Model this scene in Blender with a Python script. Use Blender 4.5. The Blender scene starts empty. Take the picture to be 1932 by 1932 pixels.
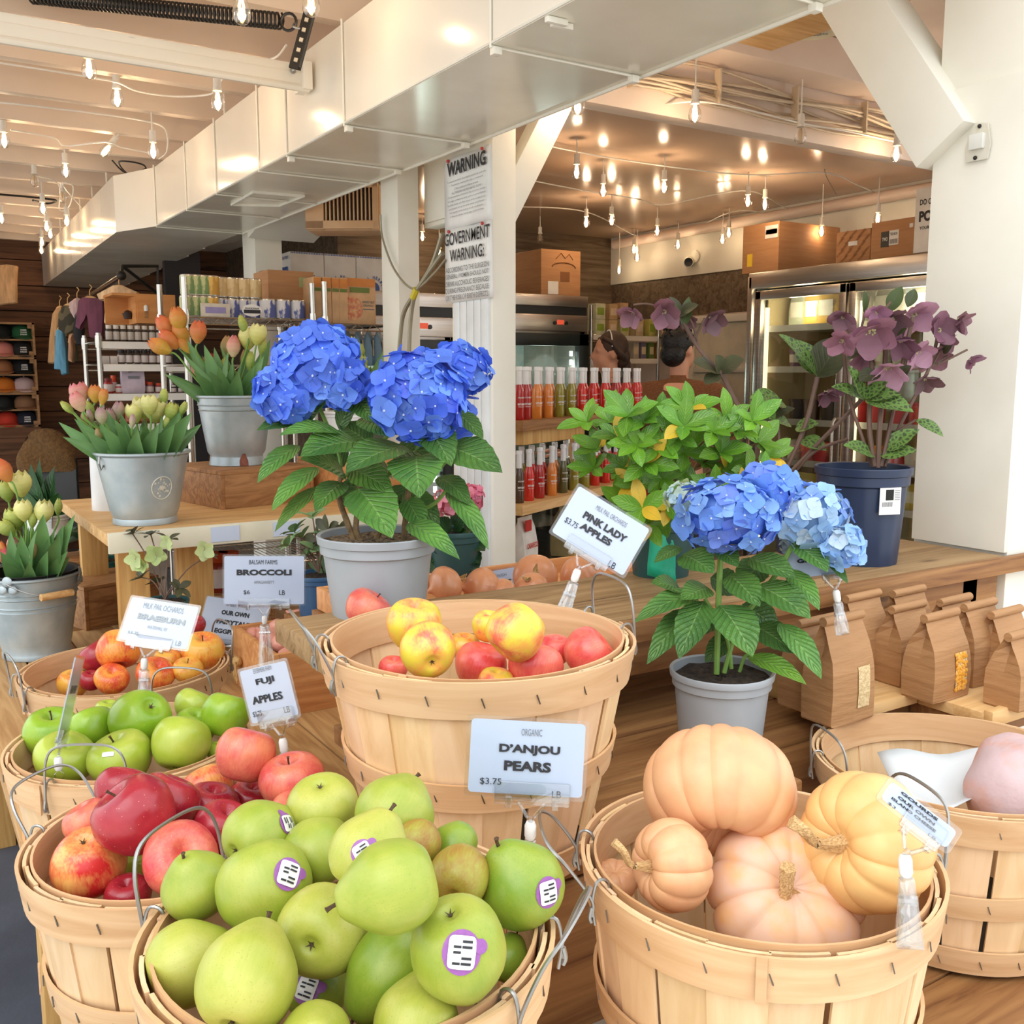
import bpy, bmesh, math, random
import numpy as np
from mathutils import Vector, Matrix, noise as mnoise
C = bpy.context.scene.collection
sc = bpy.context.scene
R = random.Random(7)
PI = math.pi
V = Vector

# ---------------------------------------------------------------- camera
FPX, PITCH, AZ, CZ = 1850.0, math.radians(8), math.radians(32.4), 1.5
cam_d = bpy.data.cameras.new('camera'); cam = bpy.data.objects.new('camera', cam_d); C.objects.link(cam)
cam_d.sensor_width = 36; cam_d.lens = 36 * FPX / 1932; cam_d.clip_start = .05
cam.location = (0, 0, CZ); cam.rotation_euler = (PI / 2 - PITCH, 0, -AZ)
sc.camera = cam
# ---------------------------------------------------------------- world, sun, exposure
w = bpy.data.worlds.new('sky'); sc.world = w; w.use_nodes = True
wn = w.node_tree.nodes; wl = w.node_tree.links
bg = wn['Background']
grad_t = wn.new('ShaderNodeTexCoord'); sep = wn.new('ShaderNodeSeparateXYZ'); rmp = wn.new('ShaderNodeValToRGB')
wl.new(grad_t.outputs['Generated'], sep.inputs[0]); wl.new(sep.outputs['Z'], rmp.inputs[0])
rmp.color_ramp.elements[0].position = 0.0; rmp.color_ramp.elements[0].color = (.55, .54, .52, 1)
rmp.color_ramp.elements[1].position = 0.25; rmp.color_ramp.elements[1].color = (.91, .96, 1, 1)
wl.new(rmp.outputs[0], bg.inputs[0]); bg.inputs[1].default_value = 1.95
sun_d = bpy.data.lights.new('sun', 'SUN'); sun = bpy.data.objects.new('sun', sun_d); C.objects.link(sun)
sun_d.energy = .85; sun_d.angle = math.radians(40); sun_d.color = (1, .97, .92)
sun.rotation_euler = V((.75, .5, -1.0)).to_track_quat('-Z', 'Y').to_euler()
def area(name, loc, look, sx, sy, energy, col):
    d = bpy.data.lights.new(name, 'AREA'); o = bpy.data.objects.new(name, d); C.objects.link(o)
    d.shape = 'RECTANGLE'; d.size = sx; d.size_y = sy; d.energy = energy; d.color = col
    o.location = loc; o.rotation_euler = (V(look) - V(loc)).to_track_quat('-Z', 'Y').to_euler()
sc.view_settings.view_transform = 'Standard'; sc.view_settings.look = 'None'
sc.view_settings.gamma = 1; sc.view_settings.use_curve_mapping = False
sc.view_settings.exposure = 0.22
sc.cycles.max_bounces = 10; sc.cycles.transparent_max_bounces = 16; sc.cycles.diffuse_bounces = 5
sc.cycles.glossy_bounces = 4; sc.cycles.transmission_bounces = 6
sc.cycles.caustics_reflective = False; sc.cycles.caustics_refractive = False
sc.cycles.sample_clamp_indirect = 6

# ---------------------------------------------------------------- pixel <-> place helpers (photo pixels, 1932 frame)
_fw = V((math.sin(AZ) * math.cos(PITCH), math.cos(AZ) * math.cos(PITCH), -math.sin(PITCH)))
_rt = V((math.cos(AZ), -math.sin(AZ), 0)); _up = _rt.cross(_fw); EYE = V((0, 0, CZ))
def ray(x, y): return _fw + _rt * ((x - 966) / FPX) + _up * ((966 - y) / FPX)
def atD(x, y, d): return EYE + ray(x, y) * d
def atZ(x, y, z):
    r = ray(x, y); return EYE + r * ((z - CZ) / r.z)
def atX(x, y, X):
    r = ray(x, y); return EYE + r * (X / r.x)
def atY(x, y, Y):
    r = ray(x, y); return EYE + r * (Y / r.y)
def depth(p): return (V(p) - EYE).dot(_fw)

# ---------------------------------------------------------------- materials
def S(r, g, b):
    f = lambda c: (c / 255 / 12.92) if c / 255 <= .04045 else ((c / 255 + .055) / 1.055) ** 2.4
    return (f(r), f(g), f(b), 1)
def _new(name):
    m = bpy.data.materials.new(name); m.use_nodes = True
    return m, m.node_tree.nodes, m.node_tree.links, m.node_tree.nodes['Principled BSDF']
def mat(name, col, rough=.5, metal=0, col2=None, scale=8, stretch=(1, 1, 1), lo=.35, hi=.65, detail=4, distort=0, bump=0, bscale=None,
        attr=False, rnd=0, coat=0, spec=.5, emit=None, estr=0, sss=0, trans=0, alpha=1, twoside=False, transl=0):
    m, n, l, p = _new(name)
    p.inputs['Roughness'].default_value = rough; p.inputs['Metallic'].default_value = metal
    p.inputs['Specular IOR Level'].default_value = spec; p.inputs['Coat Weight'].default_value = coat
    p.inputs['Transmission Weight'].default_value = trans; p.inputs['Alpha'].default_value = alpha
    if emit: p.inputs['Emission Color'].default_value = emit; p.inputs['Emission Strength'].default_value = estr
    if sss: p.inputs['Subsurface Weight'].default_value = sss; p.inputs['Subsurface Radius'].default_value = (.01, .006, .003)
    tc = n.new('ShaderNodeTexCoord'); mp = n.new('ShaderNodeMapping'); l.new(tc.outputs['Object'], mp.inputs[0])
    mp.inputs['Scale'].default_value = stretch
    nz = n.new('ShaderNodeTexNoise'); nz.inputs['Scale'].default_value = scale; nz.inputs['Detail'].default_value = detail
    nz.inputs['Distortion'].default_value = distort; l.new(mp.outputs[0], nz.inputs[0])
    rp = n.new('ShaderNodeValToRGB'); l.new(nz.outputs[0], rp.inputs[0])
    rp.color_ramp.elements[0].position = lo; rp.color_ramp.elements[1].position = hi
    rp.color_ramp.elements[0].color = col
    rp.color_ramp.elements[1].color = col2 or tuple(c * .86 for c in col[:3]) + (1,)
    out = rp.outputs[0]
    if attr:
        a = n.new('ShaderNodeAttribute'); a.attribute_name = 'Col'; x = n.new('ShaderNodeMix'); x.data_type = 'RGBA'; x.blend_type = 'MULTIPLY'
        x.inputs[0].default_value = 1; l.new(out, x.inputs[6]); l.new(a.outputs['Color'], x.inputs[7]); out = x.outputs[2]
    if rnd:
        oi = n.new('ShaderNodeObjectInfo'); mr = n.new('ShaderNodeMapRange'); l.new(oi.outputs['Random'], mr.inputs[0])
        mr.inputs[3].default_value = 1 - rnd; mr.inputs[4].default_value = 1 + rnd
        hs = n.new('ShaderNodeHueSaturation'); l.new(mr.outputs[0], hs.inputs['Value']); l.new(out, hs.inputs['Color']); out = hs.outputs[0]
    l.new(out, p.inputs['Base Color'])
    if bump:
        bz = nz
        if bscale:
            bz = n.new('ShaderNodeTexNoise'); bz.inputs['Scale'].default_value = bscale; bz.inputs['Detail'].default_value = 3; l.new(mp.outputs[0], bz.inputs[0])
        b = n.new('ShaderNodeBump'); b.inputs['Strength'].default_value = bump; b.inputs['Distance'].default_value = .01
        l.new(bz.outputs[0], b.inputs['Height']); l.new(b.outputs[0], p.inputs['Normal'])
    if transl:
        o = n['Material Output']; t = n.new('ShaderNodeBsdfTranslucent'); l.new(out, t.inputs[0])
        mx = n.new('ShaderNodeMixShader'); mx.inputs[0].default_value = transl; l.new(p.outputs[0], mx.inputs[1]); l.new(t.outputs[0], mx.inputs[2]); l.new(mx.outputs[0], o.inputs[0])
    return m
def wood(name, c1, c2, stretch=(1, 12, 12), scale=2.2, rough=.6, knots=0, attr=False, distort=1.2, dark=None, bump=.15, offs=True):
    """grain runs along the axis whose stretch is 1"""
    m, n, l, p = _new(name); p.inputs['Roughness'].default_value = rough
    tc = n.new('ShaderNodeTexCoord'); mp = n.new('ShaderNodeMapping'); mp.inputs['Scale'].default_value = stretch
    src = tc.outputs['Object']
    if offs:
        oi = n.new('ShaderNodeObjectInfo'); ad = n.new('ShaderNodeVectorMath'); ad.operation = 'MULTIPLY_ADD'
        l.new(oi.outputs['Random'], ad.inputs[0]); ad.inputs[1].default_value = (7, 5, 9); l.new(src, ad.inputs[2]); src = ad.outputs[0]
    l.new(src, mp.inputs[0])
    nz = n.new('ShaderNodeTexNoise'); nz.inputs['Scale'].default_value = scale; nz.inputs['Detail'].default_value = 6
    nz.inputs['Distortion'].default_value = distort; nz.inputs['Roughness'].default_value = .6; l.new(mp.outputs[0], nz.inputs[0])
    rp = n.new('ShaderNodeValToRGB'); l.new(nz.outputs[0], rp.inputs[0])
    e = rp.color_ramp.elements; e[0].position = .36; e[0].color = c2; e[1].position = .62; e[1].color = c1
    if dark: d = rp.color_ramp.elements.new(.27); d.color = dark
    out = rp.outputs[0]
    if knots:
        vo = n.new('ShaderNodeTexVoronoi'); vo.inputs['Scale'].default_value = knots
        mp2 = n.new('ShaderNodeMapping'); mp2.inputs['Scale'].default_value = tuple(min(s, 3) for s in stretch); l.new(src, mp2.inputs[0]); l.new(mp2.outputs[0], vo.inputs[0])
        kr = n.new('ShaderNodeValToRGB'); kr.color_ramp.elements[0].color = (.25, .16, .1, 1); kr.color_ramp.elements[1].color = (1, 1, 1, 1)
        kr.color_ramp.elements[0].position = .03; kr.color_ramp.elements[1].position = .1; l.new(vo.outputs['Distance'], kr.inputs[0])
        x = n.new('ShaderNodeMix'); x.data_type = 'RGBA'; x.blend_type = 'MULTIPLY'; x.inputs[0].default_value = .8; l.new(out, x.inputs[6]); l.new(kr.outputs[0], x.inputs[7]); out = x.outputs[2]
    if attr:
        a = n.new('ShaderNodeAttribute'); a.attribute_name = 'Col'; x = n.new('ShaderNodeMix'); x.data_type = 'RGBA'; x.blend_type = 'MULTIPLY'
        x.inputs[0].default_value = 1; l.new(out, x.inputs[6]); l.new(a.outputs['Color'], x.inputs[7]); out = x.outputs[2]
    l.new(out, p.inputs['Base Color'])
    b = n.new('ShaderNodeBump'); b.inputs['Strength'].default_value = bump; b.inputs['Distance'].default_value = .004; l.new(nz.outputs[0], b.inputs['Height']); l.new(b.outputs[0], p.inputs['Normal'])
    return m
def clear(name, tint=(1, 1, 1, 1), gl=.14, rough=.05):
    """thin clear plastic or pane: see-through with a sheen"""
    m, n, l, p = _new(name); o = n['Material Output']; n.remove(p)
    t = n.new('ShaderNodeBsdfTransparent'); t.inputs[0].default_value = tint
    g = n.new('ShaderNodeBsdfGlossy'); g.inputs['Roughness'].default_value = rough
    fr = n.new('ShaderNodeLayerWeight'); fr.inputs[0].default_value = .35
    mr = n.new('ShaderNodeMapRange'); mr.inputs[3].default_value = gl; mr.inputs[4].default_value = min(1, gl + .6); l.new(fr.outputs['Facing'], mr.inputs[0])
    x = n.new('ShaderNodeMixShader'); l.new(mr.outputs[0], x.inputs[0]); l.new(t.outputs[0], x.inputs[1]); l.new(g.outputs[0], x.inputs[2]); l.new(x.outputs[0], o.inputs[0])
    return m

# ---------------------------------------------------------------- mesh builder
class MB:
    def __init__(s): s.v = []; s.f = []; s.m = []; s.c = []; s.u = []
    def add(s, vs, fs, mi=0, col=None, uvs=None):
        b = len(s.v); s.v += [tuple(v) for v in vs]
        cols = col if isinstance(col, list) else [col or (1, 1, 1)] * len(fs)
        for i, f in enumerate(fs):
            s.f.append([b + k for k in f]); s.m.append(mi); s.c.append(cols[i])
            s.u.append([uvs[k] for k in f] if uvs else None)
        return s
    def box(s, c, d, rot=None, mi=0, col=None):
        c = V(c); h = V(d) / 2; vs = []
        for z in (-1, 1):
            for y in (-1, 1):
                for x in (-1, 1):
                    p = V((x * h.x, y * h.y, z * h.z)); vs.append(c + (rot @ p if rot else p))
        return s.add(vs, [[0, 2, 3, 1], [4, 5, 7, 6], [0, 1, 5, 4], [2, 6, 7, 3], [0, 4, 6, 2], [1, 3, 7, 5]], mi, col)
    def quad(s, a, b, c, d, mi=0, col=None): return s.add([a, b, c, d], [[0, 1, 2, 3]], mi, col, [(0, 0), (1, 0), (1, 1), (0, 1)])
    def tube(s, pts, r, n=8, mi=0, closed=False, col=None, caps=True):
        pts = [V(p) for p in pts]; N = len(pts); rs = r if isinstance(r, (list, tuple)) else [r] * N
        vs = []; fs = []; up = None
        for i, p in enumerate(pts):
            t = (pts[(i + 1) % N] - pts[i - 1]) if closed else (pts[min(i + 1, N - 1)] - pts[max(i - 1, 0)])
            if t.length < 1e-9: t = V((0, 0, 1))
            t.normalize()
            if up is None: up = V((0, 0, 1)) if abs(t.z) < .9 else V((1, 0, 0))
            a = t.cross(up); a.normalize(); up = a.cross(t)
            for k in range(n): vs.append(p + (a * math.cos(2 * PI * k / n) + up * math.sin(2 * PI * k / n)) * rs[i])
        for i in range(N if closed else N - 1):
            j = (i + 1) % N
            for k in range(n): fs.append([i * n + k, i * n + (k + 1) % n, j * n + (k + 1) % n, j * n + k])
        if caps and not closed: fs += [list(range(n))[::-1], [(N - 1) * n + k for k in range(n)]]
        return s.add(vs, fs, mi, col)
    def lathe(s, prof, n=24, c=(0, 0, 0), mi=0, col=None, rot=None, cap0=False, cap1=False, fn=None):
        c = V(c); vs = []; fs = []
        for (r, z) in prof:
            for k in range(n):
                a = 2 * PI * k / n; rr = r * (fn(a, z) if fn else 1)
                p = V((rr * math.cos(a), rr * math.sin(a), z)); vs.append(c + (rot @ p if rot else p))
        for i in range(len(prof) - 1):
            for k in range(n): fs.append([i * n + k, i * n + (k + 1) % n, (i + 1) * n + (k + 1) % n, (i + 1) * n + k])
        if cap0: fs.append(list(range(n))[::-1])
        if cap1: fs.append([(len(prof) - 1) * n + k for k in range(n)])
        return s.add(vs, fs, mi, col)
    def ball(s, c, r, n=12, m=8, mi=0, col=None, rot=None):
        r = V(r) if not isinstance(r, (int, float)) else V((r, r, r)); c = V(c); vs = []; fs = []
        for i in range(m + 1):
            t = PI * i / m
            for k in range(n):
                a = 2 * PI * k / n; p = V((r.x * math.sin(t) * math.cos(a), r.y * math.sin(t) * math.sin(a), -r.z * math.cos(t))); vs.append(c + (rot @ p if rot else p))
        for i in range(m):
            for k in range(n): fs.append([i * n + k, i * n + (k + 1) % n, (i + 1) * n + (k + 1) % n, (i + 1) * n + k])
        return s.add(vs, fs, mi, col)
    def sheet(s, grid, mi=0, col=None, uv=True, closed=False):
        """grid: rows of points"""
        h = len(grid); wd = len(grid[0]); vs = [p for row in grid for p in row]; fs = []
        for i in range(h - 1):
            for k in range(wd - (0 if closed else 1)): fs.append([i * wd + k, i * wd + (k + 1) % wd, (i + 1) * wd + (k + 1) % wd, (i + 1) * wd + k])
        return s.add(vs, fs, mi, col, [(k / max(1, wd - 1), i / (h - 1)) for i in range(h) for k in range(wd)])
    def prism(s, poly, z0, z1, rot=None, c=(0, 0, 0), mi=0, col=None):
        n = len(poly); c = V(c); vs = [V((x, y, z0)) for x, y in poly] + [V((x, y, z1)) for x, y in poly]
        vs = [c + (rot @ p if rot else p) for p in vs]
        return s.add(vs, [list(range(n))[::-1], list(range(n, 2 * n))] + [[k, (k + 1) % n, n + (k + 1) % n, n + k] for k in range(n)], mi, col)
    def mesh(s, name, smooth=True, bevel=0, weld=False):
        me = bpy.data.meshes.new(name); me.from_pydata(s.v, [], s.f)
        me.polygons.foreach_set('material_index', s.m)
        if any(c != (1, 1, 1) for c in s.c):
            at = me.color_attributes.new('Col', 'FLOAT_COLOR', 'CORNER'); buf = []
            for f, c in zip(s.f, s.c):
                if isinstance(c[0], (tuple, list)):
                    for q in c: buf += [q[0], q[1], q[2], 1]
                else: buf += [c[0], c[1], c[2], 1] * len(f)
            at.data.foreach_set('color', buf)
        if any(u for u in s.u):
            uvl = me.uv_layers.new(name='UVMap'); buf = []
            for f, u in zip(s.f, s.u):
                for k in range(len(f)): buf += list(u[k]) if u else [0, 0]
            uvl.data.foreach_set('uv', buf)
        if bevel or weld:
            bm = bmesh.new(); bm.from_mesh(me)
            if weld: bmesh.ops.remove_doubles(bm, verts=bm.verts, dist=1e-5)
            if bevel:
                es = [e for e in bm.edges if len(e.link_faces) == 2 and e.calc_face_angle(0) > .5]
                bmesh.ops.bevel(bm, geom=es, offset=bevel, segments=2, affect='EDGES', profile=.6)
            bm.to_mesh(me); bm.free()
        if smooth:
            me.polygons.foreach_set('use_smooth', [True] * len(me.polygons))
            try: me.set_sharp_from_angle(angle=math.radians(40))
            except Exception: pass
        me.update(); return me
    def build(s, name, mats, parent=None, smooth=True, bevel=0, weld=False, loc=None, rot=None):
        me = s.mesh(name, smooth, bevel, weld)
        for mm in (mats if isinstance(mats, (list, tuple)) else [mats]): me.materials.append(mm)
        return link(name, me, parent, loc, rot)
def link(name, me, parent=None, loc=None, rot=None):
    o = bpy.data.objects.new(name, me); C.objects.link(o)
    if parent: o.parent = parent
    if loc is not None: o.location = loc
    if rot is not None: o.rotation_euler = rot
    return o
def tag(o, label=None, cat=None, group=None, kind=None):
    if label: o['label'] = label
    if cat: o['category'] = cat
    if group: o['group'] = group
    if kind: o['kind'] = kind
    return o
def thing(name, label, cat, loc=(0, 0, 0), rz=0, group=None):
    o = bpy.data.objects.new(name, None); C.objects.link(o); o.empty_display_size = .1
    o.location = loc; o.rotation_euler = (0, 0, rz)
    return tag(o, label, cat, group)
def struct(o): o['kind'] = 'structure'; return o
def dup(root, loc=None, rz=None, label=None, group=None, cat=None):
    r = root.copy(); C.objects.link(r)
    if loc is not None: r.location = loc
    if rz is not None: r.rotation_euler = rz if isinstance(rz, (tuple, list)) else (0, 0, rz)
    if label: r['label'] = label
    if group: r['group'] = group
    for ch in list(root.children):
        c = ch.copy(); C.objects.link(c); c.parent = r
        for g in list(ch.children):
            d = g.copy(); C.objects.link(d); d.parent = c
    return r
_tc = {}
def glyphs(body, bold=0, slant=0):
    k = (body, bold, slant)
    if k not in _tc:
        cu = bpy.data.curves.new('t', 'FONT'); cu.body = body; cu.size = 1; cu.offset = bold; cu.resolution_u = 3; cu.shear = slant
        o = bpy.data.objects.new('t', cu); me = bpy.data.meshes.new_from_object(o)
        vs = [v.co.copy() for v in me.vertices]; fs = [list(p.vertices) for p in me.polygons]
        bpy.data.objects.remove(o); bpy.data.curves.remove(cu); bpy.data.meshes.remove(me)
        if not vs: vs = [V((0, 0, 0))]
        x0 = min(v.x for v in vs); x1 = max(v.x for v in vs); y0 = min(v.y for v in vs); y1 = max(v.y for v in vs)
        _tc[k] = ([((v.x - x0) / max(1e-6, x1 - x0), (v.y - y0) / max(1e-6, y1 - y0)) for v in vs], fs, x1 - x0, y1 - y0)
    return _tc[k]
def text(mb, body, O, ex, ey, w, h, mi=0, bold=.02, slant=0, curve=None, lift=.0004):
    """writes body centred on O, w wide and h high, along unit vectors ex, ey"""
    vs, fs, _, _ = glyphs(body, bold, slant); O = V(O); ex = V(ex).normalized(); ey = V(ey).normalized(); n = ex.cross(ey) * lift
    mb.add([O + ex * (x - .5) * w + ey * (y - .5) * h + n for x, y in vs], fs, mi)
def rotz(a): return Matrix.Rotation(a, 3, 'Z')
def align(z, x=None):
    """3x3 with local z along z"""
    z = V(z).normalized(); a = V(x) if x is not None else (V((0, 0, 1)) if abs(z.z) < .9 else V((0, 1, 0)))
    y = z.cross(a); y.normalize(); xx = y.cross(z); return Matrix((xx, y, z)).transposed()
def bez(pts, n=12):
    """smooth path through points"""
    pts = [V(p) for p in pts]; out = []
    if len(pts) == 2: return [pts[0].lerp(pts[1], i / n) for i in range(n + 1)]
    for i in range(len(pts) - 1):
        a = pts[max(i - 1, 0)]; b = pts[i]; c = pts[i + 1]; d = pts[min(i + 2, len(pts) - 1)]
        for k in range(n):
            t = k / n; out.append(.5 * ((2 * b) + (c - a) * t + (2 * a - 5 * b + 4 * c - d) * t * t + (3 * b - a - 3 * c + d) * t ** 3))
    out.append(pts[-1]); return out
# ================================================================ shared materials
M = {}
M['white'] = mat('white_paint', S(240, 238, 228), .45, scale=3, col2=S(230, 228, 216), bump=.03, bscale=20)
M['white_gloss'] = mat('glossy_white_paint', S(240, 234, 222), .16, scale=2, col2=S(233, 226, 212), bump=.04, bscale=2.5)
M['under_gloss'] = mat('glossy_underside_paint', S(238, 236, 222), .18, scale=2, col2=S(218, 214, 198), bump=.05, bscale=3)
M['ceil'] = mat('cream_ceiling_paint', S(234, 216, 198), .5, scale=2, col2=S(226, 206, 186), bump=.03, bscale=12)
M['ceil_gloss'] = mat('shiny_ceiling_paint', S(226, 196, 170), .17, scale=1.2, col2=S(214, 182, 156), bump=.12, bscale=2.2)
M['pinkwhite'] = mat('rosy_white_paint', S(238, 220, 206), .5, scale=3)
M['dark_metal'] = mat('dark_steel', S(60, 58, 56), .45, .8)
M['black'] = mat('black_plastic', S(24, 25, 27), .4)
M['steel'] = mat('stainless_steel', S(200, 192, 184), .28, .95, scale=3, stretch=(1, 1, 30), bump=.02)
M['chrome'] = mat('chrome_wire', S(215, 212, 205), .22, 1)
M['wire'] = mat('galvanised_wire', S(168, 168, 166), .35, .9)
M['galv'] = mat('galvanised_bucket', S(158, 172, 178), .42, .55, col2=S(188, 198, 202), scale=14, detail=8, lo=.3, hi=.7, bump=.05)
M['ink'] = mat('black_ink', S(38, 38, 44), .6)
M['ink_grey'] = mat('grey_ink', S(120, 122, 128), .6)
M['ink_pale'] = mat('pale_ink', S(170, 178, 184), .6)
M['paper'] = mat('white_paper', S(200, 212, 232), .6, scale=3, col2=S(194, 207, 229))
M['clear'] = clear('clear_acrylic', (.97, .98, .99, 1), .12)
M['sleeve'] = clear('clear_sleeve', (.97, .98, 1, 1), .05, .12)
M['glass'] = clear('cooler_glass', (.93, .96, .94, 1), .06, .02)
M['bulbglass'] = clear('bulb_glass', (1, .97, .92, 1), .10, .03)
M['card'] = mat('brown_cardboard', S(190, 142, 98), .75, scale=5, stretch=(1, 1, 14), col2=S(180, 130, 88))
M['tape'] = mat('packing_tape', S(205, 165, 120), .25)
M['label'] = mat('white_label', S(240, 238, 234), .5)
M['wood_table'] = wood('grey_brown_plank', S(170, 138, 96), S(138, 106, 68), (1, 14, 14), 2.5, .65, knots=2.2, dark=S(104, 76, 46))
M['wood_front'] = wood('warm_plank', S(164, 118, 70), S(128, 84, 46), (1, 14, 14), 2.2, .6, knots=2, dark=S(96, 58, 30))
M['wood_pale'] = wood('pale_pine', S(226, 186, 130), S(202, 156, 98), (1, 12, 12), 2.4, .55, knots=1.5)
M['wood_paley'] = wood('pale_pine_cross', S(226, 186, 130), S(200, 152, 96), (12, 1, 12), 2.4, .55, knots=1.5)
M['wood_upright'] = wood('upright_pine', S(214, 172, 106), S(184, 136, 74), (12, 12, 1), 2.2, .6)
M['wood_brown'] = wood('brown_plywood', S(176, 128, 80), S(134, 88, 48), (1, 6, 6), 3.2, .6, distort=2.5, dark=S(104, 62, 30))
M['wood_crate'] = wood('crate_board', S(222, 162, 104), S(194, 130, 76), (1, 10, 10), 2.5, .6)
M['wood_dark'] = wood('dark_wall_plank', S(122, 84, 58), S(78, 52, 36), (1, 14, 14), 1.6, .8, dark=S(48, 33, 24))
M['wood_dim'] = wood('weathered_board', S(120, 104, 86), S(84, 70, 56), (1, 14, 14), 1.6, .8, dark=S(56, 46, 38))
M['floor'] = mat('dark_concrete', S(78, 84, 96), .5, scale=3, col2=S(62, 67, 78), detail=8, bump=.1, bscale=30)

def sbox(name, c, d, m, rot=None, bevel=.004, **k): return struct(MB().box(c, d, rot).build(name, m, bevel=bevel, **k))
def span(a, b): return tuple((p + q) / 2 for p, q in zip(a, b)), tuple(abs(p - q) for p, q in zip(a, b))
def sspan(name, a, b, m, bevel=.004): c, d = span(a, b); return sbox(name, c, d, m, None, bevel)

# ================================================================ the shell
struct(MB().quad((-1.0, .2, 0), (.75, .2, 0), (.75, 9, 0), (-1.0, 9, 0)).build('floor', M['floor'], smooth=False))
struct(MB().quad((.75, .2, 0), (5.2, .2, 0), (5.2, 9, 0), (.75, 9, 0)).build('floor', mat('pale_bounce_floor', S(196, 186, 172), .5, scale=3), smooth=False))  # unseen right-hand floor, added pale to bounce light up onto the duct
struct(MB().quad((-14, -16, -.01), (14, -16, -.01), (14, .2, -.01), (-14, .2, -.01)).quad((-16, .2, -.01), (-1.0, .2, -.01), (-1.0, 9, -.01), (-16, 9, -.01)).build('bounce_pavement', mat('pale_bounce_ground', S(214, 208, 198), .8, scale=2), smooth=False))  # unseen ground outside, put in pale to bounce daylight up under the ceiling
# far wall: horizontal dark planks
mb = MB()
for i in range(13):
    g = R.uniform(.8, 1.15); mb.box((2.1, 8.86 + R.uniform(0, .008), .1 + i * .2), (6.2, .06, .192), col=(g, g, g))
M['wood_wall'] = wood('dark_plank_wall', S(132, 90, 62), S(82, 54, 38), (1, 14, 14), 1.3, .8, dark=S(50, 34, 25), attr=True)
mb.box((2.1, 8.92, 1.4), (6.3, .05, 2.8), col=(.5, .5, .5)); struct(mb.build('wall_back', M['wood_wall'], smooth=False))
sspan('wall_left', (-1.0, 7.2, 0), (-.92, 8.86, 2.75), M['white'])
mb = MB(); mb.box((.35, 5.0, 2.76), (2.7, 7.6, .05)); struct(mb.build('ceiling', M['ceil'], smooth=False))
for i in range(14):
    y = 2.83 + i * .44
    if y < 8.8: sspan('ceiling_beam', (-1.0, y, 2.52), (1.6, y + .05, 2.735), M['ceil'], .003)
# right-hand room
sspan('ceiling_right', (1.62, 2.84, 2.56), (5.2, 6.5, 2.6), M['ceil_gloss'])
sspan('ceiling_front', (1.62, 1.2, 2.74), (5.2, 2.84, 2.78), M['pinkwhite'])
sspan('ceiling_beam', (1.66, 2.76, 2.4), (5.0, 2.84, 2.62), M['pinkwhite'])
sspan('ceiling_beam', (1.66, 2.60, 2.6), (5.0, 2.76, 2.735), M['pinkwhite'])
sspan('ceiling_beam', (1.66, 1.9, 2.6), (5.0, 1.95, 2.735), M['pinkwhite'])
sspan('wall_right', (4.95, 1.3, 0), (5.03, 6.5, 2.2), M['pinkwhite'])
sspan('trim_1', (4.925, 3.2, 2.2), (5.03, 6.5, 2.6), M['white'])       # white band under the ceiling
sspan('trim_2', (4.935, 3.2, 1.92), (4.965, 6.3, 2.2), M['wood_dim'])  # weathered board below it
sspan('wall_rear', (2.62, 6.3, 0), (5.03, 6.36, 2.6), M['wood_dim'])
sspan('wall_side', (2.62, 6.36, 0), (2.68, 8.83, 2.6), M['wood_dim'])
sspan('ceiling_inner', (1.62, 6.5, 2.56), (5.2, 8.9, 2.6), M['white'])
# window-like white panel on the right wall beside the freezer
t = thing('wall_panel', 'white framed panel on the wall behind the man in brown', 'wall panel', (4.93, 4.75, 1.25))
mb = MB(); mb.box((0, 0, .0), (.02, 1.1, 1.22)); mb.build('panel_board', mat('panel_board', S(226, 222, 204), .5), t)
mb = MB()
for c, d in (((-.01, 0, .63), (.05, 1.2, .05)), ((-.01, -.58, 0), (.05, .05, 1.26)), ((-.01, .58, 0), (.05, .05, 1.26)), ((-.01, 0, .28), (.035, 1.1, .035))): mb.box(c, d)
mb.build('panel_border', M['white'], t, bevel=.003)

# ---------------------------------------------------------------- pillars with braces
def pillar(name, a, b, z1, m=None): return sspan(name, (a[0], a[1], 0), (b[0], b[1], z1), m or M['white'], .003)
p1 = pillar('pillar', (1.62, 2.664), (1.705, 2.925), 2.6)
# beadboard on the poster side
mb = MB()
for i in range(5): mb.box((1.616, 2.70 + i * .045, .95), (.012, .041, 1.6))
struct(mb.build('trim_3', mat('blue_white_board', S(232, 238, 242), .4), bevel=.002))
mb = MB(); rot = Matrix.Rotation(math.radians(30), 3, 'Y')
mb.box((1.80, 2.70, 2.22), (.085, .07, .62), rot); struct(mb.build('pillar_brace', M['white'], bevel=.003))
pillar('pillar', (1.62, 3.327), (1.705, 3.472), 2.6)
pillar('pillar', (1.62, 4.96), (1.76, 5.16), 2.6)
pillar('pillar', (2.25, 1.322), (2.75, 1.578), 2.75)
sspan('pillar_cladding', (2.236, 1.322, 1.075), (2.25, 1.576, 2.182), M['white'], .002)
sspan('wall_right_return', (2.51, 1.18, 0), (3.6, 1.262, 2.75), M['pinkwhite'])
mb = MB(); a = V((2.25, 1.60, 2.15)); b = V((2.25, 2.0, 2.72))
mb.box((a + b) / 2, (.12, .15, (b - a).length + .25), align(b - a, (1, 0, 0))); struct(mb.build('pillar_brace', M['white'], bevel=.003))
# raw timber seen above the brace
sspan('ceiling_beam', (2.27, 1.6, 2.5), (2.42, 2.3, 2.56), M['wood_pale'])

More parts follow.
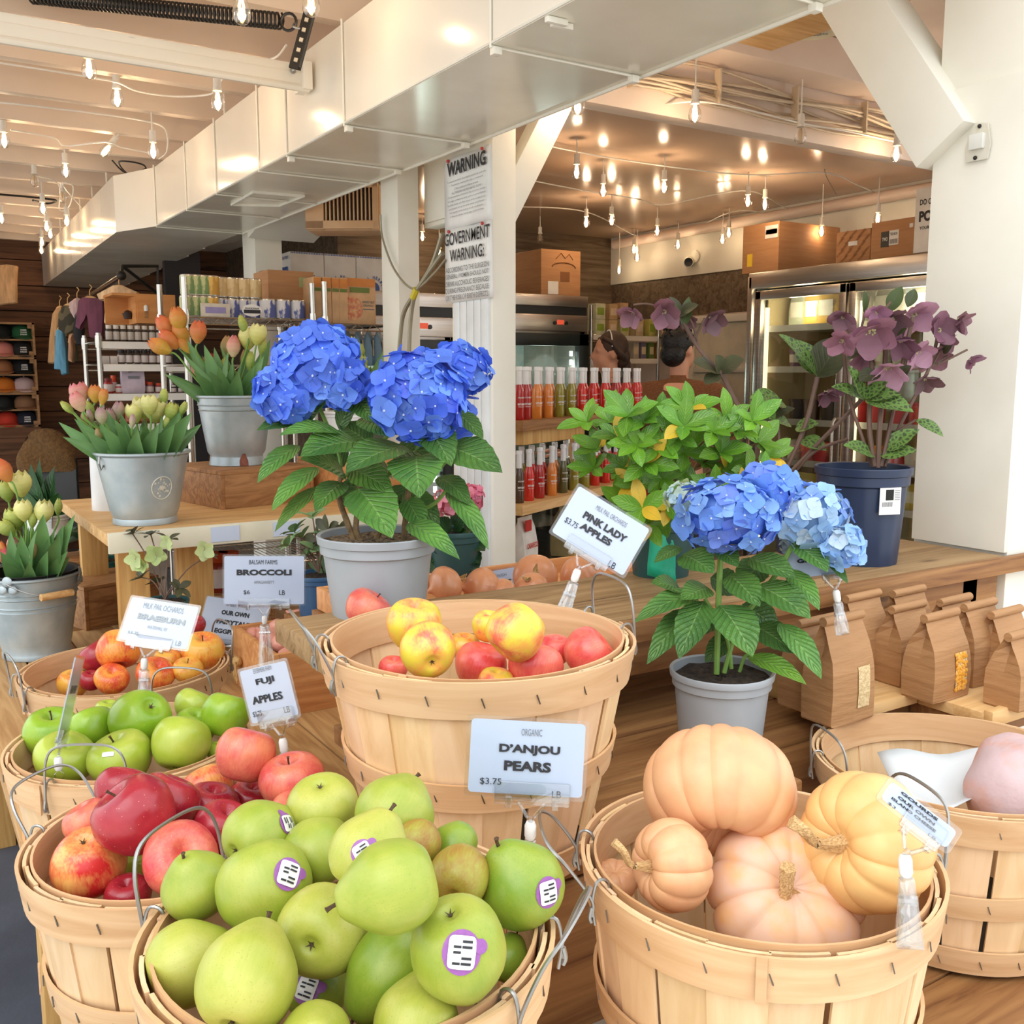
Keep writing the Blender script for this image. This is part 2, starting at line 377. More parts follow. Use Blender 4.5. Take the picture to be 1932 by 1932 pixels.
# ---------------------------------------------------------------- the square duct
t = thing('air_duct', 'long glossy white square air duct hanging under the ceiling', 'duct', (1.36, 3, 2.2))
def loc(p): return V(p) - V((1.36, 3, 2.2))
X0, X1, Z0, Z1 = 1.155, 1.565, 2.2, 2.47
mb = MB()
def ductbox(y0, y1, xa0, xa1, xb=X1):   # prism with left side stepping from xa0 to xa1; face 0 underside
    P = [loc(p) for p in ((xa0, y0, Z0), (xb, y0, Z0), (xb, y1, Z0), (xa1, y1, Z0), (xa0, y0, Z1), (xb, y0, Z1), (xb, y1, Z1), (xa1, y1, Z1))]
    mb.add(P, [[0, 3, 2, 1]], 1); mb.add(P, [[4, 5, 6, 7], [0, 1, 5, 4], [1, 2, 6, 5], [2, 3, 7, 6], [3, 0, 4, 7]], 0)
ys = [.9, 1.36, 1.9, 2.70, 3.17, 3.45, 3.97, 4.42, 4.98]
for a, b in zip(ys, ys[1:]): ductbox(a, b - .003, X0, X0)
ductbox(4.98, 5.30, X0, 1.03)
y = 5.30
while y < 8.7: ductbox(y, min(y + .42, 8.8) - .003, 1.03 + (y - 5.3) * .03, 1.03 + (min(y + .42, 8.8) - 5.3) * .03, X1 + (y - 5.3) * .04); y += .42
mb.build('duct_body', [M['white_gloss'], M['under_gloss']], t, smooth=False)
mb = MB()
for y in ys[1:]: mb.tube([loc((X0 - .004, y, Z1 + .01)), loc((X0 - .004, y, Z0 - .004)), loc((X1 + .004, y, Z0 - .004))], .0035, 6)
mb.tube([loc((X1 + .004, yy, Z0 - .002)) for yy in (.9, 2, 3, 5)], .006, 6)
mb.tube([loc((X0 - .002, yy, Z0 + .004)) for yy in (.9, 2, 3, 5)], .003, 6)
mb.build('seam_joint', M['white'], t)
for y in ys[1:5]:
    for xx in (X0 + .01, X1 - .02): MB().box(loc((xx, y, Z0 - .012)), (.02, .02, .016)).build('drive_cleat', M['white'], t, bevel=.002)
for q in ((1050, 40), (1060, 48)): MB().box(loc(atZ(*q, 2.193)), (.05, .012, .012)).build('drive_cleat', M['white'], t, bevel=.002)
mb = MB(); P = [loc(atZ(*q, 2.195)) for q in ((437, 386), (478, 362), (573, 370), (527, 388))]
mb.tube(P, .006, 6, closed=True); mb.build('access_panel_frame', M['white'], t)
for y in (2.0, 3.9, 5.5, 6.0, 6.5, 7.0, 7.5):
    x = X0 + .02 if y < 5 else 1.03 + (y - 5.3) * .03; MB().tube([loc((x, y, Z1)), loc((x, y, 2.74))], .004, 5).build('hanger_rod', M['white'], t)

# white sloping soffit beyond the duct and a slatted return-air box
struct(MB().box((1.74, 4.45, 2.30), (.34, .95, .04), Matrix.Rotation(math.radians(-14), 3, 'X')).build('ceiling_soffit', M['white'], smooth=False))
struct(MB().box((1.95, 6.0, 2.42), (.5, 2.4, .05), Matrix.Rotation(math.radians(-10), 3, 'Y')).build('ceiling_soffit', M['white'], smooth=False))
t = thing('return_air_vent', 'pale wooden vent box with vertical slats under the duct', 'vent', (1.75, 4.15, 2.13))
ang = math.atan2(4.067 - 4.243, 1.862 - 1.603); rz = rotz(ang)
mb = MB(); L = .32
for c, d in (((0, 0, .02), (L, .02, .035)), ((0, 0, .19), (L, .02, .025)), ((-L / 2 + .04, 0, .1), (.08, .02, .2)), ((L / 2 - .012, 0, .1), (.025, .02, .2)), ((0, .12, .1), (L, .18, .2))): mb.box(rz @ V(c), d, rz)
vw = mat('vent_pine', S(226, 190, 150), .6, scale=6, col2=S(212, 172, 130)); mb.build('vent_box', vw, t, bevel=.002)
mb = MB(); mb.box(rz @ V((.03, .018, .105)), (.22, .006, .16), rz); mb.build('vent_backing', M['black'], t)
mb = MB()
for i in range(13): mb.box(rz @ V((-.07 + i * .0175, .006, .105)), (.006, .02, .155), rz)
mb.build('vent_slat', vw, t)

# ---------------------------------------------------------------- posters on the pillar
def poster(name, label, z0, z1, lines, y0=2.640, y1=2.946):
    X = 1.606; t = thing(name, label, 'sign', (X, (y0 + y1) / 2, z0)); L = V((X, (y0 + y1) / 2, z0))
    n = 8; g = [[V((X - .004 * math.sin(i * .9) * (j / n), y1 + (y0 - y1) * i / n, z0 + (z1 - z0) * j / n)) - L for i in range(n + 1)] for j in range(n + 1)]
    mb = MB(); mb.sheet(g); o = mb.build('sheet', mat(name + '_paper', S(240, 242, 242), .5), t)
    so = o.modifiers.new('thick', 'SOLIDIFY'); so.thickness = .0012; so.offset = -1
    mb = MB(); mg = MB(); W = y1 - y0; H = z1 - z0
    for s, v, wf, hf, b, grey in lines:
        c = V((X - .0062, (y0 + y1) / 2, z0 + H * v)) - L
        text(mg if grey else mb, s, c, (0, -1, 0), (0, 0, 1), W * wf, H * hf, bold=b)
    mb.build('lettering', M['ink'], t)
    if mg.v: mg.build('fine_print', M['ink_grey'], t)
    mp = MB()
    for yy in (y0 + .05, y1 - .04): mp.ball((X - .008 - L.x, yy - L.y, H - .008), .006, 6, 4)
    mp.build('push_pin', mat(name + '_pin', S(190, 60, 60), .4), t)
poster('warning_poster', 'tall paper poster headed WARNING pinned high on the middle pillar', 1.97, 2.192, [
    ('WARNING', .84, .8, .2, .03, 0)] + [(s, .66 - i * .055, wd, .03, .0, 1) for i, (s, wd) in enumerate((
        ('To persons enrolled in the programs established under this', .8), ('1. The person making this sign, a statement', .7), ('2. New medical and tobacco services', .5), ('ALL PERSONS ARE PROHIBITED FROM', .6),
        ('Consumption of alcohol by persons under', .78), ('the age of twenty-one years is prohibited', .78), ('by the laws of this state and subject to', .78), ('penalties of up to one year and fines', .72), ('for each and every such violation', .7), ('of the alcoholic beverage control law', .7)))])
poster('government_warning_poster', 'paper poster headed GOVERNMENT WARNING pinned below another on the middle pillar', 1.735, 1.97, [
    ('GOVERNMENT', .86, .94, .17, .012, 0), ('WARNING:', .63, .72, .17, .012, 0)] + [(s, .44 - i * .095, .9, .07, .005, 1) for i, s in enumerate((
        'ACCORDING TO THE SURGEON', 'GENERAL, WOMEN SHOULD NOT', 'DRINK ALCOHOLIC BEVERAGES', 'DURING PREGNANCY BECAUSE', 'OF THE RISK OF BIRTH DEFECTS.'))])

# electrical panel, conduits
t = thing('electrical_panel', 'white metal panel box mounted between the two white pillars', 'electrical box', (1.8, 3.2, 2.04))
mb = MB(); mb.box((-.02, .02, .13), (.06, .3, .26)); mb.build('cabinet', M['white'], t, bevel=.004)
mb = MB(); mb.box((-.055, .02, .13), (.01, .26, .23)); mb.build('door', M['white'], t, bevel=.003)
mb = MB(); mb.box((.0, -.1, -.03), (.05, .1, .05)); mb.build('junction_box', M['white'], t, bevel=.003)
t = thing('conduit_bundle', 'flexible grey conduits looping down beside the white pillar', 'conduit', tuple(atX(790, 600, 1.6)))
o0 = atX(790, 600, 1.6)
def cp(x, y, X=1.6): return atX(x, y, X) - o0
for path, r in ((((835, 440), (815, 500), (785, 550), (762, 590), (755, 640), (752, 690)), .008), (((835, 478), (805, 520), (783, 556), (775, 600), (772, 650), (772, 700)), .008), (((718, 405), (722, 450), (745, 510), (780, 545), (815, 520), (840, 490)), .004)):
    MB().tube(bez([cp(x, y) for x, y in path], 8), r, 8).build('conduit', mat('conduit_grey', S(165, 160, 140), .4, .5), t)
MB().tube([cp(786, 545, 1.598), cp(779, 562, 1.598)], .012, 8).build('yellow_tie', mat('yellow_tie', S(215, 200, 60), .5), t)

# ---------------------------------------------------------------- garage-door track, spring, bracket
t = thing('door_track', 'white chipped overhead door track running across beneath the beams', 'track', (0.3, 2.95, 2.40))
mb = MB(); mb.box((.32, 0.02, .0), (1.04, .07, .03)); mb.box((.32, -.015, -.035), (1.04, .012, .05)); mb.tube([(-.2, -.02, -.055), (.84, -.02, -.055)], .012, 6)
mb.box((.83, 0, -.02), (.03, .08, .08)); mb.build('rail', mat('chipped_white', S(238, 232, 218), .45, scale=14, stretch=(.3, 3, 3), col2=S(150, 140, 128), lo=.70, hi=.76), t, bevel=.004)
MB().ball((.79, -.025, -.01), .009, 8, 6).build('bolt', M['wire'], t)
t = thing('extension_spring', 'black coiled extension spring above the white door track', 'spring', (0.35, 2.86, 2.52))
p0 = atD(60, -8, 2.75); p1 = atD(530, 40, 2.62); ax = p1 - p0; Rm = align(ax); n = 64; L = ax.length
pts = [Rm @ V((.020 * math.cos(a), .020 * math.sin(a), L * a / (2 * PI * n))) + p0 - V(t.location) for a in [2 * PI * i / 10 for i in range(n * 10 + 1)]]
MB().tube(pts, .0034, 6).build('coil', M['dark_metal'], t)
e = p1 - V(t.location); MB().tube([e + Rm @ V((.022 * math.cos(a), 0, .022 + .022 * math.sin(a))) for a in [2 * PI * i / 14 for i in range(14)]], .004, 6, closed=True).build('end_loop', M['dark_metal'], t)
MB().tube(bez([e + Rm @ V((0, 0, .04)), atD(553, 50, 2.6) - V(t.location), atD(566, 54, 2.6) - V(t.location)], 6), .003, 6).build('hook', M['wire'], t)
t = thing('perforated_bracket', 'dark perforated steel strap joining the duct and door track', 'bracket', tuple(atD(572, 75, 2.6)))
a, b = atD(584, 25, 2.62), atD(556, 130, 2.62); lc = V(t.location)
mb = MB(); Rb = align(b - a, _fw); mb.box((a + b) / 2 - lc, (.006, .032, (b - a).length), Rb)
mb.box((a + b) / 2 - lc + Rb @ V((-.008, .014, 0)), (.02, .004, (b - a).length * .98), Rb); mb.build('strap', M['dark_metal'], t)
mb = MB()
for i in range(5): mb.box((a + b) / 2 - lc + Rb @ V((-.004, -.001, (b - a).length * (-.36 + .18 * i))), (.008, .010, .010), Rb)
mb.build('strap_hole', mat('light_gap', S(200, 190, 170), .6), t)

# ---------------------------------------------------------------- cables along the beam on the right
t = thing('cable_bundle', 'bundle of white painted cables stapled along the beam on the right', 'cables', (3, 2.72, 2.6))
for i in range(12):
    z0 = R.uniform(2.46, 2.585); y0 = 2.745
    pts = [(x, y0 - .012 * (i % 3) , z0 + .018 * math.sin(x * 3 + i) + .01 * math.sin(x * 7 + 2 * i)) for x in [1.8 + k * .2 for k in range(16)]]
    MB().tube([V(p) - V((3, 2.72, 2.6)) for p in bez(pts, 3)], .0055, 6).build('cable', mat('cable_white', S(214, 196, 170), .5) if i == 0 else bpy.data.materials['cable_white'], t)
mb = MB()
for x in (2.2, 2.6, 3.0, 3.4, 3.9): mb.box((x - 3, .0, -.08), (.008, .03, .12))
mb.build('cable_staple', bpy.data.materials['cable_white'], t)

# ceiling disc, switch plate, camera
t = thing('ceiling_disc_light', 'round white disc fixture on the ceiling beside the duct', 'ceiling fixture', tuple(atZ(1537, 40, 2.58)))
MB().lathe([(0, .0), (.085, .0), (.1, .02), (.1, .055), (.07, .06), (0, .06)], 28, (0, 0, -.03)).build('disc', mat('disc_cream', S(226, 218, 192), .4), t)
mb = MB(); text(mb, 'KEEP', (.02, .02, -.0315), (.9, -.4, 0), (-.4, -.9, 0), .05, .012); text(mb, 'CLEAR', (.03, 0, -.0315), (.9, -.4, 0), (-.4, -.9, 0), .05, .012); mb.build('lettering', M['ink_grey'], t)
P = atX(1847, 268, 2.232); t = thing('switch_plate', 'small square latch button on a cut-corner steel plate on the white pillar', 'switch', tuple(P))
mb = MB(); pl = [(-.035, -.045), (.033, -.045), (.04, -.01), (.028, .04), (-.01, .046), (-.028, .03), (-.04, -.01)]
rx = Matrix(((0, 0, 1), (-1, 0, 0), (0, 1, 0))).transposed()
rx = Matrix(((0, 0, -1), (-1, 0, 0), (0, 1, 0)))
mb.prism([(x * .8, y * .95) for x, y in pl], 0, .004, rx); mb.build('plate', mat('cream_plate', S(226, 222, 208), .35, .2), t, bevel=.001)
MB().box((-.008, 0, .0), (.014, .036, .036)).build('button', mat('button_cream', S(230, 232, 226), .3), t, bevel=.003)
mb = MB(); mb.ball((-.005, -.002, .035), .005, 8, 5); mb.ball((-.005, .004, -.036), .005, 8, 5); mb.build('screw', M['dark_metal'], t)
# ================================================================ string lights
GL, GR = 'string bulbs under the beamed ceiling', 'string bulbs under the shiny ceiling'
M['filament'] = mat('glowing_filament', S(255, 220, 150), .5, emit=(1, .74, .40, 1), estr=8)
M['filament_off'] = mat('unlit_filament', S(230, 210, 180), .4)
M['socket'] = mat('white_socket', S(240, 236, 228), .4)
def bulb_meshes():
    a = MB().lathe([(.0, .0), (.0115, 0), (.0125, -.004), (.0125, -.036), (.0145, -.038), (.0145, -.046)], 14).tube([(0, 0, 0), (0, 0, .012)], .004, 6).mesh('socket')
    g = MB().lathe([(.0125, -.044), (.0135, -.052), (.019, -.066), (.0222, -.080), (.0205, -.094), (.013, -.104), (0, -.107)], 16).mesh('glass_bulb')
    f = MB()
    for k in range(4):
        an = k * PI / 2 + .4; f.tube([(.003 * math.cos(an), .003 * math.sin(an), -.05), (.0065 * math.cos(an), .0065 * math.sin(an), -.064), (.005 * math.cos(an), .005 * math.sin(an), -.093)], .0024, 5)
    f = f.mesh('filament')
    a.materials.append(M['socket']); g.materials.append(M['bulbglass']); f.materials.append(M['filament'])
    f2 = f.copy(); f2.materials[0] = M['filament_off']
    return a, g, f, f2
BA, BG, BF, BF2 = bulb_meshes()
glow = bpy.data.lights.new('bulb_glow', 'POINT'); glow.energy = 3.2; glow.color = (1, .74, .48); glow.shadow_soft_size = .012
glow_l = glow.copy(); glow_l.energy = 1.7
glow_s = glow.copy(); glow_s.energy = 1.0
def bulb(px, py, z, label, group, lit=True, tilt=0, drop=.0):
    """px, py: middle of the glass in the photo; z: its height"""
    p = atZ(px, py, z)
    if group == GL:                                     # hang it from the nearest beam
        yb = 2.855 + .44 * round((p.y - 2.855) / .44); q = atY(px, py, yb)
        if q.z < 2.445: p = q
        drop = max(drop, 2.522 - p.z - .08)
    else:
        if p.x > 4.8: p = atX(px, py, 4.78)
        drop = max(drop, (2.40 if 2.7 < p.y < 2.86 else 2.562) - p.z - .08)
    t = thing('string_light_bulb', label, 'light bulb', (p.x, p.y, p.z + .08), 0, group)
    if tilt: t.rotation_euler = (0, tilt, AZ * -1)
    link('socket', BA, t); link('glass_bulb', BG, t); link('filament', BF if lit else BF2, t)
    if drop: MB().tube([(0, 0, .01), (0, 0, .01 + drop)], .0028, 5).build('hanging_wire', M['socket'], t)
    if lit:
        g = bpy.data.objects.new('glow', glow_l if group == GL else (glow_s if p.x > 4.2 else glow)); C.objects.link(g); g.parent = t; g.location = (0, 0, -.08)
    return t
for px, py, lb, kw in (
    (168, 132, 'lit clear bulb hanging alone from the white door track, largest at that side', dict(drop=.06)),
    (221, 187, 'lit bulb on a white cord just below and beside the largest one under the track', dict(drop=.02)),
    (411, 193, 'lit bulb by the duct top where the cord climbs to the track', dict(drop=.02)),
    (8, 266, 'lit bulb at the very edge of the photo beneath the beams', dict(drop=.02)),
    (124, 323, 'lit bulb hanging from a short wire off the fourth ceiling beam', dict(drop=.05)),
    (222, 294, 'lit bulb tipped sideways on its cord near the coiled black wire', dict(tilt=.7)),
    (289, 286, 'lit bulb under a curved white cord close to the duct edge', dict(drop=.05)),
    (66, 342, 'unlit clear bulb hanging beneath the fifth ceiling beam', dict(lit=False, drop=.03)),
    (119, 374, 'unlit clear bulb beside loose dangling wire ends', dict(lit=False, drop=.03)),
    (81, 394, 'lit bulb hanging below the long dark cable hook', dict(drop=.02)),
    (126, 417, 'lit bulb on a sagging cord left of the duct seams', dict(drop=.04)),
    (3, 413, 'small lit bulb half cut by the photo edge', {}),
    (88, 428, 'upper of two small lit bulbs close together near the far end of the duct', {}),
    (95, 442, 'lower of two small lit bulbs close together near the far end of the duct', {}),
    (79, 457, 'small lit bulb just above the far corner of the duct', {}),
    (78, 472, 'smallest lit bulb against the far plank wall beside the duct', {}),
    (456, 24, 'lit bulb glowing behind the black coiled spring', {})):
    bulb(px, py, 2.41 if py > 250 else 2.40, lb, GL, **kw)
bulb(587, 10, 2.46, 'bulb with bright filament at the top edge beside the perforated strap', GL)
for px, py, lb, kw in (
    (1311, 216, 'lit bulb fixed on the beam under the cable bundle, nearest the duct', dict(zz=2.37)),
    (1510, 258, 'unlit bulb with visible filaments on the beam under the cable bundle', dict(lit=False, zz=2.37)),
    (1691, 292, 'lit bulb on the beam closest to the big white pillar', dict(zz=2.37)),
    (1088, 325, 'lit bulb nearest the slanted pillar brace under the shiny ceiling', dict(drop=.03)),
    (1138, 360, 'lit bulb hanging lower than its neighbour near the pillar brace', dict(drop=.06)),
    (1253, 353, 'lit bulb in the middle of the shiny ceiling between gold reflections', dict(drop=.02)),
    (1411, 380, 'first of a close pair of lit bulbs above the brown boxes', dict(drop=.03)),
    (1443, 386, 'second, larger of a close pair of lit bulbs above the brown boxes', dict(drop=.05)),
    (1106, 420, 'lit bulb above the orange cardboard box on the steel cooler', {}),
    (1154, 416, 'lit bulb just beside the one above the steel cooler box', dict(drop=.05)),
    (1240, 436, 'lit bulb over the white band halfway to the camera', {}),
    (1019, 451, 'unlit bulb hanging right beside the middle pillar', dict(lit=False, drop=.05)),
    (1550, 437, 'lit bulb hanging in front of the big brown box', dict(drop=.03, zz=2.30)),
    (1656, 413, 'lit bulb partly hidden behind the patterned box', dict(drop=.04, zz=2.34)),
    (1375, 440, 'upper of two overlapping lit bulbs by the wall pipe', dict(zz=2.40)),
    (1363, 452, 'lower of two overlapping lit bulbs by the wall pipe', dict(zz=2.40)),
    (1279, 462, 'lit bulb over the security camera', dict(zz=2.42)),
    (1202, 486, 'lower bright bulb of the pair over the weathered board', dict(drop=.03)),
    (1196, 471, 'upper bright bulb of the pair over the weathered board', {}),
    (1119, 487, 'lit bulb glowing beside the orange box on the cooler', {}),
    (1168, 510, 'lit bulb hanging by a long wire against the white band', dict(drop=.09)),
    (1090, 200, 'bulb half hidden behind the duct edge', dict(zz=2.32)),
    (797, 447, 'lit bulb between the white pillars below the panel box', {}),
    (829, 478, 'lower lit bulb between the pillars beside the posters', dict(zz=2.3))):
    z = kw.pop('zz', 2.41); bulb(px, py, z, lb, GR, **kw)
def cord(label, pts, z, r=.0035, name='light_cord', m=None):
    P = [atZ(x, y, z if len(q) == 0 else q[0]) for x, y, *q in pts]; o = P[0].copy()
    t = MB().tube([p - o for p in bez(P, 8)], r, 6).build(name, m or M['socket'], loc=o)
    return tag(t, label, 'cord')
cord('white light cord running from the photo edge under the first beams to the duct', [(-10, 117), (150, 142), (168, 146), (221, 155), (260, 172), (330, 182), (395, 178), (411, 163)], 2.49)
cord('white cord looping up from the duct edge to the door track', [(411, 163), (425, 140), (445, 122), (480, 117), (520, 108), (540, 85)], 2.47)
cord('white cord drooping along the second beam row', [(-10, 192), (90, 203), (180, 214), (260, 226), (310, 242), (315, 285), (300, 300)], 2.49)
cord('white cord linking the tilted bulb to the duct edge', [(20, 245), (100, 260), (124, 275), (200, 268), (230, 278), (280, 288)], 2.48)
cord('white cord with dangling ends above the far bulbs', [(60, 330), (110, 347), (112, 395), (130, 390), (138, 352), (119, 350), (160, 398)], 2.48)
cord('black coiled cable lying over the far beams', [(212, 303), (235, 325), (270, 335), (272, 312), (225, 305), (245, 330), (275, 318)], 2.50, .004, 'coiled_cable', M['black'])
cord('dark hanging cable loop below the far beams', [(-10, 366), (60, 372), (105, 378), (90, 384), (62, 378)], 2.47, .006, 'dark_cable', M['dark_metal'])
cord('thin cord strung over the shiny ceiling from the brace to the big pillar', [(1020, 272), (1140, 296), (1290, 318), (1420, 330), (1558, 326), (1620, 350), (1665, 370), (1700, 390), (1730, 380)], 2.53)
cord('second thin cord strung across the shiny ceiling toward the brown boxes', [(1000, 340), (1088, 357), (1200, 375), (1253, 386), (1400, 360), (1470, 385), (1520, 415)], 2.53)
cord('third thin cord sagging over the steel cooler and camera', [(980, 390), (1106, 400), (1200, 445), (1260, 460), (1380, 400), (1480, 412)], 2.53)
cord('cord stapled along the beam below the cable bundle', [(1080, 178), (1200, 200), (1311, 192), (1400, 205), (1510, 232), (1600, 248), (1691, 268), (1760, 280)], 2.44)
cord('black zip tie tail poking from the shiny ceiling cord', [(1556, 320), (1560, 335), (1578, 367)], 2.53, .002, 'cable_tie', M['black'])
# pipe under the ceiling on the right wall
t = tag(MB().tube([(4.88, 3.3, 2.50), (4.88, 6.2, 2.50)], .035, 12).build('wall_pipe', M['pinkwhite']), 'long pale pipe running above the white band on the wall', 'pipe')
# ================================================================ display stand
LOWZ, MIDZ, TOPZ = .62, .87, 1.07
def planks(name, label, cat, x0, x1, ys, z, th, m, gap=.004, lead=None, parts=True, rz=0):
    """table top of boards that run along x between the ys"""
    t = thing(name, label, cat, ((x0 + x1) / 2, (ys[0] + ys[-1]) / 2, z - th), rz)
    for i, (a, b) in enumerate(zip(ys, ys[1:])):
        MB().box((R.uniform(-.004, .004), (a + b) / 2 - (ys[0] + ys[-1]) / 2, th / 2), (x1 - x0, b - a - gap, th)).build('plank', lead if lead and i == 0 else m, t, bevel=.004)
    return t
def leg(t, x, y, z0, z1, s=.075, m=None):
    o = V(t.location); MB().box(V((x, y, (z0 + z1) / 2)) - o, (s, s, z1 - z0)).build('leg', m or M['wood_upright'], t, bevel=.003)
t = planks('display_table', 'grey-brown plank table carrying the big potted hydrangea and navy pots', 'table', .55, 2.232, [1.319, 1.475, 1.655], TOPZ, .04, M['wood_table'])
MB().box((.135, -.178, .02), (1.95, .018, .04)).build('edge_plank', M['wood_front'], t, bevel=.003)
for x in (.95, 2.16):
    leg(t, x, 1.60, 0, TOPZ - .04)
leg(t, 2.12, 1.36, MIDZ, TOPZ - .04, .06)
MB().box(V((1.54, 1.345, TOPZ - .075)) - V(t.location), (1.38, .03, .07)).build('apron', M['wood_front'], t, bevel=.003)
t = planks('step_bench', 'mid-height stepped plank bench under the pink apple basket and brown bags', 'bench', .64, 2.23, [1.14, 1.29, 1.47, 1.62], MIDZ, .035, M['wood_front'])
MB().box((.905 - 1.435, 1.065 - 1.38, .0175), (.53, .146, .035)).build('plank', M['wood_front'], t, bevel=.004)
MB().box((1.935 - 1.435, 1.065 - 1.38, .0175), (.59, .146, .035)).build('plank', M['wood_front'], t, bevel=.004)
for x in (.72, 1.9): leg(t, x, 1.55, 0, MIDZ - .035)
for x in (.72, 2.1): leg(t, x, 1.06, 0, MIDZ - .035)
MB().box(V((1.405, 1.128, MIDZ - .135)) - V(t.location), (.47, .018, .23)).build('front_board', M['wood_front'], t, bevel=.003)
MB().box(V((.865, 1.0, MIDZ - .15)) - V(t.location), (.6, .02, .22)).build('front_board', M['wood_front'], t, bevel=.003)
t = thing('low_bench', 'long low plank bench under the row of fruit baskets', 'bench', (.36, 2.0, LOWZ - .04))
M['wood_low'] = wood('low_bench_plank', S(206, 166, 112), S(172, 128, 78), (14, 1, 14), 2.3, .6, knots=2)
for i in range(3): MB().box((-.13 + i * .155, .1, .02), (.15, 3.0, .04)).build('plank', M['wood_low'], t, bevel=.004)
for x in (.21, .52):
    for y in (.65, 2.0, 3.4): leg(t, x, y, 0, LOWZ - .04)
t = planks('low_bench', 'low plank bench beneath the pumpkin basket and the nearly empty basket', 'bench', .61, 1.95, [.45, .62, .79, .965], LOWZ, .04, M['wood_front'])
t.name = 'low_platform'
for x in (.85, 1.85):
    for y in (.55, .9): leg(t, x, y, 0, LOWZ - .04)
# tray with a raised lip for the brown bags
t = thing('bag_tray', 'shallow plank tray holding the brown paper bags', 'tray', (1.85, 1.17, MIDZ))
o = V(t.location); MB().box(V((1.82, 1.215, MIDZ + .012)) - o, (.77, .19, .022)).build('tray_board', M['wood_pale'], t, bevel=.002)
MB().box(V((1.92, 1.05, MIDZ + .012)) - o, (.57, .135, .022)).build('tray_board', M['wood_pale'], t, bevel=.002)
MB().box(V((1.44, 1.215, MIDZ + .027)) - o, (.022, .2, .054)).build('side_board', wood('tray_lip', S(206, 170, 108), S(176, 136, 78), (14, 1, 14), 2.2, .6), t, bevel=.003)
MB().box(V((1.92, .975, MIDZ + .014)) - o, (.57, .018, .03)).build('front_lip', M['wood_pale'], t, bevel=.003)

# ================================================================ bushel baskets
M['stave'] = wood('basket_stave', S(234, 204, 164), S(218, 182, 136), (10, 10, .8), 2.6, .55, attr=True, distort=.8, bump=.1)
M['hoop'] = wood('basket_hoop', S(226, 190, 148), S(206, 164, 120), (1.2, 1.2, 16), 2.2, .55, distort=.9, attr=True, bump=.1)
M['staple'] = mat('steel_staple', S(120, 110, 100), .4, .8)
def band(mb, R0, R1, z0, z1, th, n=64, a0=0, col=(1, 1, 1), wob=.0):
    """flat hoop between heights z0 (radius R0) and z1 (radius R1)"""
    rows = []
    for rr, z in ((R0, z0), (R1, z1), (R1 - th, z1), (R0 - th, z0)):
        rows.append([(( rr + wob * math.sin(3 * 2 * PI * k / n + a0)) * math.cos(2 * PI * k / n), (rr + wob * math.sin(3 * 2 * PI * k / n + a0)) * math.sin(2 * PI * k / n), z + .0015 * math.sin(2 * 2 * PI * k / n + a0)) for k in range(n)])
    rows.append(rows[0]); mb.sheet(rows, closed=True, col=col)
    e = a0 + 1.0                                       # the lapped end of the hoop
    for s in (1,): mb.box((R1 * math.cos(e) + .002 * math.cos(e), R1 * math.sin(e) + .002 * math.sin(e), (z0 + z1) / 2), (.0025, .010, (z1 - z0) * .98), rotz(e), col=(.9, .87, .83))
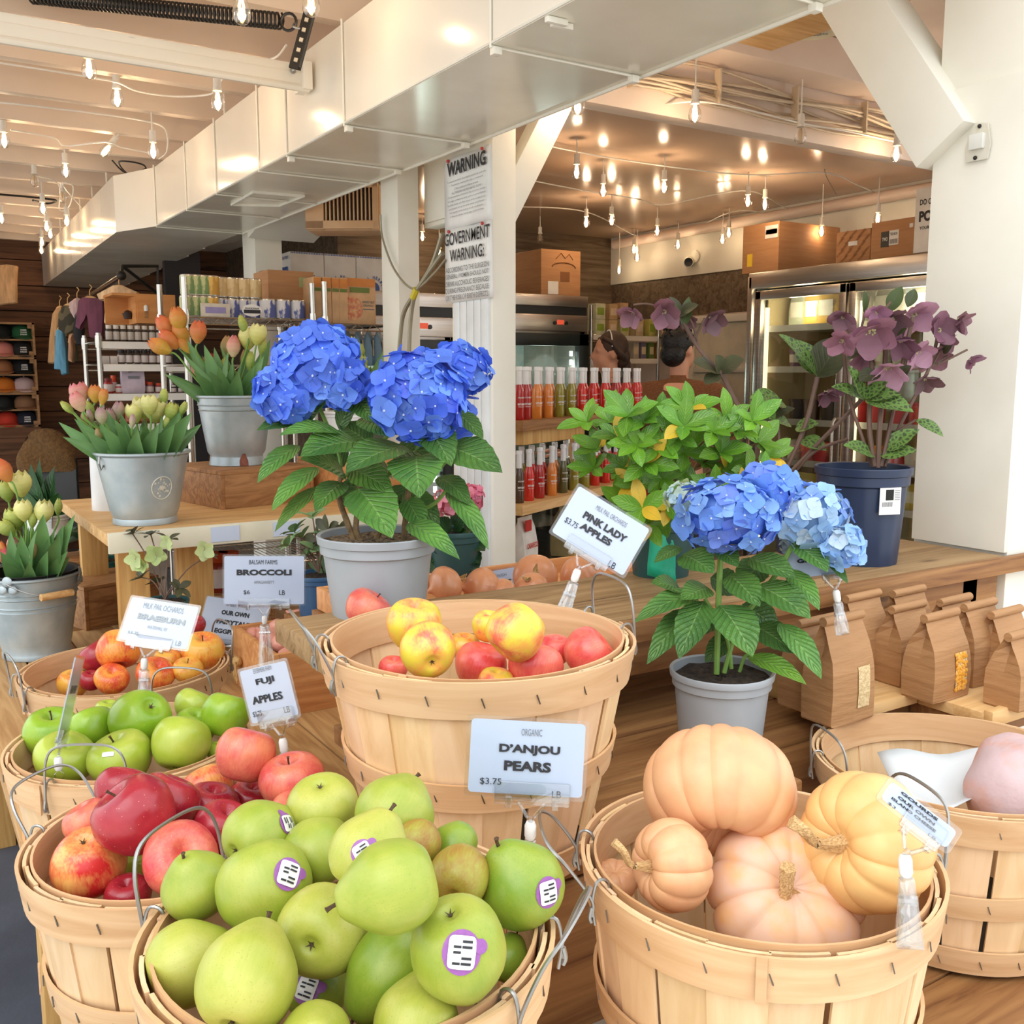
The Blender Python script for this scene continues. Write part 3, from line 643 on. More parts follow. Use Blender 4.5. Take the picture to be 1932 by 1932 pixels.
def basket(label, c, rad, h, seed, handles, br=.72, group='bushel baskets', name='bushel_basket', inner=True):
    """c: middle of the rim. h: height. handles: angles of the wire handles"""
    rr = random.Random(seed); t = thing(name, label, 'basket', (c[0], c[1], c[2] - h), 0, group)
    prof = lambda f: rad * (br + (1 - br) * (f ** .9))
    N = 20; mb = MB(); g0 = rr.uniform(0, 6)
    for i in range(N):
        a = 2 * PI * i / N + g0 + rr.uniform(-.02, .02); wdt = 2 * PI / N * rr.uniform(.93, 1.04); g = rr.uniform(.86, 1.1); wr = rr.uniform(-.004, .008)
        cc = (g, g * rr.uniform(.955, 1.0), g * rr.uniform(.88, 1.0)); rows = []
        for f in [0, .12, .25, .4, .55, .7, .85, 1]:
            row = []
            for side, off in ((1, 0), (-1, -.004)):
                ks = [-1, -.5, 0, .5, 1] if side > 0 else [1, .5, 0, -.5, -1]
                for k in ks: rad_ = (prof(f) - .006 + (i % 2) * .0025 + off) * (1 - .0000); aa = a + k * wdt / 2 * (1 - .06 * abs(1 - f)); row.append((rad_ * math.cos(aa), rad_ * math.sin(aa), h * f * .985 + .003))
            rows.append(row)
        mb.sheet(rows, closed=True, col=cc)
        b = len(rows[0]); top = rows[-1]; mb.add(top, [[0, 1, 2, 3, 4, 5, 6, 7, 8, 9]], col=cc)
    mb.build('stave_wall', M['stave'], t)
    MB().lathe([(0, 0), (rad * br - .004, 0), (rad * br - .004, .008), (0, .008)], 40).build('bottom_board', M['stave'], t)
    hh = .046
    for nm, f0, f1, off, th in (('rim_hoop', 1 - hh / h, 1.0, .0035, .004), ('middle_hoop', 1 - .165 / h, 1 - .129 / h, .0025, .004), ('bottom_hoop', .005, .005 + .04 / h, .0025, .004)):
        m2 = MB(); band(m2, prof(f0) + off, prof(f1) + off, h * f0, h * f1, th, a0=rr.uniform(0, 6), col=[(q, q * .99, q * .97) for q in (rr.uniform(.92, 1.06),)][0], wob=.0012); m2.build(nm, M['hoop'], t)
    if inner:
        m2 = MB(); band(m2, prof(1 - hh / h) - .0115, prof(1) - .0115, h - hh + .002, h + .002, .003, a0=rr.uniform(0, 6), col=(.9, .84, .78)); m2.build('inner_rim_hoop', M['hoop'], t)
    m2 = MB()
    for i in range(N):
        a = 2 * PI * (i + .5) / N + g0
        for f, r0 in ((1 - .5 * hh / h, .0045), (1 - .147 / h, .0035), (.02 / h + .005, .0035)):
            rr_ = prof(f) + r0; p = V((rr_ * math.cos(a), rr_ * math.sin(a), h * f)); d = V((-math.sin(a) * .35, math.cos(a) * .35, -1)).normalized() * .006
            m2.tube([p - d, p + d], .0009, 4)
    m2.build('staple_stitch', M['staple'], t)
    for a, lean in handles:
        u = V((math.cos(a), math.sin(a), 0)); s = V((-math.sin(a), math.cos(a), 0)); ro = rad + .004; hw = .055
        m2 = MB(); b0 = u * ro + V((0, 0, h - .018)); out = u * math.sin(lean) + V((0, 0, math.cos(lean)))
        def rp(k, dr=0, z=0): return V(((rad + dr) * math.cos(a + k / rad), (rad + dr) * math.sin(a + k / rad), h + z))
        for k in (-hw, hw):
            m2.tube(bez([rp(k, .006, -.04), rp(k, .009, -.015), rp(k, .004, .006), rp(k, -.008, .004), rp(k, -.012, -.02)], 4), .0017, 6)
            m2.tube(bez([rp(k, .010, -.036), rp(k, .012, -.03), rp(k, .010, -.02)], 3), .0024, 6)
        q = [rp(-hw, .010, -.03), rp(-hw, .010, -.012)] + [rp(-hw, .008, 0) + out * .035 + s * .002, rp(-hw * .72, .004, 0) + out * .058, rp(0, 0, 0) + out * .063, rp(hw * .72, .004, 0) + out * .058, rp(hw, .008, 0) + out * .035] + [rp(hw, .010, -.012), rp(hw, .010, -.03)]
        m2.tube(bez(q, 5), .0019, 6); m2.build('wire_handle', M['wire'], t)
    return t
def ang(x): return math.radians(x)
BK = {}
BK['pear'] = basket('bushel basket heaped with green pears in the front', tuple(atD(660, 1740, .86)), .177, .40, 1, [(ang(-52), .55), (ang(126), .25)], .74)
BK['fuji'] = basket('bushel basket of dark red apples behind the pear basket', tuple(atD(332, 1572, 1.2)), .1725, .325, 2, [(ang(128), .75), (ang(-52), .2)])
BK['green'] = basket('bushel basket of green apples by the dark floor', tuple(atD(245, 1395, 1.58)), .183, .297, 3, [(ang(50), .05), (ang(-120), .0)])
BK['brae'] = basket('bushel basket of orange-red apples behind the green apple basket', tuple(atD(236, 1257, 2.02)), .202, .285, 4, [(ang(186), .2), (ang(6), .2)])
BK['pink'] = basket('tall bushel basket of pink and yellow apples raised on the step bench', tuple(atD(902, 1199, 1.3015)), .205, .288, 5, [(ang(170), .62), (ang(-8), -.05)])
BK['pump'] = basket('bushel basket holding the tan ribbed pumpkins', tuple(atD(1428, 1612, 1.06)), .1876, .366, 6, [(ang(152), .85), (ang(-20), .15)], .74)
BK['right'] = basket('nearly empty bushel basket lined with white paper behind the pumpkins', tuple(atD(1805, 1432, 1.565)), .218, .265, 7, [(ang(158), .15), (ang(-22), .3)], .78)
RIM = {k: V(b.location).z + h for (k, b), h in zip(BK.items(), (.40, .325, .297, .285, .288, .366, .265))}

# ================================================================ fruit
def fruit_mat(name, ca, cb, lo, hi, speck, streak=.25, rough=.32, cg=None, coat=.15, nscale=1.1, bumps=0, sps=9, spw=(.07, .12)):
    m, n, l, p = _new(name); p.inputs['Roughness'].default_value = rough; p.inputs['Coat Weight'].default_value = coat; p.inputs['Coat Roughness'].default_value = .2
    p.inputs['Subsurface Weight'].default_value = .08; p.inputs['Subsurface Radius'].default_value = (.02, .01, .006); p.inputs['Subsurface Scale'].default_value = .3
    tc = n.new('ShaderNodeTexCoord'); oi = n.new('ShaderNodeObjectInfo'); ad = n.new('ShaderNodeVectorMath'); ad.operation = 'MULTIPLY_ADD'
    l.new(oi.outputs['Random'], ad.inputs[0]); ad.inputs[1].default_value = (17, 31, 23); l.new(tc.outputs['Object'], ad.inputs[2])
    n1 = n.new('ShaderNodeTexNoise'); n1.inputs['Scale'].default_value = nscale; n1.inputs['Detail'].default_value = 3; l.new(ad.outputs[0], n1.inputs[0])
    mp = n.new('ShaderNodeMapping'); mp.inputs['Scale'].default_value = (9, 9, .9); l.new(ad.outputs[0], mp.inputs[0])
    n2 = n.new('ShaderNodeTexNoise'); n2.inputs['Scale'].default_value = 1.6; n2.inputs['Detail'].default_value = 4; l.new(mp.outputs[0], n2.inputs[0])
    mx = n.new('ShaderNodeMath'); mx.operation = 'MULTIPLY_ADD'; l.new(n2.outputs[0], mx.inputs[0]); mx.inputs[1].default_value = streak; l.new(n1.outputs[0], mx.inputs[2])
    rp = n.new('ShaderNodeValToRGB'); l.new(mx.outputs[0], rp.inputs[0]); e = rp.color_ramp.elements
    e[0].position = lo; e[0].color = ca; e[1].position = hi; e[1].color = cb
    if cg: q = e.new((lo + hi) / 2); q.color = cg
    vo = n.new('ShaderNodeTexVoronoi'); vo.inputs['Scale'].default_value = sps; l.new(ad.outputs[0], vo.inputs[0])
    r2 = n.new('ShaderNodeValToRGB'); l.new(vo.outputs['Distance'], r2.inputs[0]); r2.color_ramp.elements[0].position = spw[0]; r2.color_ramp.elements[1].position = spw[1]
    r2.color_ramp.elements[0].color = (speck[3],) * 3 + (1,); r2.color_ramp.elements[1].color = (0, 0, 0, 1)
    x = n.new('ShaderNodeMix'); x.data_type = 'RGBA'; l.new(r2.outputs[0], x.inputs[0]); l.new(rp.outputs[0], x.inputs[6]); x.inputs[7].default_value = speck[:3] + (1,)
    l.new(x.outputs[2], p.inputs['Base Color'])
    if bumps:
        b = n.new('ShaderNodeBump'); b.inputs['Strength'].default_value = bumps; b.inputs['Distance'].default_value = .02; l.new(n2.outputs[0], b.inputs['Height']); l.new(b.outputs[0], p.inputs['Normal'])
    return m
FM = {
 'pear': fruit_mat('pear_skin', S(140, 158, 48), S(166, 172, 70), .45, .85, S(128, 134, 52)[:3] + (.75,), .3, .42, sps=17, spw=(.09, .2)),
 'pear2': fruit_mat('yellow_pear_skin', S(160, 168, 58), S(184, 182, 86), .45, .85, S(150, 136, 66)[:3] + (.75,), .3, .42, sps=15, spw=(.08, .2)),
 'pear_r': fruit_mat('russet_pear_skin', S(160, 156, 58), S(152, 104, 38), .5, .95, S(110, 80, 40)[:3] + (.6,), .5, .5),
 'pear_d': fruit_mat('deep_green_pear_skin', S(118, 148, 40), S(146, 162, 54), .45, .85, S(90, 110, 40)[:3] + (.7,), .3, .4, sps=17, spw=(.09, .2)),
 'fuji': fruit_mat('dark_red_apple_skin', S(150, 26, 44), S(178, 50, 58), .45, .95, S(236, 176, 150)[:3] + (.6,), .3, .26),
 'fuji_p': fruit_mat('pink_apple_skin', S(200, 64, 72), S(222, 134, 98), .45, .9, S(248, 206, 160)[:3] + (.5,), .35, .3),
 'fuji_y': fruit_mat('red_and_cream_apple_skin', S(214, 48, 48), S(246, 190, 106), .52, .88, S(250, 216, 150)[:3] + (.4,), .35, .28),
 'green': fruit_mat('green_apple_skin', S(128, 168, 34), S(156, 184, 56), .45, .85, S(214, 226, 150)[:3] + (.5,), .2, .28),
 'green2': fruit_mat('yellow_green_apple_skin', S(162, 184, 54), S(186, 196, 84), .45, .85, S(226, 232, 160)[:3] + (.4,), .2, .28),
 'brae': fruit_mat('orange_red_apple_skin', S(206, 48, 44), S(240, 160, 70), .48, .88, S(248, 206, 130)[:3] + (.5,), .5, .28, cg=S(224, 96, 54)),
 'brae_y': fruit_mat('yellow_orange_apple_skin', S(206, 66, 42), S(234, 180, 76), .40, .74, S(230, 200, 120)[:3] + (.4,), .4, .3, cg=S(228, 128, 54)),
 'pink': fruit_mat('rosy_apple_skin', S(214, 58, 70), S(238, 132, 104), .45, .92, S(250, 190, 170)[:3] + (.5,), .35, .3),
 'pink_y': fruit_mat('yellow_blush_apple_skin', S(228, 108, 84), S(222, 206, 70), .44, .74, S(240, 220, 140)[:3] + (.3,), .25, .3, cg=S(236, 178, 84)),
}
M['stem'] = mat('dry_stem', S(92, 66, 42), .8, scale=20, col2=S(60, 44, 30))
M['calyx'] = mat('dry_calyx', S(78, 62, 40), .9)
def lathe_mesh(name, prof, n=32, wob=0, seed=0):
    rr = random.Random(seed); ph = rr.uniform(0, 6)
    return MB().lathe(prof, n, fn=lambda a, z: 1 + wob * math.sin(5 * a + ph) * .4 + wob * math.sin(2 * a + ph * 2)).mesh(name)
def smooth_prof(pts, n=5): return [(max(0, p.x), p.y) for p in bez([V((r, z, 0)) for r, z in pts], n)]
AP = [lathe_mesh('apple', smooth_prof([(0, -.72), (.16, -.76), (.36, -.83), (.62, -.74), (.86, -.42), (.99, 0), (.97, .34), (.8, .68), (.55, .83), (.33, .82), (.16, .70), (.05, .58), (0, .56)]), 32, .02, i) for i in range(3)]
PR = [lathe_mesh('pear', smooth_prof([(0, -.82), (.12, -.85), (.3, -.92), (.64, -.82), (.92, -.46), (1.01, .0), (.96, .36), (.79, .67), (.57, .95), (.40, 1.14), (.25, 1.24), (.08, 1.26), (0, 1.22)]), 32, .025, i) for i in range(3)]
AST = MB().tube(bez([(0, 0, .55), (.02, 0, .75), (.09, .02, .98)], 4), [.04, .035, .03, .03, .03, .03, .03, .035, .05], 6).mesh('stem')
PST = MB().tube(bez([(0, 0, 1.17), (.02, 0, 1.32), (.08, .03, 1.48)], 4), [.06, .05, .05, .045, .045, .045, .05, .055, .07], 6).mesh('stem')
def calyx_mesh(z, r):
    mb = MB()
    for k in range(5):
        a = 2 * PI * k / 5; ca, sa = math.cos(a), math.sin(a); mb.add([(.03 * -sa, .03 * ca, z), (.03 * sa, -.03 * ca, z), (r * ca, r * sa, z - .09)], [[0, 1, 2]])
    mb.ball((0, 0, z), (.05, .05, .03), 8, 4); return mb.mesh('calyx')
ACX, PCX = calyx_mesh(-.74, .13), calyx_mesh(-.83, .13)
for me_, mm_ in ((AST, M['stem']), (PST, M['stem']), (ACX, M['calyx']), (PCX, M['calyx'])): me_.materials.append(mm_)
AP_M = {}
def variant(base, key):
    k = (base.name, key)
    if k not in AP_M:
        me = base.copy(); me.materials.clear(); me.materials.append(FM[key]); AP_M[k] = me
    return AP_M[k]
M['st_w'] = mat('sticker_white', S(238, 236, 232), .4); M['st_p'] = mat('sticker_purple', S(150, 86, 160), .4)
def screen_dir(r, u, t): return _rt * r + _up * u - _fw * t
def sticker(fr, px, py, roll=0, s=.011, small=False):
    me = fr.data; mw = Matrix.LocRotScale(fr.location, fr.rotation_euler, fr.scale); best = None; nm = mw.to_3x3().inverted().transposed()
    for v in me.vertices:
        P = mw @ v.co; nn = (nm @ v.normal).normalized()
        if nn.dot(EYE - P) < 0: continue
        q = P - EYE; d = q.dot(_fw); x = 966 + FPX * q.dot(_rt) / d; y = 966 - FPX * q.dot(_up) / d; e = (x - px) ** 2 + (y - py) ** 2
        if best is None or e < best[0]: best = (e, P, nn)
    _, P, nn = best; ex = (_rt * math.cos(roll) + _up * math.sin(roll)); ex = (ex - nn * ex.dot(nn)).normalized(); ey = nn.cross(ex); inv = mw.inverted(); rad = fr.scale[0]
    def on(a, b, l): return inv @ (P + ex * a + ey * b - nn * ((a * a + b * b) / (2 * rad) - l))
    def patch(w, h, l, mi, mb, ox=0, oy=0, rnd=True):
        n = 24; pts = []
        for k in range(n):
            t = 2 * PI * k / n; c, s_ = math.cos(t), math.sin(t); pw = .35 if rnd else .05
            pts.append((ox + w * math.copysign(abs(c) ** pw, c), oy + h * math.copysign(abs(s_) ** pw, s_)))
        mb.add([on(ox, oy, l)] + [on(a, b, l) for a, b in pts], [[0, k + 1, (k + 1) % n + 1] for k in range(n)], mi)
    mb = MB()
    if small: patch(s, s * .4, .0012, 0, mb)
    else:
        n = 20; mb.add([on(0, 0, .0008)] + [on(s * 1.15 * math.cos(2 * PI * k / n), s * 1.25 * math.sin(2 * PI * k / n), .0008) for k in range(n)], [[0, k + 1, (k + 1) % n + 1] for k in range(n)], 1)
        mb.add([on(s * 1.1, s * .4, .0009)] + [on(s * 1.1 + s * .42 * math.cos(2 * PI * k / n), s * .4 + s * .42 * math.sin(2 * PI * k / n), .0009) for k in range(n)], [[0, k + 1, (k + 1) % n + 1] for k in range(n)], 1)
        patch(s * .82, s * .92, .0013, 0, mb)
        for i in range(5):
            y = s * (.6 - i * .3)
            for x0, w_ in ((-.3, .22), (.28, .3)):
                if (i + (x0 > 0)) % 3 != 0: patch(s * w_, s * .07, .0017, 2, mb, s * x0, y, False)
    o = mb.build('sticker', [M['st_w'], M['st_p'], M['ink']], fr); return o
def fruit(kind, mkey, cx, cy, wpx, z, axis, label, group, base, i, stem=True, lscale=1.0, spin=None, calyx=True, stk=None, name=None):
    p = atZ(cx, cy, z); r = wpx / 2 * depth(p) / FPX * (1.06 if kind == 'pear' else 1.0)
    me = variant(base[i % 3], mkey); o = link(name or kind, me); o.location = p
    ax = screen_dir(*axis).normalized(); o.rotation_mode = 'XYZ'
    rm = align(ax) @ rotz(R.uniform(0, 6) if spin is None else spin); o.rotation_euler = rm.to_euler(); o.scale = (r, r, r * lscale)
    tag(o, label, kind, group)
    SET.append((o, cx, cy))
    if stem: link('stem', AST if kind == 'apple' else PST, o)
    if calyx: link('calyx', ACX if kind == 'apple' else PCX, o)
    if stk: sticker(o, *stk)
    return o
SET = []
def settle(k0):
    """slide fruit that would pass through a nearer one back along its line of sight"""
    L = SET[k0:]
    for it in range(60):
        mv = False
        for i in range(len(L)):
            for j in range(i):
                a, b = L[i][0], L[j][0]; d = (a.location - b.location).length; s = (a.scale[0] * (.62 + .38 * a.scale[2] / a.scale[0]) + b.scale[0] * (.62 + .38 * b.scale[2] / b.scale[0])) * .93
                if d < s:
                    q = L[i] if depth(a.location) > depth(b.location) else L[j]; o = q[0]; D0 = depth(o.location); D1 = D0 + min(.006, s - d + .001); o.location = EYE + (o.location - EYE) * (D1 / D0); o.scale = o.scale * (D1 / D0); mv = True
        if not mv: break
rz_ = RIM['pear']; G = 'green pears heaped in the front basket'
for i, (mk, cx, cy, w, dz, axis, ls, stk, lb) in enumerate((
 ('pear', 372, 1672, 122, .02, (-.2, .8, .35), .88, None, 'pale pear resting on the back rim against the red apples'),
 ('pear', 488, 1577, 122, .075, (.5, .2, -.7), 1.0, (543, 1553, .9, .009), 'pear with a sticker at its edge beside the biggest red apple'),
 ('pear', 498, 1670, 166, .062, (.35, -.75, .3), .92, (538, 1648, -.15, .0105), 'large pear with a barcode sticker high on its face behind the wire handle'),
 ('pear2', 352, 1818, 148, -.012, (.85, .3, -.3), .92, None, 'pear lying sideways at the basket edge with its blossom end facing the floor'),
 ('pear2', 466, 1850, 176, .022, (.12, .55, -.75), 1.0, None, 'biggest pear at the front with a dark blossom end low on its face'),
 ('pear2', 609, 1755, 158, .028, (.1, -.05, -1), 1.0, None, 'round pear pointing its dark blossom end straight at the viewer'),
 ('pear', 596, 1608, 118, .07, (.3, .3, -.6), 1.0, None, 'scuffed pear with a black speck between two stickered pears'),
 ('pear2', 608, 1522, 126, .075, (0, -.8, -.4), .85, None, 'pear with its blossom end up touching the pink apples'),
 ('pear', 745, 1537, 138, .085, (.3, .5, -.6), .9, None, 'freckled pear at the back against the tall basket'),
 ('pear2', 695, 1612, 138, .095, (.3, .6, -.3), .95, (687, 1607, .6, .0085), 'yellowish pear with a shiny purple sticker behind the stemmed pear'),
 ('pear_r', 788, 1592, 84, .06, (.2, .2, -.8), 1.0, None, 'brownish pear mostly hidden behind the stemmed pear'),
 ('pear', 742, 1672, 164, .105, (-.93, -.22, .2), 1.0, None, 'pear on top of the heap with a stubby stem pointing sideways'),
 ('pear_r', 866, 1655, 110, .045, (.15, .3, -1), 1.0, None, 'russet-stained pear with a brown blossom end'),
 ('pear_d', 858, 1602, 96, .035, (-.9, .3, -.2), .8, None, 'green pear lying on its side behind the russet one'),
 ('pear_d', 985, 1672, 150, .035, (-.45, .8, .1), .92, (1031, 1686, .1, .0105), 'green pear with a sticker leaning over the wire handle side'),
 ('pear', 865, 1788, 172, .045, (.15, -.8, -.3), 1.02, (864, 1800, -.1, .0125), 'large pear with a big purple-edged sticker in the middle of its face'),
 ('pear_d', 738, 1826, 142, -.0, (-.6, -.72, .3), 1.15, None, 'shaded green pear lying diagonally with its stem down below the round pear'),
 ('pear2', 785, 1932, 146, -.015, (.2, .6, -.5), 1.0, None, 'pear cut by the bottom edge beneath the stickered one'),
 ('pear2', 594, 1962, 128, -.015, (.1, .5, .7), 1.0, None, 'pear at the very bottom edge with its hollow top showing'),
 ('pear_d', 598, 1872, 104, -.06, (.3, .3, -.6), 1.0, (578, 1862, -.35, .0105), 'deeper pear with a sticker in the gap between the front pears'),
 ('pear_d', 955, 1812, 80, -.03, (.3, .6, -.3), .95, None, 'pear tucked down inside the rim by the side handle'))):
    fruit('pear', mk, cx, cy, w, rz_ + dz, axis, lb, G, PR, i, lscale=ls, stk=stk)
n0 = len(SET); settle(0); rz_ = RIM['fuji']; G = 'red apples in the basket behind the pears'
for i, (mk, cx, cy, w, dz, axis, ls, st, lb) in enumerate((
 ('fuji_y', 167, 1625, 136, -.005, (0, -.85, -.45), .95, 0, 'red and cream apple with its blossom hollow up, nearest the floor'),
 ('fuji', 256, 1540, 152, .062, (-.55, .75, .25), .98, 1, 'biggest dark red apple with a dark stem on top of the heap'),
 ('fuji', 312, 1518, 122, .05, (.3, .7, -.2), 1.0, 0, 'dark red apple pressed behind the biggest one'),
 ('fuji', 232, 1492, 104, .045, (.1, .8, -.4), .9, 0, 'dark apple peeking over the stem of the biggest one'),
 ('fuji_p', 168, 1553, 92, .012, (-.3, .6, .1), .95, 0, 'pinkish apple wedged between the rim and the biggest apple'),
 ('fuji', 396, 1526, 108, .03, (.2, .8, .1), .92, 0, 'dark speckled apple in the middle below the yellow-topped one'),
 ('fuji_y', 392, 1490, 100, .028, (-.5, .7, -.3), .9, 0, 'red apple with a yellow cheek at the back of the heap'),
 ('fuji', 420, 1562, 108, .02, (.3, .7, .2), .92, 0, 'dark red apple half under the nearest pear'),
 ('fuji_p', 340, 1622, 140, .02, (.3, .5, .7), .95, 0, 'large pink apple under the wire handle of the pear basket'),
 ('green2', 266, 1630, 70, -.05, (0, .8, .3), 1.0, 0, 'dull yellow-green apple deep in the gap'),
 ('fuji', 242, 1690, 86, -.035, (0, .8, .3), .9, 0, 'red apple low behind the front rim'),
 ('fuji_p', 462, 1425, 110, .075, (.2, .8, -.2), 1.02, 0, 'matte pink apple perched highest on the back of the heap'),
 ('fuji_p', 551, 1474, 122, .06, (-.1, .85, .2), .88, 1, 'orange-pink apple with a stem hollow below the FUJI sign clip'),
 ('fuji', 472, 1512, 82, .02, (.2, .8, .2), 1.0, 0, 'dark red apple in shadow under the perched pink one'),
 ('fuji_p', 552, 1532, 84, .03, (.2, .8, .2), .9, 0, 'pale pink apple sliver showing between pears and the stemmed apple'))):
    fruit('apple', mk, cx, cy, w, rz_ + dz, axis, lb, G, AP, i, stem=bool(st), lscale=ls)
settle(n0); n0 = len(SET); rz_ = RIM['green']; G = 'green apples in the basket by the floor'
for i, (mk, cx, cy, w, dz, axis, ls, st, lb) in enumerate((
 ('green', 97, 1384, 102, .0, (.15, .85, .3), .95, 1, 'green apple with an upright dark stem against the outer rim'),
 ('green', 176, 1374, 84, .01, (-.3, .7, -.2), 1.0, 0, 'green apple between the stemmed one and the biggest one'),
 ('green', 267, 1355, 115, .05, (-.5, -.5, -.4), .95, 0, 'biggest glossy green apple sitting highest in the basket'),
 ('green2', 122, 1432, 112, -.01, (.3, .7, .3), .85, 0, 'yellow-green apple behind the clear clip at the front'),
 ('green2', 228, 1432, 120, -.005, (-.25, .9, .25), .88, 1, 'yellowish apple with a stem and small sticker under the front handle'),
 ('green2', 341, 1404, 112, .015, (.1, .8, -.4), .98, 0, 'pale round apple beside the front wire handle'),
 ('green2', 366, 1332, 74, .02, (.3, .7, -.2), .9, 0, 'pale apple at the back rim between two greener ones'),
 ('green', 425, 1350, 92, .035, (.2, .8, -.2), 1.0, 0, 'green apple by the edge of the FUJI sign'),
 ('green', 368, 1372, 80, .01, (.2, .7, .2), .9, 0, 'shaded olive apple behind the pale round one'),
 ('green2', 204, 1342, 50, .0, (.1, .8, .1), .9, 0, 'sliver of a pale apple behind the biggest one'),
 ('green2', 412, 1418, 44, -.01, (.1, .8, .1), .9, 0, 'small bit of yellow apple by the basket edge near the pink apple'))):
    o = fruit('apple', mk, cx, cy, w, rz_ + dz, axis, lb, G, AP, i, stem=bool(st), lscale=ls)
    if i == 4: sticker(o, 202, 1422, .1, .009, True)
settle(n0); n0 = len(SET); rz_ = RIM['brae']; G = 'orange-red apples in the rear basket'
for i, (mk, cx, cy, w, dz, axis, ls, st, lb) in enumerate((
 ('brae', 223, 1224, 80, .03, (.2, -.8, .4), .98, 0, 'orange-red apple leaning on the BRAEBURN sign, blossom end down'),
 ('fuji', 186, 1240, 68, .012, (-.4, .6, .1), .98, 0, 'dark crimson apple beside the orange-red one'),
 ('brae_y', 383, 1228, 80, .02, (.1, .85, .35), .88, 1, 'yellow-orange apple with its stem hollow facing up by the far rim'),
 ('brae', 293, 1272, 72, -.012, (.3, .6, .3), .82, 0, 'red-orange apple behind the tall wire handle'),
 ('brae_y', 354, 1264, 58, -.01, (.1, .85, .3), .8, 1, 'small orange apple below the yellow-orange one'),
 ('brae', 211, 1282, 64, -.02, (.2, .6, .4), .85, 0, 'rosy apple low in front of the crimson one'),
 ('brae_y', 138, 1290, 60, -.04, (.1, .8, .2), .9, 0, 'yellow apple alone low inside the near rim'),
 ('fuji', 172, 1284, 44, -.03, (.1, .8, .2), .9, 0, 'dark red apple glimpsed between the yellow and rosy ones'),
 ('fuji', 366, 1180, 44, .035, (.1, .8, .2), .95, 0, 'red apple peeking from behind the edge of the BRAEBURN sign'),
 ('brae_y', 316, 1244, 52, .0, (.1, .8, .2), .8, 0, 'orange apple just under the lower corner of the BRAEBURN sign'))):
    fruit('apple', mk, cx, cy, w, rz_ + dz, axis, lb, G, AP, i, stem=bool(st), lscale=ls)
settle(n0); n0 = len(SET); rz_ = RIM['pink']; G = 'pink and yellow apples in the raised basket'
for i, (mk, cx, cy, w, dz, axis, ls, st, lb) in enumerate((
 ('pink_y', 781, 1179, 104, .005, (.12, .9, .3), 1.0, 0, 'orange-yellow apple with a deep stem hollow at the top of the stack'),
 ('pink_y', 808, 1228, 108, .005, (-.2, .3, -.7), .98, 0, 'yellow apple with a faint blush in front of the hollow-topped one'),
 ('brae_y', 876, 1220, 62, -.02, (.1, .8, .2), .85, 0, 'orange apple tucked in the middle at the back'),
 ('pink', 906, 1256, 100, -.035, (.2, .8, .1), .92, 0, 'bright red apple low in the middle of the raised basket'),
 ('pink_y', 974, 1191, 112, .022, (-.55, -.6, .2), 1.02, 0, 'biggest yellow apple with a pink cheek standing above the others'),
 ('pink_y', 922, 1182, 64, .005, (.1, .8, .2), 1.0, 0, 'yellow apple hiding behind the biggest one'),
 ('pink', 1010, 1260, 104, -.03, (.2, .7, -.2), .98, 0, 'rose-pink apple below the biggest yellow one'),
 ('pink', 1048, 1226, 66, -.03, (.1, .8, .2), .9, 0, 'pink apple half hidden between two rosy ones'),
 ('pink', 1111, 1236, 106, -.03, (.6, .5, .1), .9, 0, 'rosy oval apple by the upright wire handle'),
 ('pink', 742, 1262, 56, -.045, (.1, .8, .2), .9, 0, 'red apple edge low at the inner rim'),
 ('pink_y', 936, 1290, 70, -.05, (.1, .8, .2), .9, 0, 'sliver of yellow apple behind the front rim'))):
    fruit('apple', mk, cx, cy, w, rz_ + dz, axis, lb, G, AP, i, stem=bool(st), lscale=ls)
settle(n0)
fruit('apple', 'fuji_p', 694, 1151, 92, TOPZ + .036, (.5, .7, .0), 'pale pink apple with a brown blotch on the plank table beside the grey pot', None, AP, 1, lscale=.85)

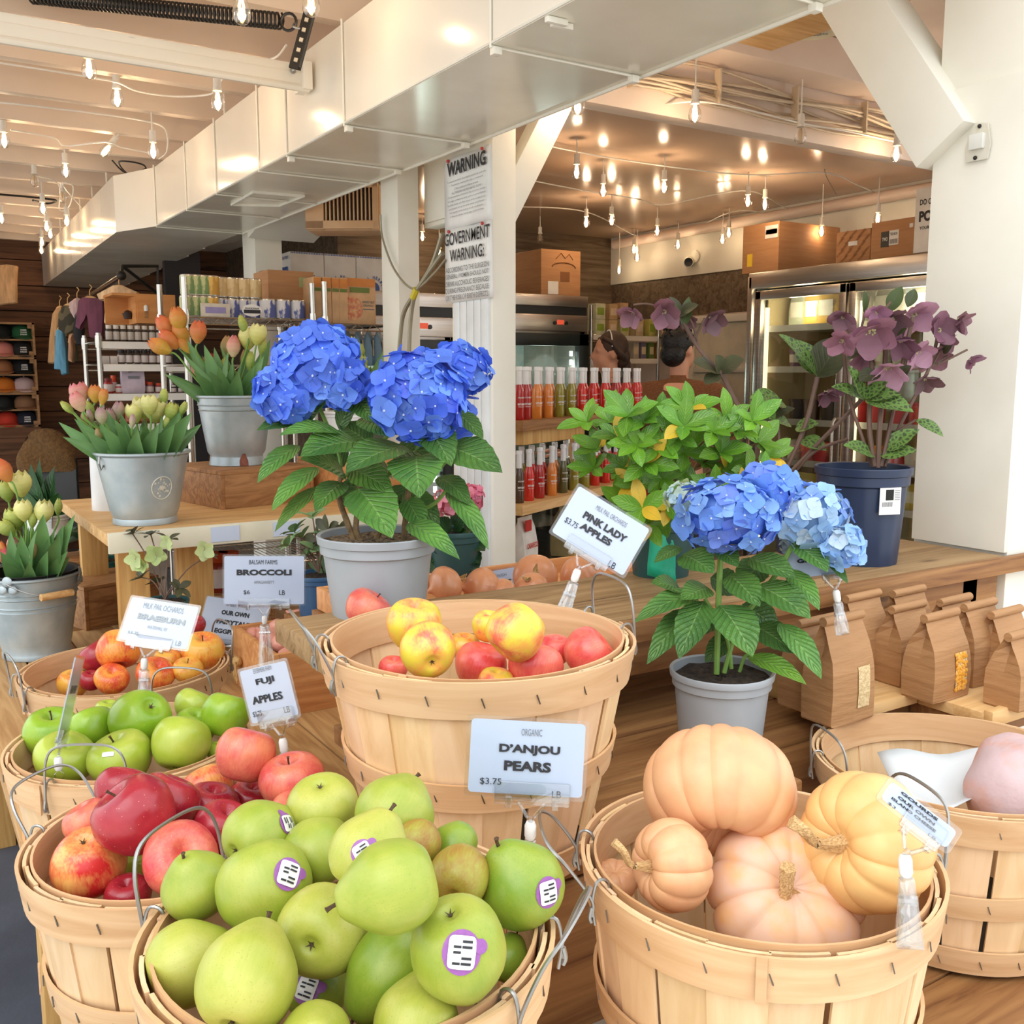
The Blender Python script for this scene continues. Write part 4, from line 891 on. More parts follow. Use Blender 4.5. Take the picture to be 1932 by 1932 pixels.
# ---------------------------------------------------------------- pumpkins
M['pumpkin'] = mat('tan_pumpkin_skin', S(222, 172, 126), .42, col2=S(216, 158, 116), scale=2.2, detail=5, bump=.03, bscale=30, coat=.08, sss=.05)
M['pumpkin_p'] = mat('powdery_pumpkin_skin', S(222, 182, 156), .5, col2=S(224, 170, 114), scale=2.6, detail=4, lo=.4, hi=.7)
M['pumpkin_y'] = mat('yellow_pumpkin_skin', S(232, 188, 122), .42, col2=S(226, 174, 110), scale=2, coat=.06)
M['pstem'] = mat('corky_stem', S(226, 188, 134), .8, scale=18, stretch=(3, 3, .6), col2=S(176, 136, 86), bump=.4)
def pumpkin(cx, cy, wpx, z, axis, hs, label, mk, stem=None, ribs=10, depthrib=.09, seed=0, blossom=True):
    p = atZ(cx, cy, z); r = wpx / 2 * depth(p) / FPX; rr = random.Random(seed)
    ribw = [rr.uniform(.75, 1.25) for _ in range(ribs)]; tot = sum(ribw); edges = [0]
    for q in ribw: edges.append(edges[-1] + q / tot * 2 * PI)
    def fn(a, zz):
        a = a % (2 * PI)
        for k in range(ribs):
            if edges[k] <= a <= edges[k + 1]:
                f = (a - edges[k]) / (edges[k + 1] - edges[k]); return 1 - depthrib * (1 - math.sin(PI * f) ** .55)
        return 1
    prof = [(q.x, q.y) for q in bez([V(x) for x in ((0, -.42, 0), (.1, -.52, 0), (.35, -.72, 0), (.68, -.66, 0), (.93, -.34, 0), (1, .02, 0), (.92, .38, 0), (.66, .68, 0), (.36, .72, 0), (.14, .58, 0), (0, .52, 0))], 4)]
    mb = MB(); n = ribs * 12; vs = []; fs = []
    for (q, zz) in prof:
        q = max(q, 0)
        for k in range(n):
            a = 2 * PI * k / n; g = fn(a, zz); s = q * g; vs.append((s * math.cos(a), s * math.sin(a), zz * (1 - (1 - g) * .9 * (1 if q > .2 else q / .2))))
    for i in range(len(prof) - 1):
        for k in range(n): fs.append([i * n + k, i * n + (k + 1) % n, (i + 1) * n + (k + 1) % n, (i + 1) * n + k])
    mb.add(vs, fs); o = mb.build('pumpkin', M[mk]); o.data.shade_smooth() if hasattr(o.data, 'shade_smooth') else None
    o.location = p; o.scale = (r, r, r * hs); o.rotation_euler = (align(screen_dir(*axis)) @ rotz(seed)).to_euler(); tag(o, label, 'pumpkin', None)
    mw = Matrix.LocRotScale(o.location, o.rotation_euler, o.scale); inv = mw.inverted()
    if stem:
        P0 = mw @ V((0, 0, .46)); P = [P0, *[atD(x, y, depth(P0) + zz) for x, y, zz in stem]]
        pts = [inv @ q for q in bez(P, 6)]; m_ = len(pts); ms = MB()
        vs = []; fs = []; n = 20
        for i, q in enumerate(pts):
            t = (pts[min(i + 1, m_ - 1)] - pts[max(i - 1, 0)]); A = align(t); f = i / (m_ - 1); rad = .075 + .11 * max(0, 1 - f * 3.5) ** 1.5 + .02 * f ** 4
            for k in range(n): a = 2 * PI * k / n; rr_ = rad * (1 + .13 * math.cos(5 * a + f * 1.2)); vs.append(q + A @ V((rr_ * math.cos(a), rr_ * math.sin(a), 0)))
        for i in range(m_ - 1):
            for k in range(n): fs.append([i * n + k, i * n + (k + 1) % n, (i + 1) * n + (k + 1) % n, (i + 1) * n + k])
        fs.append([(m_ - 1) * n + k for k in range(n)]); ms.add(vs, fs); ms.build('stem', M['pstem'], o)
    if blossom: MB().ball((0, 0, -.44), (.11, .11, .05), 12, 6).build('blossom_end', M['calyx'], o)
    return o
zr = RIM['pump']
pumpkin(1357, 1492, 286, zr + .055, (-.12, -.55, -.95), .93, 'biggest tan pumpkin at the back with its blossom scar facing forward', 'pumpkin', None, 12, .05, 3)
bpy.context.view_layer.update()
o = bpy.data.objects['pumpkin']; o.rotation_euler = (align(screen_dir(.1, .78, -.66)) @ rotz(3)).to_euler()
pumpkin(1268, 1632, 172, zr + .015, (-.88, .05, .35), .95, 'small tan pumpkin on its side with a thick pale stem', 'pumpkin', [(1192, 1632, -.01), (1178, 1608, -.02), (1158, 1588, -.02)], 10, .06, 5)
pumpkin(1481, 1690, 300, zr - .03, (.02, .62, .78), .66, 'flat pinkish pumpkin in front with its stem standing straight up', 'pumpkin_p', [(1480, 1700, -.008), (1483, 1672, -.016), (1487, 1636, -.02)], 10, .10, 8)
pumpkin(1634, 1588, 262, zr + .035, (-.78, .12, .45), .92, 'yellow-tan pumpkin on its side under the tilted sign', 'pumpkin_y', [(1545, 1592, -.01), (1520, 1570, -.03), (1492, 1550, -.03)], 11, .06, 11)
pumpkin(1160, 1660, 90, zr - .05, (0, .8, .3), .8, 'small pumpkin mostly hidden under the side-lying one', 'pumpkin', None, 9, .07, 2)
# dusky squash and paper in the right basket
p = atD(1930, 1492, 1.5); mb = MB()
mb.lathe([(q.x, q.y) for q in bez([V(x) for x in ((0, -.075, 0), (.05, -.07, 0), (.082, -.03, 0), (.086, .01, 0), (.06, .05, 0), (.035, .085, 0), (.0, .1, 0))], 4)], 28, fn=lambda a, z: 1 + .03 * math.sin(4 * a) + .02 * math.sin(7 * a + z * 30), rot=align((.5, .75, .5)))
o = tag(mb.build('winter_squash', mat('dusky_squash_skin', S(204, 178, 180), .6, col2=S(216, 152, 124), scale=14, lo=.45, hi=.72, bump=.25, bscale=40), loc=p), 'dusty pink warted squash in the nearly empty basket', 'squash')
c = V(BK['right'].location); g = []; rimz = RIM['right']
def pp(x, y, z): return atZ(x, y, z)
TL, TR, BR_, BL_ = pp(1665, 1468, rimz - .045), pp(1888, 1440, rimz - .04), pp(1900, 1505, rimz - .1), pp(1700, 1512, rimz - .09)
TL = atD(1655, 1420, 1.63); TR = atD(1890, 1415, 1.60); BR_ = atD(1905, 1500, 1.50); BL_ = atD(1735, 1530, 1.46)
for j in range(9):
    row = []
    for i in range(13):
        u, v_ = i / 12, j / 8; q = TL.lerp(TR, u).lerp(BL_.lerp(BR_, u), v_); q.z += .006 * math.sin(u * 9 + v_ * 2) - .03 * math.sin(PI * v_) * .6; row.append(q)
    g.append(row)
o = tag(MB().sheet(g).build('paper_liner', mat('waxed_paper', S(214, 218, 220), .45, scale=5)), 'crumpled white paper sheet lying inside the nearly empty basket', 'paper')
so = o.modifiers.new('thick', 'SOLIDIFY'); so.thickness = .001
# ================================================================ price signs in clear clips
def sign(label, cn, lines, down=None, ball=.012, clip=.05, yaw=None, clipdir=None, fade='ink', hold=(.5, .64), clipw=.02, name='price_sign'):
    """cn: photo corners TL, TR, BR, BL with their distances. lines: (text, u, v, width share, height share, bold, slant)"""
    TL, TR, BR_, BL_ = [atD(*q) for q in cn]; base = (BL_ + BR_) / 2
    t = thing(name, label, 'price sign', tuple(base)); o = base.copy()
    ex = ((TR - TL) + (BR_ - BL_)) / 2; ey = ((TL - BL_) + (TR - BR_)) / 2; W = ex.length; ex.normalize(); ey = ey - ex * ey.dot(ex); H = ey.length; ey.normalize(); nz = ex.cross(ey)
    if nz.dot(EYE - base) < 0: pass
    A = Matrix((ex, ey, nz)).transposed()
    def slab(mb, cx, cy, w, h, d, z=0, r=.004):
        pl = []
        for sx, sy, a0 in ((1, 1, 0), (-1, 1, 90), (-1, -1, 180), (1, -1, 270)):
            for k in range(4): a = math.radians(a0 + 30 * k); pl.append((cx + sx * (w / 2 - r) + r * math.cos(a), cy + sy * (h / 2 - r) + r * math.sin(a)))
        mb.prism(pl, z - d / 2, z + d / 2, A)
    mb = MB(); slab(mb, 0, H / 2, W - .008, H - .008, .0006); mb.build('paper_card', M['paper'], t, smooth=False)
    mb = MB(); slab(mb, 0, H / 2, W, H, .0022); mb.build('plastic_sleeve', M['sleeve'], t, smooth=False)
    mb = MB(); mp = MB(); F = 1 if nz.dot(EYE - base) > 0 else -1
    for s, u, v, wf, hf, b, sl in lines:
        text(mp if sl < 0 else mb, s, A @ V(((u - .5) * W, v * H, .0014)), ex, ey, W * wf, H * hf, bold=b, slant=max(0, sl))
    if mb.v: mb.build('lettering', M[fade], t)
    if mp.v: mp.build('small_lettering', M['ink_grey'] if fade == 'ink' else M[fade], t)
    hw = W * hold[1] / 2; hx = (hold[0] - .5) * W
    mb = MB(); slab(mb, hx, .006, hw * 2, .024, .005, .0018, .002); slab(mb, hx, .002, hw * 2, .009, .008, -.001, .002)
    for s in (-1, 1): slab(mb, hx + s * hw * .62, -.004, .007, .012, .010, 0, .001)
    J = A @ V((hx, -.024, 0))
    for s in (-1, 1): mb.tube([A @ V((hx + s * .014, -.004, 0)), A @ V((hx + s * .003, -.02, 0))], .0022, 6)
    mb.tube([A @ V((hx, -.018, 0)), J], .003, 6); mb.build('clear_holder', M['clear'], t, bevel=.0006)
    dn = (V(down) if down else -ey).normalized(); A2 = align(-dn, ex)
    MB().lathe([(0, -.0), (.0045, 0), (.0062, -.004), (.0062, -.016), (.0045, -.02), (0, -.02)], 12, J, rot=A2).build('white_joint', M['label'], t)
    K = J + dn * .02; side = A2 @ V((1, 0, 0)); fr = dn.cross(side).normalized()
    if clipdir: fr = V(clipdir).normalized(); side = fr.cross(dn).normalized()
    mb = MB(); cw = clipw
    for s in (-1, 1):
        prof = [(0.002, 0), (.007, .004), (.003, .016), (.006, .026), (.009, .036), (.0035, .05), (.002, .055)]
        rows = [[K + dn * (z * clip / .05) + fr * s * x + side * yy for yy in (-cw / 2 * (.55 + .45 * z / .05), cw / 2 * (.55 + .45 * z / .05))] for x, z in prof]
        b2 = MB().sheet(rows); mb.add(b2.v, b2.f)
    mb.tube([K + side * -cw * .35 + dn * .02, K + side * cw * .35 + dn * .02], .0035, 8)
    q = mb.build('clear_clip', M['clear'], t); so = q.modifiers.new('thick', 'SOLIDIFY'); so.thickness = .0016
    for ch in t.children: ch.location = V(ch.location)
    return t
def flat(x0, y0, x1, y1, d): return ((x0, y0, d), (x1, y0, d), (x1, y1, d), (x0, y1, d))
sign("rectangular card reading D'ANJOU PEARS in a clear clip behind the pears", ((881, 1347, 1.03), (1109, 1360, 1.03), (1105, 1513, 1.03), (874, 1500, 1.03)),
     [('ORGANIC', .53, .82, .17, .085, .0, -1), ("D\u2019ANJOU", .52, .60, .50, .13, .045, 0), ('PEARS', .51, .40, .385, .125, .045, 0), ('$3.75', .215, .19, .175, .09, .0, 0), ('LB', .76, .075, .075, .085, .0, 0)], down=(.02, .05, -1), clip=.06, hold=(.56, .62))
sign('tilted card reading PINK LADY APPLES clipped to the raised basket', ((1082, 905, 1.50), (1226, 993, 1.50), (1176, 1093, 1.48), (1035, 1005, 1.48)),
     [('MILK PAIL ORCHARDS', .52, .80, .40, .085, .0, -1), ('PINK LADY', .52, .585, .56, .125, .05, 0), ('APPLES', .47, .40, .40, .12, .05, 0), ('$3.75', .17, .34, .16, .11, .0, 0), ('LB', .80, .10, .085, .11, .0, 0)], down=tuple(screen_dir(-.35, -1, 0)), clip=.066, hold=(.5, .55), clipw=.026)
sign('card reading BRAEBURN in faded grey letters above the rear apples', ((234, 1120, 1.84), (369, 1141, 1.84), (354, 1230, 1.80), (219, 1209, 1.80)),
     [('MILK PAIL OCHARDS', .5, .82, .56, .12, .0, -1), ('BRAEBURN', .52, .58, .66, .12, .05, 0), ('WATERMILL NY', .5, .38, .28, .07, 0, -1), ('$3.75', .2, .2, .15, .09, 0, 0), ('LB', .84, .14, .075, .10, 0, 0)], fade='ink_pale', down=tuple(screen_dir(.0, -1, 0)), clip=.07, hold=(.45, .62), clipw=.024)
sign('card reading BALSAM FARMS BROCCOLI standing on the shallot crate', flat(420, 1046, 577, 1143, 2.36),
     [('BALSAM FARMS', .49, .85, .34, .085, .0, 0), ('BROCCOLI', .5, .65, .66, .115, .05, 0), ('AMAGANSETT', .5, .46, .24, .055, 0, -1), ('$6', .29, .26, .075, .09, 0, 0), ('LB', .715, .26, .07, .09, 0, 0)], down=tuple(screen_dir(.05, -1, 0)), clip=.10, hold=(.5, .62), clipw=.036)
sign('narrow angled card reading FUJI APPLES above the stemmed pink apple', ((455, 1261, 1.40), (549, 1238, 1.34), (569, 1353, 1.34), (474, 1371, 1.40)),
     [('ESTERMERE FARM', .5, .90, .36, .075, .0, -1), ('FUJI', .5, .70, .36, .13, .03, 0), ('APPLES', .46, .42, .60, .13, .03, 0), ('$3.75', .2, .19, .18, .10, 0, 0), ('LB', .78, .17, .11, .10, 0, 0)], down=tuple(screen_dir(.18, -1, .1)), clip=.05, hold=(.55, .7), clipw=.018)
sign('partly hidden lilac card reading OUR OWN FAIRYTALE EGGPLANT behind the BROCCOLI card', ((376, 1121, 3.05), (500, 1137, 3.05), (492, 1228, 3.0), (368, 1208, 3.0)),
     [('AMBER WAVES', .5, .86, .34, .08, 0, -1), ('OUR OWN', .5, .68, .42, .10, .05, 0), ('FAIRYTALE', .5, .48, .5, .10, .05, 0), ('EGGPLANT', .5, .28, .5, .10, .05, 0), ('$6', .15, .1, .06, .08, 0, 0)], down=tuple(screen_dir(0, -1, 0)), clip=.07)
# seen almost edge-on
sign('card seen edge-on above the green apples in a clear clip', ((143, 1238, 1.42), (156, 1236, 1.54), (128, 1397, 1.52), (104, 1398, 1.41)), [('GRANNY SMITH', .5, .6, .6, .1, .04, 0)], down=tuple(screen_dir(.05, -1, 0)), clip=.06, hold=(.5, .6), clipw=.024)
sign('tilted see-through card leaning over the yellow-tan pumpkin', ((1592, 1392, .93), (1725, 1500, .91), (1788, 1611, .89), (1649, 1509, .91)), [('GOURDS', .45, .74, .5, .1, .05, 0), ('OUR OWN', .45, .55, .5, .1, .05, 0), ('ISLAND CHEESE', .45, .38, .6, .09, .04, 0), ('$3', .2, .16, .1, .1, 0, 0), ('LB', .75, .16, .1, .1, 0, 0)], down=tuple(screen_dir(.0, -1, .15)), clip=.055, hold=(.62, .5), clipw=.022)
sign('card half hidden behind the pale blue hydrangea, clipped to a brown bag', ((1470, 1040, 1.66), (1568, 1030, 1.66), (1586, 1085, 1.64), (1486, 1098, 1.64)), [('GRITS', .5, .6, .5, .14, .05, 0)], down=tuple(screen_dir(.15, -1, 0)), clip=.05, hold=(.85, .4))
sign('lilac card lying behind the onions against the pillar', ((905, 1078, 2.30), (980, 1066, 2.30), (982, 1105, 2.28), (907, 1118, 2.28)), [('SPANISH', .5, .65, .4, .14, .0, -1), ('ONIONS', .55, .3, .5, .2, .05, 0)], down=(0, 0, -1), clip=.05)
# ================================================================ plants
def leaf_mat(name, c1, c2, vein, rough=.38, quilt=.5, freq=9.0, slope=5.5, mottle=None, transl=.12):
    m, n, l, p = _new(name); p.inputs['Roughness'].default_value = rough
    uv = n.new('ShaderNodeUVMap'); sp = n.new('ShaderNodeSeparateXYZ'); l.new(uv.outputs[0], sp.inputs[0])
    def mth(op, a, b=None, c=None):
        q = n.new('ShaderNodeMath'); q.operation = op
        for i, x in enumerate((a, b, c)):
            if x is None: continue
            if isinstance(x, (int, float)): q.inputs[i].default_value = x
            else: l.new(x, q.inputs[i])
        return q.outputs[0]
    a = mth('ABSOLUTE', mth('SUBTRACT', sp.outputs[0], .5)); s = mth('MULTIPLY_ADD', sp.outputs[1], freq, mth('MULTIPLY', a, -slope))
    wv = mth('ABSOLUTE', mth('SINE', mth('MULTIPLY', s, PI)))                    # 0 on a side vein
    v1 = mth('SUBTRACT', 1.0, mth('MINIMUM', mth('MULTIPLY', wv, 5.0), 1.0)); v2 = mth('SUBTRACT', 1.0, mth('MINIMUM', mth('MULTIPLY', a, 40.0), 1.0))
    v = mth('MAXIMUM', mth('MULTIPLY', v1, .55), v2)
    tc = n.new('ShaderNodeTexCoord'); nz = n.new('ShaderNodeTexNoise'); nz.inputs['Scale'].default_value = 14; l.new(tc.outputs['Object'], nz.inputs[0])
    rp = n.new('ShaderNodeValToRGB'); rp.color_ramp.elements[0].position = .35; rp.color_ramp.elements[1].position = .65; rp.color_ramp.elements[0].color = c1; rp.color_ramp.elements[1].color = c2; l.new(nz.outputs[0], rp.inputs[0])
    at = n.new('ShaderNodeAttribute'); at.attribute_name = 'Col'
    mu = n.new('ShaderNodeMix'); mu.data_type = 'RGBA'; mu.blend_type = 'MULTIPLY'; mu.inputs[0].default_value = 1; l.new(rp.outputs[0], mu.inputs[6]); l.new(at.outputs['Color'], mu.inputs[7])
    base = mu.outputs[2]
    if mottle:
        vo = n.new('ShaderNodeTexVoronoi'); vo.feature = 'DISTANCE_TO_EDGE'; vo.inputs['Scale'].default_value = 95; l.new(tc.outputs['Object'], vo.inputs[0])
        r3 = n.new('ShaderNodeValToRGB'); r3.color_ramp.elements[0].position = .08; r3.color_ramp.elements[1].position = .22; r3.color_ramp.elements[0].color = (.85, .85, .85, 1); r3.color_ramp.elements[1].color = (0, 0, 0, 1); l.new(vo.outputs['Distance'], r3.inputs[0])
        mo = n.new('ShaderNodeMix'); mo.data_type = 'RGBA'; l.new(r3.outputs[0], mo.inputs[0]); l.new(base, mo.inputs[6]); mo.inputs[7].default_value = mottle; base = mo.outputs[2]
    mx = n.new('ShaderNodeMix'); mx.data_type = 'RGBA'; l.new(mth('MULTIPLY', v, .6), mx.inputs[0]); l.new(base, mx.inputs[6]); mx.inputs[7].default_value = vein
    l.new(mx.outputs[2], p.inputs['Base Color'])
    if quilt:
        nf = n.new('ShaderNodeTexNoise'); nf.inputs['Scale'].default_value = 160; l.new(tc.outputs['Object'], nf.inputs[0])
        b = n.new('ShaderNodeBump'); b.inputs['Strength'].default_value = quilt; b.inputs['Distance'].default_value = .004
        l.new(mth('ADD', mth('MINIMUM', mth('MULTIPLY', wv, 1.6), 1.0), mth('MULTIPLY', nf.outputs[0], .7)), b.inputs['Height']); l.new(b.outputs[0], p.inputs['Normal'])
    if transl:
        o = n['Material Output']; t = n.new('ShaderNodeBsdfTranslucent'); l.new(mx.outputs[2], t.inputs[0]); ms = n.new('ShaderNodeMixShader'); ms.inputs[0].default_value = transl
        l.new(p.outputs[0], ms.inputs[1]); l.new(t.outputs[0], ms.inputs[2]); l.new(ms.outputs[0], o.inputs[0])
    return m
M['leaf_hyd'] = leaf_mat('hydrangea_leaf', S(92, 138, 60), S(66, 110, 50), S(146, 180, 104), .36, .7)
M['leaf_gard'] = leaf_mat('gardenia_leaf', S(104, 152, 40), S(78, 128, 34), S(160, 194, 84), .22, .35, 7)
M['leaf_hell'] = leaf_mat('mottled_leaf', S(70, 84, 50), S(58, 70, 44), S(120, 130, 80), .42, .2, 6, mottle=S(112, 150, 70))
M['leaf_hell_d'] = leaf_mat('dusky_leaf', S(84, 88, 60), S(66, 68, 48), S(112, 100, 78), .45, .2, 6)
M['leaf_tulip'] = leaf_mat('tulip_leaf', S(96, 142, 76), S(76, 124, 66), S(130, 168, 110), .42, .05, 0, 0)
M['leaf_dark'] = leaf_mat('dark_leaf', S(44, 84, 40), S(32, 66, 34), S(84, 120, 70), .35, .3)
M['stem_g'] = mat('green_stem', S(122, 160, 70), .5, col2=S(100, 140, 60))
M['stem_b'] = mat('brown_stem', S(140, 112, 76), .8, scale=60, col2=S(96, 74, 48), bump=.4)
M['stem_p'] = mat('purple_brown_stem', S(112, 86, 70), .6, col2=S(92, 66, 56))
M['soil'] = mat('dark_soil', S(70, 54, 42), .95, scale=90, col2=S(34, 27, 22), detail=8, bump=1, bscale=140)
M['perlite_soil'] = mat('crumbly_soil', S(150, 128, 100), .95, scale=110, col2=S(66, 52, 40), detail=8, bump=1, bscale=140)
M['petal'] = mat('petal_by_colour', (1, 1, 1, 1), .55, attr=True, scale=40, col2=(.9, .9, .9, 1), transl=.25)
M['petal_soft'] = mat('soft_petal', (1, 1, 1, 1), .45, attr=True, scale=30, col2=(.92, .92, .92, 1), transl=.3)
def S3(r, g, b): return S(r, g, b)[:3]
SHAPE = {'ovate': lambda t: (math.sin(PI * min(1, t) ** .78) ** .85) if 0 < t < 1 else 0, 'lance': lambda t: math.sin(PI * t ** .7) ** .9 if 0 < t < 1 else 0,
         'tulip': lambda t: (min(1, .55 + t * 1.2) * (1 - t ** 2.6)), 'ellip': lambda t: math.sin(PI * t) ** .8 if 0 < t < 1 else 0}
def leaf(mb, base, tip, w, nrm, bend=.0, fold=.12, ser=0, n=12, mi=0, shape='ovate', col=(1, 1, 1), tw=0, wav=0, cols=6):
    base, tip = V(base), V(tip); ax = tip - base; L = ax.length
    if L < 1e-5: return
    nrm = V(nrm); nrm = nrm - ax * (nrm.dot(ax) / L ** 2)
    if nrm.length < 1e-5: nrm = V((0, 0, 1))
    nrm.normalize(); side = ax.normalized().cross(nrm); g = []
    for i in range(n + 1):
        t = i / n; c = base + ax * t + nrm * (bend * 4 * t * (1 - t) * L); hw = w / 2 * SHAPE[shape](t)
        if ser and i % 2: hw *= 1 - ser
        s_ = side * math.cos(tw * t) + nrm * math.sin(tw * t); n_ = nrm * math.cos(tw * t) - side * math.sin(tw * t)
        row = []
        for k in range(cols + 1):
            x = -1 + 2 * k / cols; row.append(c + s_ * (hw * x) + n_ * (fold * hw * 1.6 * (x * x)) + n_ * (wav * w * math.sin(t * 14 + (3 if x > 0 else 0)) * abs(x)))
        g.append(row)
    mb.sheet(g, mi, col)
def PXL(mb, D, lst, ser=.06, dz=0, hint=None, **k):
    """leaves from photo pixels: (bx, by, tx, ty, width px, depth shift of base, of tip, bend, tint)"""
    for q in lst:
        bx, by, tx, ty, wp = q[:5]; d0 = q[5] if len(q) > 5 else 0; d1 = q[6] if len(q) > 6 else -.03; bd = q[7] if len(q) > 7 else .06; tn = q[8] if len(q) > 8 else R.uniform(.85, 1.15)
        col = tn if isinstance(tn, tuple) else (tn, tn, tn * .95)
        leaf(mb, atD(bx, by, D + d0), atD(tx, ty, D + d1), wp * 1.15 * D / FPX, hint or (screen_dir(R.uniform(-.2, .2), .75, .8)), bend=bd, ser=ser, col=col, **k)
def petal(mb, c, d, up, L, w, cup, col, col2=None, n=4, m=4, base=.15, point=.8):
    """petal from c along d, lying across up"""
    d = V(d).normalized(); up = V(up); up = (up - d * up.dot(d)).normalized(); sd = d.cross(up); g = []
    for i in range(n + 1):
        t = i / n; hw = w / 2 * (base + (1 - base) * math.sin(PI * min(1, t * .92 + .04) ** point)); row = []
        for k in range(m + 1):
            x = -1 + 2 * k / m; row.append(V(c) + d * (L * t) * (1 - .06 * x * x) + sd * (hw * x) + up * (cup * L * (t * t) + cup * .5 * w * x * x))
        g.append(row)
    cl = [tuple(a + (b - a) * ((i + .5) / n) for a, b in zip(col, col2 or col)) for i in range(n) for k in range(m)]
    mb.sheet(g, 0, cl)
def floret(mb, c, nrm, r, col, eye=S3(214, 226, 250), n=3, m=3, cup=.18):
    nrm = V(nrm).normalized(); A = align(nrm) @ rotz(R.uniform(0, PI))
    for k in range(4):
        a = k * PI / 2 + R.uniform(-.1, .1); d = A @ V((math.cos(a), math.sin(a), R.uniform(-.25, .25))); g = R.uniform(.93, 1.07)
        cc = tuple(x * g for x in col); petal(mb, V(c) + nrm * .0006 * k, d, nrm, r, r * 1.18, cup * R.uniform(-.4, 1), tuple(x * .9 for x in cc), cc, n, m, .2, .95)
    mb.ball(V(c) + nrm * .0015, r * .085, 5, 4, col=eye)
def flower_head(parent, name, blobs, D, cols, size, o, n_per=80, flat=.8, mesh_name=None):
    """blobs: (px, py, rx px, ry px, depth shift)"""
    mb = MB()
    for bx, by, rx, ry, dd in blobs:
        c = atD(bx, by, D + dd); s = (D + dd) / FPX; rx *= s; ry *= s; rz = (rx + ry) / 2 * flat; N = int(n_per * (rx * ry) / (.09 * .09)) + 14
        mb.ball(c - o, (1, 1, 1), 14, 10, col=tuple(x * .8 for x in cols[0]), rot=Matrix((_rt * rx * .8, _up * ry * .8, _fw * rz * .8)).transposed())
        for i in range(N):
            z = 1 - 2 * (i + .5) / N; a = i * 2.399963; q = math.sqrt(1 - z * z); u = V((q * math.cos(a), q * math.sin(a), z))
            if u.z < -.55: continue
            nrm = (_rt * u.x / rx + _up * u.y / ry - _fw * u.z / rz).normalized(); nrm = (nrm + V((R.uniform(-.35, .35), R.uniform(-.35, .35), R.uniform(-.25, .35)))).normalized()
            k = R.uniform(.86, 1.02); p = c + _rt * (u.x * rx * k) + _up * (u.y * ry * k) - _fw * (u.z * rz * k); cc = R.choice(cols); g = R.uniform(.85, 1.12)
            floret(mb, p - o, nrm, size * R.uniform(.85, 1.1), tuple(x * g for x in cc))
    return mb.build(name, M['petal'], parent)
def pot(parent, r, h, m, soil, rim=.018, br=.78, o=(0, 0, 0), ribs=0, soilz=.9):
    fn = (lambda a, z: 1 + .012 * math.cos(ribs * a) if z < h * .7 else 1) if ribs else None
    MB().lathe([(0, 0), (r * br, 0), (r * (br + (1 - br) * .8) * .97, h - rim * 2.2), (r * .985, h - rim * 2), (r * .99, h - rim), (r * 1.03, h - rim * .9), (r * 1.045, h - .002), (r * 1.03, h), (r * .97, h - .002), (r * .95, h * soilz - .01)], max(48, ribs * 6), o, fn=fn).build('pot', m, parent)
    mb = MB(); n = 20; rows = []
    for i in range(7):
        rr_ = r * .955 * i / 6; rows.append([V(o) + V((rr_ * math.cos(2 * PI * k / n), rr_ * math.sin(2 * PI * k / n), h * soilz + R.uniform(-.003, .005))) for k in range(n)])
    mb.sheet(rows, closed=True, uv=False); mb.build('soil', soil, parent)
class Rel(MB):
    """collects world-placed geometry and stores it relative to a thing"""
    def __init__(s, t): super().__init__(); s.o = V(t.location)
    def build(s, name, m, parent, **k):
        s.v = [tuple(V(v) - s.o) for v in s.v]; return super().build(name, m, parent, **k)
M['pot_grey'] = mat('grey_plastic_pot', S(160, 166, 172), .38)
M['pot_navy'] = mat('navy_plastic_pot', S(36, 52, 82), .35)
M['pot_navy2'] = mat('blue_plastic_pot', S(52, 92, 132), .4)
M['pot_teal'] = mat('teal_plastic_pot', S(40, 122, 122), .4)
M['pot_dark'] = mat('dark_green_pot', S(44, 84, 84), .4)
BLUE = [S3(96, 138, 246), S3(84, 122, 240), S3(108, 152, 252), S3(92, 132, 242), S3(116, 160, 250), S3(84, 122, 234)]
# ---- big blue hydrangea
D = 1.79; P = atD(714, 1100, D); base = V((P.x, P.y, TOPZ))
t = thing('potted_hydrangea', 'tall hydrangea with three deep blue flower heads in a large grey pot', 'potted plant', tuple(base))
pot(t, .105, .145, M['pot_grey'], M['perlite_soil'], .016, .80)
top = base + V((0, 0, .132)); st = Rel(t)
for pts in (((672, 1030), (655, 985), (640, 940), (642, 900)), ((690, 1032), (672, 1000), (678, 940), (680, 900)), ((702, 1035), (712, 1012), (728, 985)), ((762, 1025), (765, 980), (770, 930), (772, 880))):
    st.tube(bez([atD(x, y, D) for x, y in pts], 5), [.0062 - .0016 * i / 20 + R.uniform(-.0006, .0006) for i in range(5 * (len(pts) - 1) + 1)], 8)
st.build('woody_stem', M['stem_b'], t)
st = Rel(t)
for pts in (((642, 900), (640, 860), (612, 790), (585, 730)), ((680, 905), (700, 850), (735, 820), (790, 760)), ((772, 885), (790, 840), (830, 780), (868, 700)), ((642, 905), (690, 870), (720, 870)), ((770, 960), (800, 920), (850, 860)), ((770, 975), (820, 950), (845, 920)), ((680, 930), (720, 900), (780, 880))):
    st.tube(bez([atD(x, y, D + .01) for x, y in pts], 5), .0036, 7)
st.build('green_stem', M['stem_g'], t)
lf = Rel(t)
